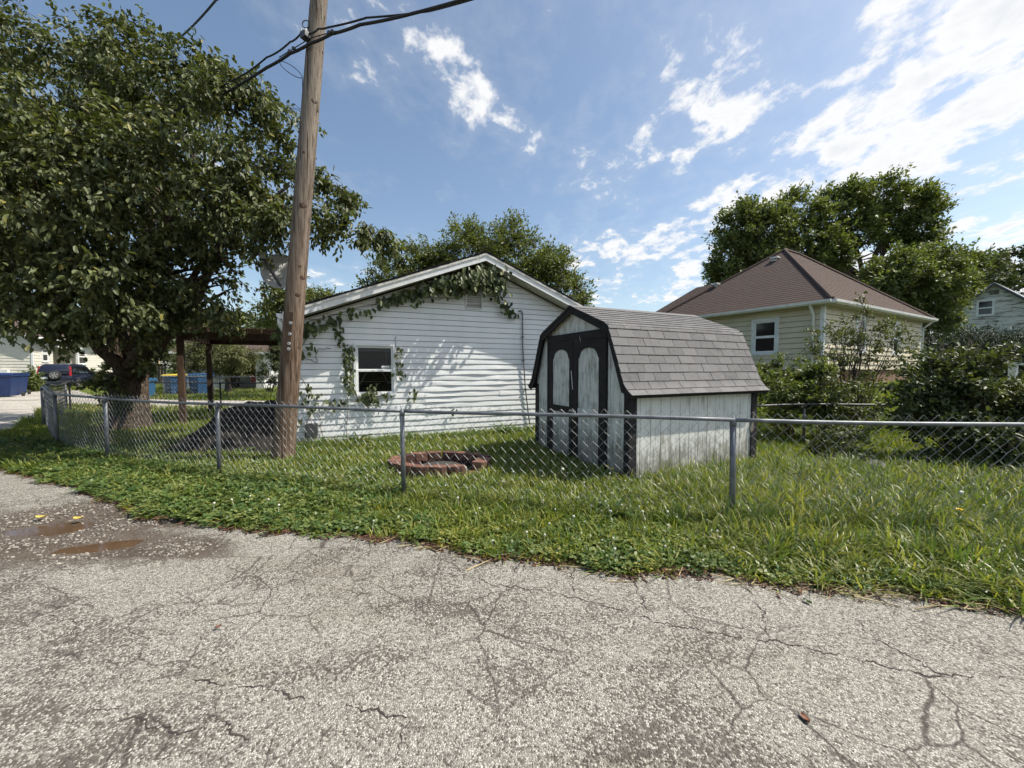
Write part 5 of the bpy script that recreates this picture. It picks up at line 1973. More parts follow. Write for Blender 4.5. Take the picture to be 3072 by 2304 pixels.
def leaves(pos, dirs, nrm, length, width, rnd, shape=6, fold=0.18):
    """leaf blades as numpy mesh: pos (n,3) base, dirs along the blade, nrm roughly up"""
    n = len(pos)
    dirs = unit(dirs)
    side = unit(np.cross(dirs, nrm))
    up = np.cross(side, dirs)
    Lh, Wd = length[:, None], width[:, None]
    if shape == 6:
        loc = [(0, 0, 0), (.30, .42, fold), (.68, .40, fold), (1, 0, -.12), (.68, -.40, fold), (.30, -.42, fold)]
        fidx = [(0, 1, 2, 3), (0, 3, 4, 5)]
    else:
        loc = [(0, 0, 0), (.5, .5, fold), (1, 0, 0), (.5, -.5, fold)]
        fidx = [(0, 1, 2), (0, 2, 3)]
    V = np.stack([pos + dirs * (a * Lh) + side * (b * Wd) + up * (c * Wd) for a, b, c in loc], 1)
    k = len(loc)
    base = (np.arange(n) * k)[:, None]
    F = np.concatenate([base + np.array(f)[None, :] for f in fidx], 0)
    return V.reshape(-1, 3), F, np.repeat(rnd, k)


def sprays(lobes, n, per, rng, twig=0.5, droop=0.35, inner=0.55, clump=0.0):
    """twig positions over ellipsoid lobes, leaves strung along each twig"""
    C = np.array([l[:3] for l in lobes], float)
    Rr = np.array([l[3:6] for l in lobes], float)
    wt = (Rr[:, 0] * Rr[:, 2]) ** 1.0
    li = rng.choice(len(lobes), n, p=wt / wt.sum())
    if clump:
        # every lobe carries a number of leafy clumps with gaps of shade between them
        K = max(8, int(clump * len(lobes)))
        ki = rng.choice(len(lobes), K, p=wt / wt.sum())
        kd = unit(rng.normal(size=(K, 3)))
        kf = inner + (1.0 - inner) * rng.random((K, 1)) ** 0.5
        kc = C[ki] + kd * Rr[ki] * kf
        kr = Rr[ki].mean(1, keepdims=True) * (0.20 + 0.16 * rng.random((K, 1)))
        j = rng.integers(0, K, n)
        q = unit(rng.normal(size=(n, 3))) * rng.random((n, 1)) ** (1 / 2.5)
        p = kc[j] + q * kr[j] * np.array([1.15, 1.15, .75])
        d = unit(kd[j] * .7 + q * .6)
    else:
        d = unit(rng.normal(size=(n, 3)))
        f = inner + (1.05 - inner) * rng.random((n, 1)) ** 0.6
        f *= 1 + 0.10 * rng.normal(size=(n, 1))
        p = C[li] + d * Rr[li] * f
    tw = unit(d + rng.normal(size=(n, 3)) * 0.45 + np.array([0, 0, -droop]))
    tt = rng.random((n, per))
    lp = p[:, None, :] + tw[:, None, :] * (tt[..., None] - .35) * twig * (0.7 + .6 * rng.random((n, 1, 1)))
    lp += rng.normal(size=lp.shape) * twig * 0.07
    ld = unit(tw[:, None, :] * 0.7 + rng.normal(size=lp.shape) * 0.65 + np.array([0, 0, -droop]))
    ln = unit(rng.normal(size=lp.shape) * 0.55 + np.array([0, 0, 1.0]) + d[:, None, :] * 0.35)
    r = np.clip(rng.random((n, per)) * 0.6 + rng.random((n, 1)) * 0.4, 0, 1)
    return p, tw, lp.reshape(-1, 3), ld.reshape(-1, 3), ln.reshape(-1, 3), r.ravel()


def crown(name, lobes, n, per, length, width, mat, parent, seed, twig=0.5, droop=0.35, inner=0.55, shape=6, stems=True, cull=None, clump=0.0):
    rng = np.random.default_rng(seed)
    p, tw, lp, ld, ln, r = sprays(lobes, n, per, rng, twig, droop, inner, clump)
    if cull is not None:
        k = cull(lp)
        lp, ld, ln, r = lp[k], ld[k], ln[k], r[k]
    m = len(lp)
    V, F, A = leaves(lp, ld, ln, length * (0.65 + .6 * rng.random(m)), width * (0.7 + .5 * rng.random(m)), r, shape)
    o = link(name, np_mesh(name, V, F, mat, {'rnd': A}), parent)
    if stems:
        # thin twigs carrying the sprays
        a, b = p - tw * twig * .45, p + tw * twig * .55
        sd = unit(np.cross(tw, rng.normal(size=tw.shape))) * twig * .011
        sd2 = unit(np.cross(tw, sd)) * twig * .011
        V = np.stack([a + sd, a - sd * .5 + sd2, a - sd * .5 - sd2, b], 1).reshape(-1, 3)
        base = (np.arange(len(p)) * 4)[:, None]
        F = np.concatenate([base + np.array(f)[None, :] for f in ((0, 1, 3), (1, 2, 3), (2, 0, 3))], 0)
        link('twigs', np_mesh('twigs', V, F, M['bark']), parent)['kind'] = 'stuff'
    return o


def limb(mb, a, b, r0, r1, bend=0.12, n=6, seg=7, seed=0):
    rr = random.Random(seed)
    a, b = Vector(a), Vector(b)
    L = (b - a).length
    off = Vector((rr.uniform(-1, 1), rr.uniform(-1, 1), rr.uniform(-.3, .6))) * L * bend
    pts, rad = [], []
    for k in range(n + 1):
        t = k / n
        p = a.lerp(b, t) + off * math.sin(math.pi * t) + Vector((rr.uniform(-1, 1), rr.uniform(-1, 1), 0)) * L * .012
        if k == 0:
            p = a
        pts.append(p)
        rad.append(r0 + (r1 - r0) * t ** .8)
    mb.tube(pts, rad, seg)
    return pts


def px_lobes(spec):
    """(px, py, depth, rx[, ry, rz]) -> world ellipsoids"""
    out = []
    for s in spec:
        c = at(s[0], s[1], s[2])
        rx = s[3]
        ry = s[4] if len(s) > 4 else rx
        rz = s[5] if len(s) > 5 else rx * .85
        out.append((c.x, c.y, c.z, rx, ry, rz))
    return out


def tree(name, label, base, lobes, n, per, length, width, mat, seed, trunk_r, fork, twig=0.6, droop=.3, inner=.5, shape=4, cat='tree', limbs=None, group=None, flare=1.5, clump=32):
    t = thing(name, label, cat, base, group)
    mb = MB()
    base, fork = Vector(base), Vector(fork)
    pts = []
    n_ = 9
    for k in range(n_ + 1):
        a = k / n_
        pts.append(base.lerp(fork, a) + Vector((math.sin(a * 5) * .04, math.cos(a * 4) * .03 - .03, 0)) * trunk_r * 4 * a)
    rad = [trunk_r * (flare - (flare - 1) * min(1, k / n_ * 3.0) - .12 * k / n_) for k in range(n_ + 1)]
    mb.tube([pts[0] - Vector((0, 0, .25))] + pts, [rad[0] * 1.1] + rad, 14)
    tips = limbs if limbs is not None else [l[:3] for l in lobes]
    for i, c in enumerate(tips):
        c = Vector(c)
        a = pts[-1 - (i % 3 == 2)]
        tip = a.lerp(c, .92)
        pp = limb(mb, a, tip, trunk_r * .52, trunk_r * .07, .13, 8, 7, seed * 31 + i)
        for j in range(3):
            s0 = pp[3 + j]
            q = s0 + (Vector((random.uniform(-1, 1), random.uniform(-1, 1), random.uniform(-.2, .9)))).normalized() * (c - a).length * .35
            limb(mb, s0, q, trunk_r * .20, trunk_r * .03, .1, 4, 5, seed * 77 + i * 5 + j)
    mb.build('trunk', M['bark'], t, True)
    crown('crown', lobes, n, per, length, width, mat, t, seed, twig, droop, inner, shape, clump=clump)
    return t


# the big tree in the yard at left
LT = px_lobes([(70, 270, 9.2, 1.9, 1.8, 1.65), (300, 215, 9.4, 1.3, 1.5, 1.15), (470, 250, 9.2, 1.15, 1.4, 1.05), (630, 330, 8.8, 1.05, 1.2, .95), (775, 385, 8.4, .85, 1.1, .95),
               (840, 520, 8.2, .95, 1.1, .9), (930, 665, 8.0, .85, 1.0, .65), (1050, 705, 7.7, .70, .8, .30), (1120, 690, 7.6, .38, .4, .26), (980, 560, 8.0, .50, .5, .38),
               (290, 560, 7.4, 1.8, 1.7, 1.35), (60, 620, 6.7, 1.85, 1.5, 1.3), (540, 590, 7.8, 1.6, 1.5, 1.3), (720, 670, 8.2, 1.0, 1.2, .80),
               (120, 885, 6.9, 1.45, 1.3, .75), (350, 880, 7.4, 1.4, 1.3, .82), (590, 865, 8.5, 1.25, 1.2, .80), (690, 835, 8.6, .75, .9, .60),
               (-280, 350, 7.8, 2.4, 2.2, 2.0), (-260, 780, 7.2, 2.1, 1.8, 1.3), (250, 450, 12.0, 3.0, 2.0, 2.6), (560, 560, 11.5, 2.3, 1.8, 2.0), (300, 860, 12.0, 2.6, 1.8, 1.2), (-100, 600, 12.5, 3.0, 2.0, 2.6),
               (640, 950, 9.2, .6, .6, .28)])
tb = gr(382, 1292)
big = thing('broadleaf_tree', 'large broad-leaved tree filling the upper left of the yard', 'tree', (tb.x, tb.y, 0))
mb = MB()
fk = at(392, 1120, tb.y)
base = Vector((tb.x, tb.y, 0))
n_ = 12
vs, fs = [], []
for i in range(n_ + 2):
    a = max(0, (i - 1) / n_)
    c = base.lerp(fk, a) + Vector((.06 * math.sin(a * 4), 0, -.25 if i == 0 else 0))
    for k in range(20):
        an = 2 * math.pi * k / 20
        r = .36 * (1 + .55 * math.exp(-a * 5) * (1 + .25 * math.sin(5 * an + 1))) * (1 + .06 * math.sin(3 * an + a * 3) + .04 * math.sin(8 * an)) * (1 + .18 * max(0, a - .6))
        vs.append(c + Vector((math.cos(an) * r, math.sin(an) * r, 0)))
for i in range(n_ + 1):
    for k in range(20):
        k2 = (k + 1) % 20
        fs.append((i * 20 + k, i * 20 + k2, (i + 1) * 20 + k2, (i + 1) * 20 + k))
mb.add(vs, fs)
mains = [((120, 860), 8.6, .20), ((300, 640), 9.2, .22), ((470, 560), 9.4, .22), ((700, 640), 8.8, .20), ((560, 850), 9.0, .17), ((330, 420), 11, .2), ((20, 560), 9, .18), ((600, 420), 9.2, .15), ((870, 560), 8.4, .12)]
for i, (pp, d, r) in enumerate(mains):
    tip = at(*pp, d)
    st = fk + Vector((random.uniform(-.2, .2), random.uniform(-.12, .12), -.12))
    pts = limb(mb, st, tip, r, r * .22, .10, 9, 9, 50 + i)
    for j in range(5):
        s0 = pts[3 + j]
        e = min(LT[:19], key=lambda l: (Vector(l[:3]) - s0).length + random.uniform(0, 2.5))
        q = Vector(e[:3]) + Vector((random.uniform(-.6, .6), random.uniform(-.6, .6), random.uniform(-.2, .6)))
        limb(mb, s0, q, r * .38, .012, .12, 6, 6, 90 + i * 7 + j)
mb.build('trunk', M['bark'], big, True)
crown('crown', LT, 9500, 13, 0.125, 0.066, M['tree_leaf'], big, 11, twig=.5, droop=.6, inner=.45, shape=6, clump=34)

# tree behind the gable
tree('broadleaf_tree', 'bushy green tree rising behind the white gable', (-2.0, 19, 0),
     px_lobes([(1165, 835, 18, 1.0, 1.0, .75), (1235, 815, 18, 1.1, 1.1, .95), (1300, 770, 18.4, 1.2, 1.2, 1.0), (1400, 715, 18.4, 1.0, 1.1, .8), (1420, 790, 18, 1.7, 1.5, 1.3), (1540, 712, 18.4, 1.0, 1.0, .75),
               (1560, 790, 18, 1.5, 1.4, 1.2), (1640, 810, 18, 1.2, 1.2, 1.1), (1700, 870, 17.6, 1.0, 1.1, .95), (1740, 885, 17.4, .6, .7, .6), (1130, 870, 17.6, .7, .8, .55), (1480, 880, 17.6, 2.6, 1.4, 1.4)]),
     4200, 12, .15, .075, M['mid_tree_leaf'], 21, .22, (-1.9, 18.6, 2.6), twig=.7, droop=.0, inner=.35)

# big maple behind the cream house
tree('maple_tree', 'tall maple with open branching behind the brown roof', (29.0, 33, .9),
     px_lobes([(2215, 690, 31, 1.5, 1.6, 1.8), (2185, 790, 31, 1.3, 1.4, 1.8), (2300, 700, 31, 1.7, 1.6, 1.9), (2290, 800, 31, 1.8, 1.6, 1.8), (2400, 645, 31.5, 1.8, 1.6, 1.6), (2430, 730, 31, 2.0, 1.8, 1.8), (2540, 610, 32, 1.8, 1.6, 1.5),
               (2640, 590, 32, 1.6, 1.5, 1.4), (2730, 620, 32, 1.5, 1.4, 1.3), (2790, 640, 32, .9, .9, 1.0), (2760, 700, 32, 1.3, 1.3, 1.0), (2560, 690, 32, 1.7, 1.5, 1.4), (2660, 690, 32.5, 1.4, 1.4, 1.1), (2500, 770, 31, 1.2, 1.3, 1.0), (2740, 770, 32, 1.1, 1.1, .7)]),
     5200, 13, .28, .15, M['maple_leaf'], 33, .42, at(2592, 838, 33), twig=1.0, droop=-.05, inner=.35)
tree('broadleaf_tree', 'dense green tree right of the maple above the gutter', (30, 27.5, .9),
     px_lobes([(2640, 865, 26, 1.2, 1.3, 1.4), (2720, 840, 26, 1.6, 1.4, 1.3), (2800, 790, 26.5, 1.4, 1.3, 1.0), (2880, 770, 27, 1.2, 1.2, .8), (2820, 860, 26, 1.5, 1.4, 1.3), (2740, 920, 26, 1.5, 1.4, 1.2), (2890, 830, 27, 1.0, 1.0, .9), (2800, 960, 26, 1.3, 1.2, .9), (2690, 780, 26.5, .9, .9, .8)]),
     2700, 12, .24, .135, M['maple_leaf'], 41, .3, at(2760, 930, 27), twig=.85, droop=.1, inner=.35)
tree('broadleaf_tree', 'hazy distant tree behind the weathered house roof', (66, 52, .9),
     px_lobes([(2910, 830, 50, 2.6), (2980, 800, 51, 2.4), (3060, 800, 52, 3.0), (3140, 800, 52, 3.0), (2960, 870, 50, 2.4), (2880, 900, 49, 2.2), (3040, 880, 52, 3.2), (2900, 960, 49, 2.4)]),
     1500, 12, .46, .26, M['far_leaf'], 43, .4, at(3000, 900, 51), twig=1.3, droop=.1, inner=.4)
# trees seen left of the gable and below the crown
tree('broadleaf_tree', 'small light green tree top between pole and white roof', (-10.5, 21.5, 0),
     px_lobes([(930, 885, 20.5, .9, .9, .55), (960, 900, 20.5, .7, .8, .45), (900, 870, 20.8, .7, .7, .5), (870, 900, 20.8, 1.0, 1.0, .9), (830, 930, 21, 1.0, 1.0, 1.0)]),
     650, 12, .17, .085, M['mid_tree_leaf'], 45, .14, (-11.2, 21, 2.4), twig=.6, inner=.4)
tree('conifer_tree', 'feathery yellow-green conifer seen between the porch posts', (-18.6, 25.2, 0),
     px_lobes([(640, 1040, 24.5, 1.4, 1.2, .5), (690, 1060, 24.3, 1.5, 1.2, .42), (720, 1080, 24.2, 1.0, 1.0, .3), (650, 1085, 24.3, 1.5, 1.2, .38), (690, 1105, 24.2, 1.2, 1.0, .3), (600, 1060, 24.8, 1.2, 1.2, .6), (640, 1010, 25, 1.2, 1.1, .7), (590, 1100, 24.8, 1.0, 1.0, .4)]),
     1500, 16, .20, .040, M['conifer_needle'], 47, .16, (-18.7, 25.2, 1.9), twig=.8, droop=.15, inner=.2)
tree('broadleaf_tree', 'dark shaded tree mass left of the porch posts', (-27, 37, 0),
     px_lobes([(500, 1020, 36, 3.4, 2, 2.2), (580, 1000, 37, 3.2, 2, 2.4), (420, 1010, 37, 3.2, 2, 2.2), (500, 1075, 36, 2.4, 1.6, .9), (580, 1080, 36, 2.2, 1.5, .8), (680, 1000, 38, 3.0, 2, 2.2)]),
     1300, 12, .40, .22, M['far_leaf'], 49, .35, (-27, 37, 2.6), twig=1.1, inner=.3)
tree('broadleaf_tree', 'distant tree behind the garage roof right of the porch', (-20, 46, 0),
     px_lobes([(760, 1000, 44, 3.2, 2, 2.6), (840, 1010, 44, 3.0, 2, 2.4), (900, 1000, 45, 3.0, 2, 2.6), (990, 960, 46, 3, 2, 3)]),
     1000, 12, .46, .26, M['far_leaf'], 51, .35, (-20, 46, 3), twig=1.2, inner=.3)
tree('broadleaf_tree', 'distant tree behind the beige house at the far left', (-52, 52, 0),
     px_lobes([(330, 1040, 52, 3.6, 2, 2.6), (250, 1000, 54, 3.6, 2, 3), (160, 980, 56, 3.6, 2, 3), (60, 960, 58, 4, 2, 3.5), (380, 1000, 52, 3.4, 2, 3)]),
     1200, 12, .55, .3, M['far_leaf'], 53, .4, (-52, 52, 3), twig=1.4, inner=.3)


# shrubs -------------------------------------------------------------------
def shrub(name, label, base, lobes, n, per, length, width, mat, seed, stems=16, twig=.35, droop=.0, inner=.3, r=.016, shape=6):
    t = thing(name, label, 'shrub', base)
    mb = MB()
    rr = random.Random(seed)
    b = Vector(base)
    for i in range(stems):
        l = rr.choice(lobes)
        tip = Vector(l[:3]) + Vector((rr.uniform(-1, 1) * l[3], rr.uniform(-1, 1) * l[4], rr.uniform(-.2, 1) * l[5])) * .9
        s0 = b + Vector((rr.uniform(-.12, .12), rr.uniform(-.12, .12), -.05))
        pts = limb(mb, s0, tip, r * rr.uniform(.8, 1.5), r * .18, .10, 7, 5, seed * 13 + i)
        for j in range(3):
            q0 = pts[3 + j]
            limb(mb, q0, q0 + (tip - s0).normalized() * .25 * (tip - s0).length + Vector((rr.uniform(-1, 1), rr.uniform(-1, 1), rr.uniform(-.2, .6))) * .22, r * .45, r * .12, .1, 3, 4, seed * 17 + i * 3 + j)
    mb.build('stems', M['bark'], t, True)
    crown('foliage', lobes, n, per, length, width, mat, t, seed, twig, droop, inner, shape, stems=True, clump=9)
    return t


def gbase(px, py, depth):
    p = at(px, py, depth)
    return (p.x, p.y, float(hz(p.x, p.y)))


shrub('open_shrub', 'tall open shrub with bare fanning branches before the cream house corner', gbase(2560, 1230, 9.6),
      px_lobes([(2580, 930, 9.6, .28, .3, .24), (2530, 985, 9.6, .50, .5, .40), (2470, 1010, 9.5, .38, .4, .36), (2600, 1000, 9.7, .42, .4, .36), (2690, 985, 9.7, .32, .4, .26), (2700, 1050, 9.7, .5, .5, .45), (2560, 1080, 9.5, .5, .5, .5), (2460, 1090, 9.4, .45, .5, .4), (2640, 1110, 9.6, .55, .5, .4), (2540, 1160, 9.4, .6, .6, .4)]),
      400, 9, .075, .04, M['shrub_leaf'], 61, 40, .26, .0, .3, .017)
shrub('bushy_shrub', 'light green bush against the right rear of the shed', gbase(2370, 1300, 8.6),
      px_lobes([(2340, 1110, 8.6, .42, .5, .30), (2390, 1130, 8.6, .48, .5, .36), (2330, 1180, 8.5, .40, .5, .40), (2400, 1200, 8.5, .5, .5, .4), (2440, 1150, 8.6, .35, .4, .35), (2350, 1225, 8.4, .40, .5, .22), (2305, 1270, 8.2, .16, .3, .30)]),
      620, 11, .085, .050, M['light_shrub_leaf'], 63, 14, .3, .1, .4)
shrub('bushy_shrub', 'dark green bush in shade between the two lighter shrubs', gbase(2470, 1300, 8.2),
      px_lobes([(2465, 1170, 8.2, .36, .5, .34), (2500, 1205, 8.2, .38, .5, .26), (2440, 1215, 8.2, .38, .5, .26), (2550, 1190, 8.3, .3, .5, .22), (2520, 1235, 8.0, .45, .5, .20), (2600, 1215, 8.4, .3, .4, .2)]),
      230, 10, .08, .045, M['dark_shrub_leaf'], 65, 14, .3, .15, .35)
shrub('bushy_shrub', 'large dark bush overhanging the fence at the right edge', gbase(2905, 1450, 5.9),
      px_lobes([(2830, 1095, 6.6, .34, .5, .24), (2800, 1160, 6.5, .46, .5, .32), (2900, 1140, 6.4, .55, .6, .36), (2865, 1045, 6.7, .16, .2, .20), (2745, 1210, 6.6, .34, .5, .24), (2820, 1230, 6.3, .60, .6, .34), (2950, 1210, 6.2, .70, .6, .45), (3050, 1185, 6.3, .55, .6, .32), (3080, 1250, 6.1, .60, .6, .40), (2760, 1250, 6.4, .40, .5, .26), (2990, 1300, 6.0, .50, .5, .28), (2860, 1300, 6.1, .45, .5, .25), (3150, 1230, 6.2, .7, .6, .4), (2960, 1360, 5.9, .3, .4, .2), (2820, 1350, 6.0, .22, .3, .2)]),
      1700, 11, .088, .048, M['dark_shrub_leaf'], 67, 26, .36, .05, .3, .018)
shrub('low_shrub', 'low dark shrub in the grass beside the grey stone', gbase(2700, 1440, 5.7),
      px_lobes([(2640, 1405, 6.0, .28, .3, .12), (2720, 1425, 5.8, .35, .3, .14), (2790, 1445, 5.6, .25, .3, .10), (2560, 1370, 6.4, .35, .3, .16), (2480, 1350, 6.6, .3, .3, .16)]),
      360, 9, .07, .035, M['dark_shrub_leaf'], 71, 10, .22, .0, .3, .008)
shrub('young_sapling', 'thin leafy sapling growing through the lawn behind the fence', gbase(2500, 1375, 6.6),
      px_lobes([(2480, 1300, 6.7, .16, .16, .12), (2540, 1310, 6.7, .18, .2, .14), (2580, 1280, 6.8, .16, .2, .12), (2510, 1340, 6.6, .2, .2, .1)]),
      110, 9, .07, .036, M['dark_shrub_leaf'], 72, 8, .22, .0, .3, .007)
shrub('garage_shrub', 'grey-green shrub against the garage pier left of the pole', gbase(812, 1165, 24),
      px_lobes([(810, 1080, 24, .55, .5, .7), (820, 1120, 24, .6, .5, .7), (800, 1150, 24, .5, .5, .5), (830, 1050, 24, .4, .4, .5)]),
      420, 10, .13, .07, M['far_leaf'], 73, 10, .4, .0, .3, .02, 4)
shrub('leafy_bush', 'green weeds growing at the beige house wall by the bins', gbase(88, 1160, 26.5),
      px_lobes([(72, 1140, 26.3, .5, .5, .45), (95, 1150, 26.4, .6, .5, .4), (85, 1125, 26.6, .4, .4, .4)]),
      300, 10, .17, .09, M['light_shrub_leaf'], 75, 8, .4, .0, .3, .02, 4)
shrub('leafy_bush', 'green bush in front of the car bonnet beside the trunk', gbase(318, 1150, 27),
      px_lobes([(312, 1110, 34, 1.1, .6, .8), (325, 1130, 33, 1.0, .6, .7)]),
      320, 10, .2, .11, M['light_shrub_leaf'], 77, 8, .5, .0, .3, .02, 4)
shrub('trunk_sprouts', 'leafy sprouts growing from the foot of the big tree', (tb.x - .35, tb.y - .2, 0),
      px_lobes([(322, 1165, 9.3, .20, .2, .30), (345, 1205, 9.3, .15, .2, .2), (300, 1150, 9.4, .14, .2, .16), (445, 1110, 9.3, .25, .2, .12)]),
      70, 9, .12, .07, M['tree_leaf'], 79, 8, .3, .2, .3, .01)

# clipped evergreen hedge at far right
hed = thing('evergreen_hedge', 'dark evergreen hedge below the weathered house', 'hedge', gbase(2950, 1150, 20))
HL = px_lobes([(2790, 1062, 20, 1.0, .9, 1.0), (2850, 1062, 20, 1.1, .9, 1.1), (2910, 1058, 20, 1.1, .9, 1.1), (2970, 1062, 20, 1.1, .9, 1.1), (3040, 1060, 20, 1.2, .9, 1.1), (3110, 1058, 20, 1.2, .9, 1.2),
               (2800, 1090, 19.8, 1.1, .9, 1.0), (2870, 1095, 19.8, 1.2, .9, 1.0), (2960, 1090, 19.8, 1.3, .9, 1.0), (3060, 1090, 19.8, 1.4, .9, 1.0)])
crown('foliage', HL, 2600, 14, .17, .035, M['hedge_needle'], hed, 81, .55, -.05, .55, 4, True)
mb = MB()
for k in range(9):
    p_ = at(2790 + k * 40, 1150, 20)
    limb(mb, (p_.x, p_.y, .6), (p_.x + .2, p_.y, 2.6), .06, .02, .05, 4, 6, k)
mb.build('stems', M['bark'], hed)

# ------------------------------------------------------------------ vine on the gable and round the window
rng = np.random.default_rng(91)


def vine(name, label, clusters, stems, seed, lf=.115):
    """clusters in house coordinates: (t, out, z, spread t, spread out, spread z, leaves)"""
    t = thing(name, label, 'vine', HF @ Vector((clusters[0][0], -.1, 0)))
    rg = np.random.default_rng(seed)
    P, D, Nn = [], [], []
    for (a, b, c, sa, sb, sc_, n) in clusters:
        p = np.stack([a + rg.normal(size=n) * sa, -(b + np.abs(rg.normal(size=n)) * sb), c + rg.normal(size=n) * sc_], 1)
        d = unit(np.stack([rg.normal(size=n) * .45, -np.abs(rg.normal(size=n)) * .35, -np.ones(n) * 1.0 + rg.normal(size=n) * .35], 1))
        q = unit(np.stack([rg.normal(size=n) * .5, -np.ones(n), np.ones(n) * .5 + rg.normal(size=n) * .3], 1))
        P.append(p); D.append(d); Nn.append(q)
    P, D, Nn = np.concatenate(P), np.concatenate(D), np.concatenate(Nn)
    Rm = np.array(HF.to_3x3())
    Wp = P @ Rm.T + np.array(HF.translation)
    Wd, Wn = D @ Rm.T, Nn @ Rm.T
    m = len(P)
    V, F, A = leaves(Wp, Wd, Wn, lf * (.6 + .7 * rg.random(m)), lf * .62 * (.7 + .5 * rg.random(m)), rg.random(m), 6, .14)
    link('foliage', np_mesh('foliage', V, F, M['vine_leaf'], {'rnd': A}), t)
    mb = MB(HF)
    for st in stems:
        pts = []
        for i in range(len(st) - 1):
            a, b = Vector(st[i]), Vector(st[i + 1])
            for k in range(5):
                pts.append(a.lerp(b, k / 5) + Vector((rg.normal() * .012, rg.normal() * .006, rg.normal() * .012)))
        pts.append(Vector(st[-1]))
        mb.tube(pts, .006, 5)
    mb.build('stem', M['vine_stem'], t)
    return t


gc = []
for k in range(18):                                    # thick under the peak, thinning towards the left eave
    a = k / 17
    tt = 4.45 - a * 2.55
    dens = int(np.interp(a, [0, .15, .4, .6, .8, 1], [60, 80, 62, 34, 16, 8]))
    zz = min(roof_under(tt) - .02 - np.interp(a, [0, .2, .5, 1], [.34, .26, .20, .12]), 3.92)
    gc.append((tt, .06, zz, .09, np.interp(a, [0, .3, .7, 1], [.26, .30, .16, .06]), np.interp(a, [0, .2, .6, 1], [.17, .16, .11, .06]), dens))
for (tt, zz, n) in ((2.45, 2.83, 6), (1.65, 2.72, 7), (1.2, 2.62, 9), (.75, 2.52, 10), (.35, 2.42, 16), (.10, 2.36, 22), (-.2, 2.30, 18), (4.72, 3.20, 14), (4.82, 3.05, 6), (4.0, 4.05, 6), (.05, 2.1, 8), (.08, 1.98, 6)):
    zz = roof_under(tt) - .20 if zz > 2.29 and tt < 2.6 else zz
    gc.append((tt, .05, zz, .13, .10, .06, int(n * 1.6)))
vine('climbing_vine', 'leafy vine hanging beneath the gable peak along the rake', gc,
     [[(4.6, -.1, 3.25), (4.2, -.15, 3.62), (3.7, -.14, 3.6), (3.0, -.1, 3.25), (2.2, -.08, 3.32), (1.3, -.06, 2.97), (.3, -.05, 2.6), (-.1, -.06, 2.3)], [(.3, -.04, 2.4), (.1, -.04, 2.0), (.05, -.04, 1.2), (.3, -.04, .5), (.2, -.04, .1)],
      [(.7, -.04, 2.07), (.45, -.05, 2.06), (.38, -.03, 1.9), (.42, -.03, 1.78)], [(.1, -.04, 1.86), (.3, -.04, 1.82), (.42, -.04, 1.74)]], 93, .15)
wcs = []
for (tt, zz, n) in ((.80, 2.47, 7), (.84, 2.33, 9), (.90, 2.22, 9), (1.03, 2.10, 10), (1.04, 1.97, 14), (.98, 1.87, 12), (1.03, 1.77, 12), (1.06, 1.66, 9), (.98, 1.50, 13), (1.02, 1.40, 12), (1.04, 1.28, 10), (1.05, 1.16, 6),
                    (1.45, 1.12, 22), (1.30, 1.02, 18), (1.55, .98, 20), (1.40, .92, 14), (1.75, 1.05, 9), (1.5, 1.22, 8), (.20, 1.25, 10), (.35, 1.12, 7), (.15, .98, 9), (.55, .94, 8), (.7, .92, 10), (.9, .93, 8), (.3, .82, 6), (.05, .6, 7),
                    (2.08, 2.12, 6), (2.05, 1.95, 5), (2.04, 1.78, 5), (2.06, 1.62, 7), (2.05, 1.5, 5), (2.42, 1.12, 7), (2.36, .98, 5), (3.35, .6, 3)):
    wcs.append((tt, .035, zz, .055, .05, .05, n))
vine('climbing_vine', 'thin vine climbing round the window of the white house', wcs,
     [[(.95, -.03, .1), (1.0, -.04, .9), (1.04, -.05, 1.4), (1.05, -.05, 1.9), (.9, -.04, 2.2), (.78, -.03, 2.5)], [(1.05, -.04, .95), (1.5, -.05, 1.0), (1.8, -.05, 1.05)], [(2.05, -.04, 1.45), (2.04, -.04, 1.8), (2.0, -.05, 2.25), (2.02, -.04, 2.35)],
      [(-.05, -.05, 1.72), (.25, -.05, 1.2), (.42, -.05, .86), (.5, -.04, .2)], [(.3, -.05, .82), (.2, -.05, .5), (.15, -.05, .1)]], 95, .105)
# ------------------------------------------------------------------ ground cover, scattered as instances of small tufts
def tuft_mesh(name, n, hgt, spread, width, mat, seed, lean=.5, curl=.5):
    rg = np.random.default_rng(seed)
    V, F, A = [], [], []
    for i in range(n):
        a = rg.random() * 6.283
        r = spread * math.sqrt(rg.random())
        b = np.array([math.cos(a) * r, math.sin(a) * r, -0.01])
        da = a + rg.normal() * .9
        d = np.array([math.cos(da), math.sin(da), 0])
        sd = np.array([-d[1], d[0], 0])
        h = hgt * (.55 + .6 * rg.random())
        l = lean * (.3 + rg.random())
        w = width * (.7 + .6 * rg.random())
        o = len(V)
        for k, ww in ((0, .8), (.4, 1.0), (.75, .7)):
            p = b + d * h * l * k ** (1 + curl) + np.array([0, 0, h * (k - .35 * l * k * k)])
            V += [p - sd * w / 2 * ww, p + sd * w / 2 * ww]
        V.append(b + d * h * l + np.array([0, 0, h * (1 - .35 * l) - h * .12 * curl]))
        F += [(o, o + 1, o + 3), (o, o + 3, o + 2), (o + 2, o + 3, o + 5), (o + 2, o + 5, o + 4), (o + 4, o + 5, o + 6)]
        A += [rg.random()] * 7
    return np_mesh(name, np.array(V), np.array(F), mat, {'rnd': np.array(A)})


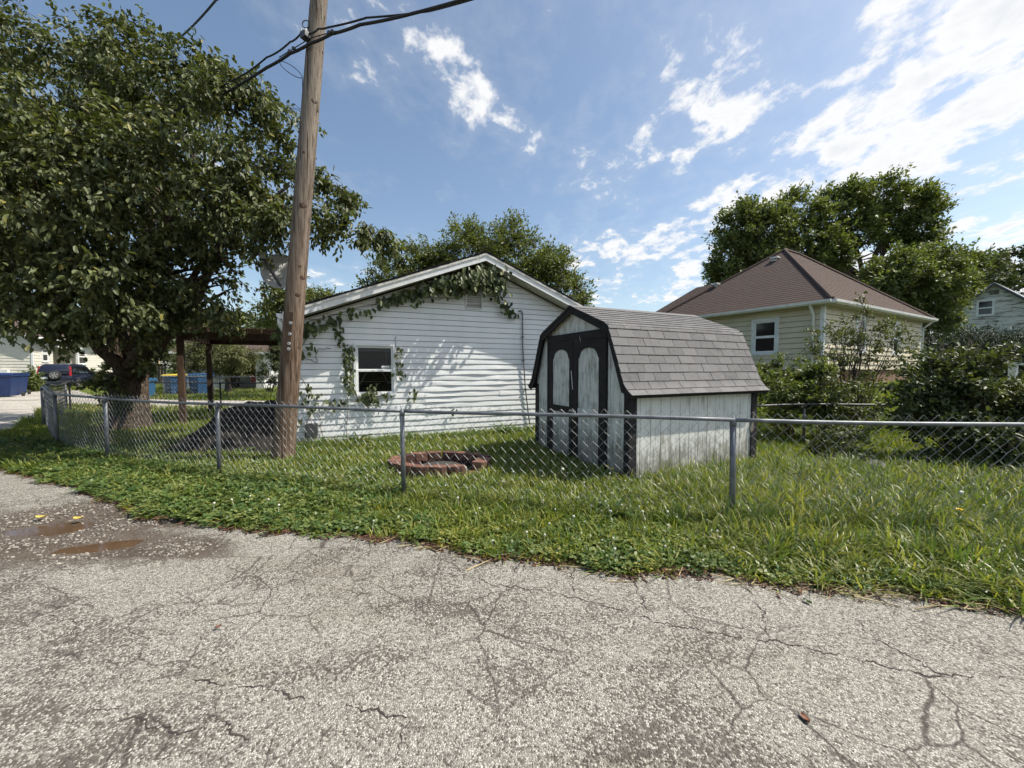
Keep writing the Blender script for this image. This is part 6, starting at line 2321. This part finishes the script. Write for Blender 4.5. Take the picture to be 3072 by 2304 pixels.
def weed_mesh(name, n, hgt, spread, leaf, mat, seed, trif=True):
    rg = np.random.default_rng(seed)
    P, D, Nn, Ln = [], [], [], []
    for i in range(n):
        a = rg.random() * 6.283
        r = spread * math.sqrt(rg.random())
        h = hgt * (.35 + .65 * rg.random()) * (1 - .4 * r / spread)
        c = np.array([math.cos(a) * r, math.sin(a) * r, h])
        k = 3 if trif else 2
        a0 = rg.random() * 6.283
        for j in range(k):
            an = a0 + j * 6.283 / k + rg.normal() * .15
            P.append(c)
            D.append([math.cos(an), math.sin(an), .15 + rg.normal() * .25])
            Nn.append([rg.normal() * .3, rg.normal() * .3, 1])
            Ln.append(leaf * (.7 + .6 * rg.random()))
    P, D, Nn, Ln = map(np.array, (P, D, Nn, Ln))
    V, F, A = leaves(P, D, Nn, Ln, Ln * .72, np.repeat(rg.random(n), 3 if trif else 2), 4, .08)
    return np_mesh(name, V, F, mat, {'rnd': A})


def flower_mesh(name, mat, seed, h=.16, r=.012):
    mb = MB()
    bm = bmesh.new()
    bmesh.ops.create_icosphere(bm, subdivisions=1, radius=r)
    mb.add([v_.co + Vector((0, 0, h)) for v_ in bm.verts], [tuple(v_.index for v_ in f_.verts) for f_ in bm.faces])
    bm.free()
    mb.tube([(0, 0, 0), (0, 0, h - r)], .0022, 3, False)
    me = bpy.data.meshes.new(name)
    me.from_pydata([tuple(p) for p in mb.v], [], mb.f)
    me.materials.append(mat)
    return me


def pebble_mesh(name, mat, seed):
    bm = bmesh.new()
    bmesh.ops.create_icosphere(bm, subdivisions=1, radius=1)
    rr = random.Random(seed)
    for v_ in bm.verts:
        v_.co = Vector((v_.co.x * rr.uniform(.8, 1.15), v_.co.y * rr.uniform(.6, .95), v_.co.z * rr.uniform(.4, .65)))
    me = bpy.data.meshes.new(name)
    bm.to_mesh(me); bm.free()
    me.materials.append(mat)
    return me


def chip_mesh(name, mat, L, W):
    me = bpy.data.meshes.new(name)
    me.from_pydata([(-L / 2, -W / 2, 0), (L / 2, -W / 2, .002), (L / 2, W / 2, 0), (-L / 2, W / 2, .003), (-L / 2, -W / 2, .004), (L / 2, -W / 2, .006), (L / 2, W / 2, .004), (-L / 2, W / 2, .007)], [],
                   [(0, 3, 2, 1), (4, 5, 6, 7), (0, 1, 5, 4), (1, 2, 6, 5), (2, 3, 7, 6), (3, 0, 4, 7)])
    me.materials.append(mat)
    return me


_src = {}


def scatter(name, label, cat, src, pts, scl, rot):
    """one object of instanced tufts (uncountable cover)"""
    me = bpy.data.meshes.new(name)
    me.vertices.add(len(pts))
    me.vertices.foreach_set('co', np.ascontiguousarray(pts, np.float32).ravel())
    a = me.attributes.new('scl', 'FLOAT_VECTOR', 'POINT')
    a.data.foreach_set('vector', np.ascontiguousarray(scl, np.float32).ravel())
    a = me.attributes.new('rot', 'FLOAT_VECTOR', 'POINT')
    a.data.foreach_set('vector', np.ascontiguousarray(rot, np.float32).ravel())
    o = link(name, me)
    so = bpy.data.objects.new(name + '_tuft', src)
    ng = bpy.data.node_groups.new(name, 'GeometryNodeTree')
    ng.interface.new_socket('Geometry', in_out='INPUT', socket_type='NodeSocketGeometry')
    ng.interface.new_socket('Geometry', in_out='OUTPUT', socket_type='NodeSocketGeometry')
    gi, go = ng.nodes.new('NodeGroupInput'), ng.nodes.new('NodeGroupOutput')
    m2p = ng.nodes.new('GeometryNodeMeshToPoints')
    iop = ng.nodes.new('GeometryNodeInstanceOnPoints')
    oi = ng.nodes.new('GeometryNodeObjectInfo')
    oi.inputs['Object'].default_value = so
    na = ng.nodes.new('GeometryNodeInputNamedAttribute'); na.data_type = 'FLOAT_VECTOR'; na.inputs[0].default_value = 'scl'
    nb_ = ng.nodes.new('GeometryNodeInputNamedAttribute'); nb_.data_type = 'FLOAT_VECTOR'; nb_.inputs[0].default_value = 'rot'
    er = ng.nodes.new('FunctionNodeEulerToRotation')
    L = ng.links.new
    L(gi.outputs[0], m2p.inputs[0])
    L(m2p.outputs[0], iop.inputs['Points'])
    L(oi.outputs['Geometry'], iop.inputs['Instance'])
    L(na.outputs[0], iop.inputs['Scale'])
    L(nb_.outputs[0], er.inputs[0])
    L(er.outputs[0], iop.inputs['Rotation'])
    L(iop.outputs[0], go.inputs[0])
    md = o.modifiers.new('scatter', 'NODES')
    md.node_group = ng
    return tag(o, label, cat, kind='stuff')


def in_frame(F, x0, x1, y0, y1, X, Y):
    iv = np.array(F.inverted())
    lx = iv[0, 0] * X + iv[0, 1] * Y + iv[0, 3]
    ly = iv[1, 0] * X + iv[1, 1] * Y + iv[1, 3]
    return (lx > x0) & (lx < x1) & (ly > y0) & (ly < y1)


def lawn_ok(X, Y):
    ok = Y > edge_y(X) + .02
    ok &= ~in_frame(HF, -.02, HW + .02, -.02, 10, X, Y)
    ok &= ~in_frame(SF, -.02, SL + .02, -.02, SW + .02, X, Y)
    ok &= ~in_frame(YF, -.1, LX + .1, -.1, 12, X, Y)
    ok &= ~in_frame(LF, -10, .1, -.1, 13, X, Y)
    ok &= ~inside(LANE, X, Y)
    ok &= ((X - FC.x) ** 2 + (Y - FC.y) ** 2) > R1 ** 2
    ok &= ~((X > -7.0) & (X < -4.4) & (Y > 7.1) & (Y < 10.2))
    ok &= ((X - PB.x) ** 2 + (Y - PB.y) ** 2) > .18 ** 2
    # only what the camera or a step aside can see
    ok &= (np.abs(X) < 1.75 * Y + 2.0)
    return ok


def vnoise(x, y, s, seed=0):
    r = np.random.default_rng(seed)
    out = np.zeros_like(x)
    for k in range(5):
        a, f, p = r.random() * 6.28, s * (.6 + 1.2 * r.random()), r.random(2) * 6.28
        out += np.sin((x * math.cos(a) + y * math.sin(a)) * f + p[0]) * np.sin((-x * math.sin(a) + y * math.cos(a)) * f * .8 + p[1])
    return out / 2.2


def sample(x0, x1, y0, y1, dens, rg, accept=None):
    n = int((x1 - x0) * (y1 - y0) * dens)
    X, Y = x0 + (x1 - x0) * rg.random(n), y0 + (y1 - y0) * rg.random(n)
    k = lawn_ok(X, Y)
    if accept is not None:
        k &= accept(X, Y, rg.random(n))
    X, Y = X[k], Y[k]
    return np.stack([X, Y, hz(X, Y)], 1)


def place(name, label, cat, src, P, rg, s0=.75, s1=1.3, tilt=.18, squash=None):
    n = len(P)
    s = s0 + (s1 - s0) * rg.random(n)
    sc = np.stack([s, s, s * (squash(P) if squash is not None else 1)], 1)
    rot = np.stack([rg.normal(size=n) * tilt, rg.normal(size=n) * tilt, rg.random(n) * 6.283], 1)
    return scatter(name, label, cat, src, P, sc, rot)


rg = np.random.default_rng(5)
left_w = lambda X: 1 - sstep(-3.2, -.6, X)                 # leafy creeping weeds dominate the left verge
right_w = lambda X: sstep(1.4, 3.2, X)                     # long grass takes over at right
# short lawn grass
G1 = tuft_mesh('grass_tuft_short', 22, .14, .075, .0105, M['grass_blade'], 1, .7)
G2 = tuft_mesh('grass_tuft_fine', 16, .20, .07, .0085, M['grass_blade'], 2, .9, .8)
G3 = tuft_mesh('grass_tuft_tall', 15, .34, .07, .0115, M['tall_grass_blade'], 3, .75, .9)
G4 = tuft_mesh('grass_tuft_far', 20, .19, .16, .016, M['grass_blade'], 4, .7)
W1 = weed_mesh('clover_patch', 14, .09, .10, .027, M['weed_leaf'], 5)
W2 = weed_mesh('creeping_weed', 18, .17, .12, .034, M['weed_leaf'], 6)
W3 = weed_mesh('bright_clover', 14, .11, .10, .024, M['bright_weed_leaf'], 7)
edge_low = lambda P: np.clip(.45 + (P[:, 1] - edge_y(P[:, 0])) * 1.1, .45, 1.15)
place('grass', 'short green lawn grass in the yard and on the verge', 'grass', G1, sample(-10, 7.5, 1.9, 6.4, 210, rg, lambda X, Y, u: u < .25 + .75 * (1 - left_w(X) * .75)), rg, .7, 1.25, .2, edge_low)
place('grass', 'fine arching grass growing between the weeds', 'grass', G2, sample(-9, 7.5, 1.9, 6.6, 100, rg, lambda X, Y, u: u < .35 + .5 * (vnoise(X, Y, 2.2, 3) > .1)), rg, .7, 1.3, .25, edge_low)
place('grass', 'long bending grass at the right end of the verge', 'grass', G3, sample(.6, 8, 1.7, 6.2, 105, rg, lambda X, Y, u: u < right_w(X) * (.35 + .65 * (vnoise(X, Y, 2.0, 8) > -.2))), rg, .65, 1.2, .22, edge_low)
place('grass', 'taller grass clumps against the fence line and house wall', 'grass', G3, sample(-6, 2.5, 3.5, 10.5, 60, rg, lambda X, Y, u: (in_frame(HF, -.3, 8.2, -.45, -.04, X, Y) & (u < .75)) | ((np.abs(Y - np.interp(X, [-7.08, -4.32, -1.36, 2.28], [6.68, 5.62, 4.78, 3.92])) < .16) & (u < .55)) | (in_frame(SF, -.3, 3.0, -.22, 2.9, X, Y) & (u < .35))), rg, .55, 1.0, .2)
place('grass', 'mid-distance lawn grass behind the fence', 'grass', G1, sample(-16, 12, 6.0, 11.5, 95, rg), rg, .9, 1.5, .2)
place('grass', 'distant lawn grass of the neighbouring yards', 'grass', G4, sample(-45, 34, 11, 34, 20, rg), rg, .9, 1.6, .2)
place('weeds', 'small clover leaves carpeting the verge', 'weeds', W1, sample(-7, 6.5, 1.9, 6.0, 130, rg, lambda X, Y, u: u < (.25 + .55 * (vnoise(X, Y, 1.7, 4) > 0)) * (1 - .6 * right_w(X))), rg, .8, 1.5, .12)
place('weeds', 'leafy creeping weeds thick on the left verge', 'weeds', W2, sample(-12, 0.8, 3.2, 8.2, 120, rg, lambda X, Y, u: u < left_w(X) * np.where(Y < np.interp(X, [-12.9, -7.08, -4.32, -1.36], [10.5, 6.9, 5.8, 5.0]), 1.0, .12)), rg, .8, 1.45, .15, edge_low)
place('weeds', 'bright yellow-green clover in the sunny middle of the verge', 'weeds', W3, sample(-1.5, 5, 2.6, 6.2, 120, rg, lambda X, Y, u: u < .75 * (vnoise(X, Y, 2.6, 9) > .15) * (1 - .5 * right_w(X))), rg, .8, 1.4, .12)
place('weeds', 'weeds along the base of the white house wall', 'weeds', W2, sample(-5, 4, 7, 12, 90, rg, lambda X, Y, u: in_frame(HF, -.2, 8, -.5, -.04, X, Y) & (u < .55)), rg, .9, 1.6, .15)
FL = flower_mesh('clover_head', M['clover_white'], 1)
place('clover_flowers', 'white clover flower heads dotting the verge', 'flowers', FL, sample(-3.5, 6.5, 2.4, 5.8, 26, rg, lambda X, Y, u: u < .18 + .8 * np.exp(-((X - .9) / 1.0) ** 2 - ((Y - 4.4) / .7) ** 2)), rg, .7, 1.25, .15)

# gravel and litter
PE = pebble_mesh('pebble', M['gravel_stone'], 3)
n = 60000
X, Y = -9 + 8 * rg.random(n), 2.2 + 4.3 * rg.random(n)
wv = wetness(X, Y)
k = (rg.random(n) < np.clip((wv - .22) * 1.4, 0, 1) * (.25 + .75 * (vnoise(X, Y, 3.0, 12) > -.1))) & (Y < edge_y(X) + .05)
pp1 = [(gr(x, y).x, gr(x, y).y) for x, y in P1]
pp2 = [(gr(x, y).x, gr(x, y).y) for x, y in P2]
k &= (bowl(X, Y) < .50) | (rg.random(n) < .03)
X, Y, wv = X[k], Y[k], wv[k]
Z = .014 - .022 * sstep(.35, .9, wv) - .030 * bowl(X, Y) + .002
s = (.005 + .013 * rg.random(len(X)) ** 2.2)
scatter('gravel', 'loose pale gravel washed out around the puddles', 'gravel', PE, np.stack([X, Y, Z], 1), np.stack([s, s, s], 1), np.stack([rg.normal(size=len(X)) * .4, rg.normal(size=len(X)) * .4, rg.random(len(X)) * 6.28], 1))
# loose chips scattered over the worn road
n = 9000
X, Y = -8 + 14 * rg.random(n), 1.0 + 5 * rg.random(n)
k = (Y < edge_y(X) - .01) & (rg.random(n) < .18 + .6 * np.exp(-(edge_y(X) - Y) / .25) + .35 * (vnoise(X, Y, 2.4, 21) > .35))
X, Y = X[k], Y[k]
s = .0035 + .006 * rg.random(len(X)) ** 2
Zr = .014 + .006 * np.sin(X * 1.1 + .5) * np.sin(Y * .9) - .022 * sstep(.35, .9, wetness(X, Y)) + .001
scatter('loose_chips', 'loose stone chips lying on the worn asphalt', 'gravel', PE, np.stack([X, Y, Zr], 1), np.stack([s, s, s], 1), np.stack([rg.normal(size=len(X)) * .4, rg.normal(size=len(X)) * .4, rg.random(len(X)) * 6.28], 1))
n = 5200
X = -8.6 + 13.5 * rg.random(n)
Y = edge_y(X) + rg.normal(size=n) * .05 + .01
CHm = chip_mesh('mulch_chip', M['mulch'], .030, .009)
scatter('mulch', 'reddish brown bark and leaf litter along the asphalt edge', 'litter', CHm, np.stack([X, Y, np.full(n, .018)], 1), np.stack([.5 + 1.1 * rg.random(n)] * 3, 1), np.stack([rg.normal(size=n) * .3, rg.normal(size=n) * .3, rg.random(n) * 6.28], 1))
n = 240
X = np.where(rg.random(n) < .7, 1.6 + 3.4 * rg.random(n), -2 + 4 * rg.random(n))
Y = edge_y(X) + rg.normal(size=n) * .07 - .05
STm = chip_mesh('straw_stalk', M['straw'], .16, .004)
scatter('straw', 'dry straw stalks lying along the verge edge', 'litter', STm, np.stack([X, Y, np.full(n, .022)], 1), np.stack([.4 + 1.2 * rg.random(n)] * 3, 1), np.stack([rg.normal(size=n) * .08, rg.normal(size=n) * .08, rg.normal(size=n) * .6 - .1], 1))


# ------------------------------------------------------------------ single plants one can point at
def rosette(name, label, c, n, L, W, mat, seed, cat='weed', up=.55):
    """big-leaved weed: every leaf its own piece"""
    t = thing(name, label, cat, c)
    rr = random.Random(seed)
    for i in range(n):
        a = i * 2.4 + rr.uniform(-.3, .3)
        l = L * rr.uniform(.6, 1.1)
        w = W * rr.uniform(.7, 1.1)
        el = rr.uniform(.25, up + .35)
        d = Vector((math.cos(a), math.sin(a), 0))
        s = Vector((-d.y, d.x, 0))
        vs, fs, av = [], [], []
        m = 7
        for k in range(m + 1):
            u = k / m
            cpt = Vector(c) + d * (l * u * math.cos(el * (1 - .3 * u))) + Vector((0, 0, l * (math.sin(el) * u * 1.25 - .75 * u * u * math.sin(el) * 1.0 + .02)))
            ww = w * .5 * (math.sin(math.pi * min(1, .06 + u * .94)) ** .8) * (1 if u < .98 else .1)
            wob = .012 * math.sin(u * 14 + i)
            vs += [cpt - s * ww + Vector((0, 0, .25 * ww + wob)), cpt, cpt + s * ww + Vector((0, 0, .25 * ww - wob))]
        for k in range(m):
            b = k * 3
            fs += [(b, b + 1, b + 4, b + 3), (b + 1, b + 2, b + 5, b + 4)]
        o = MB().add(vs, fs).build('leaf', mat, t, True)
        at_ = o.data.attributes.new('rnd', 'FLOAT', 'POINT')
        at_.data.foreach_set('value', [rr.random()] * len(o.data.vertices))
    return t


c = gr(1838, 1562)
rosette('dock_weed', 'large dark green dock plant with long leaves on the verge', (c.x, c.y, .02), 26, .30, .075, M['dock_leaf'], 3)
c = gr(2232, 1585)
rosette('broad_weed', 'bright leafy weed at the foot of the nearest fence post', (c.x, c.y, .02), 12, .20, .05, M['dock_leaf'], 5)
c = gr(1265, 1470)
rosette('broad_weed', 'pale green weed tuft in front of the fire pit, nearer the middle post', (c.x, c.y + .25, .04), 11, .20, .045, M['dock_leaf'], 7)
c = gr(1395, 1480)
rosette('broad_weed', 'pale green weed tuft in front of the fire pit, right of the other', (c.x, c.y, .04), 11, .17, .04, M['dock_leaf'], 9)
c = gr(2890, 1600)
rosette('broad_weed', 'bright broad leaf weed in the long grass at right', (c.x, c.y, .03), 8, .26, .07, M['dock_leaf'], 11)
p_ = HF @ Vector((1.15, -.28, 0))
rosette('lily_clump', 'strappy green lily clump at the wall below the window', tuple(p_), 30, .52, .028, M['dock_leaf'], 13, 'plant', 1.0)
p_ = HF @ Vector((4.55, -.35, 0))
rosette('lily_clump', 'strappy green lily clump at the wall behind the fire pit', tuple(p_), 34, .55, .03, M['dock_leaf'], 15, 'plant', 1.0)
p_ = HF @ Vector((2.2, -.30, 0))
rosette('leafy_plant', 'leafy plant with yellowing leaves at the wall behind the middle post', tuple(p_), 22, .36, .07, M['dock_leaf'], 17, 'plant', .8)
p_ = HF @ Vector((5.3, -.30, 0))
rosette('leafy_plant', 'leafy plant at the wall beside the conduit foot', tuple(p_), 22, .42, .05, M['dock_leaf'], 19, 'plant', .9)


def dandelion(label, c, h, puff=False):
    t = thing('dandelion', label, 'flower', c)
    c = Vector(c)
    tip = c + Vector((.02, 0, h))
    MB().tube([c, c + Vector((.012, 0, h * .6)), tip], .003, 5).build('stem', M['green_stem'], t, True)
    if puff:
        bm = bmesh.new()
        bmesh.ops.create_icosphere(bm, subdivisions=2, radius=.022)
        MB().add([v_.co * random.uniform(.8, 1.2) + tip for v_ in bm.verts], [tuple(v_.index for v_ in f_.verts) for f_ in bm.faces]).build('seed_head', M['clover_white'], t)
        bm.free()
    else:
        mb = MB()
        for i in range(16):
            a = i * 6.283 / 16
            d = Vector((math.cos(a), math.sin(a), .35))
            s = Vector((-d.y, d.x, 0)) * .005
            mb.add([tip - s, tip + s, tip + d * .026 + s, tip + d * .026 - s], [(0, 1, 2, 3)])
            mb.add([tip - s + Vector((0, 0, .004)), tip + s + Vector((0, 0, .004)), tip + d * .015 + s + Vector((0, 0, .01)), tip + d * .015 - s + Vector((0, 0, .01))], [(0, 1, 2, 3)])
        mb.build('flower_head', M['dandelion_yellow'], t)


for (x, y, h, lab, pf) in ((1818, 1400, .26, 'yellow dandelion in the shed shadow left of the doors', False), (1832, 1408, .22, 'second yellow dandelion just right of the first by the shed', False), (2872, 1530, .25, 'yellow dandelion in the long grass at right', False),
                           (1684, 1408, .24, 'white dandelion seed head before the shed doors', True), (2570, 1425, .22, 'white dandelion seed head left of the grey stone', True), (1365, 1362, .15, 'yellow dandelion near the wall behind the fire pit', False), (2878, 1478, .28, 'white dandelion seed head below the dark bush', True)):
    p = gr(x, y, h)
    dandelion(lab, (p.x, p.y, float(hz(p.x, p.y))), h, pf)


def fallen_leaf(label, px, py, L, mat, rz):
    p = gr(px, py)
    vs, fs = [], []
    d = Vector((math.cos(rz), math.sin(rz), 0))
    s = Vector((-d.y, d.x, 0))
    for k in range(7):
        u = k / 6
        w = L * .30 * math.sin(math.pi * (.04 + .92 * u)) ** .8
        cpt = Vector((p.x, p.y, .022)) + d * L * (u - .5) + Vector((0, 0, .02 * L / .08 * (u - .5) ** 2 * 2))
        vs += [cpt - s * w + Vector((0, 0, .010)), cpt, cpt + s * w + Vector((0, 0, .012))]
    for k in range(6):
        b = k * 3
        fs += [(b, b + 1, b + 4, b + 3), (b + 1, b + 2, b + 5, b + 4)]
    tag(MB().add(vs, fs).build('fallen_leaf', mat, None, True), label, 'leaf')


fallen_leaf('curled yellow leaf at the rim of the small puddle', 124, 1558, .10, M['fallen_yellow'], .3)
fallen_leaf('flat yellow leaf right of the small puddle', 236, 1562, .10, M['fallen_yellow'], .15)
fallen_leaf('small yellowish leaf lying alone on the asphalt at right', 2422, 1816, .055, M['dock_leaf'], 2.0)
fallen_leaf('reddish brown leaf lying on the asphalt near the bottom', 2415, 2172, .05, M['fallen_brown'], 1.6)
fallen_leaf('tiny brown leaf on the asphalt at lower left', 655, 1893, .03, M['fallen_brown'], .8)
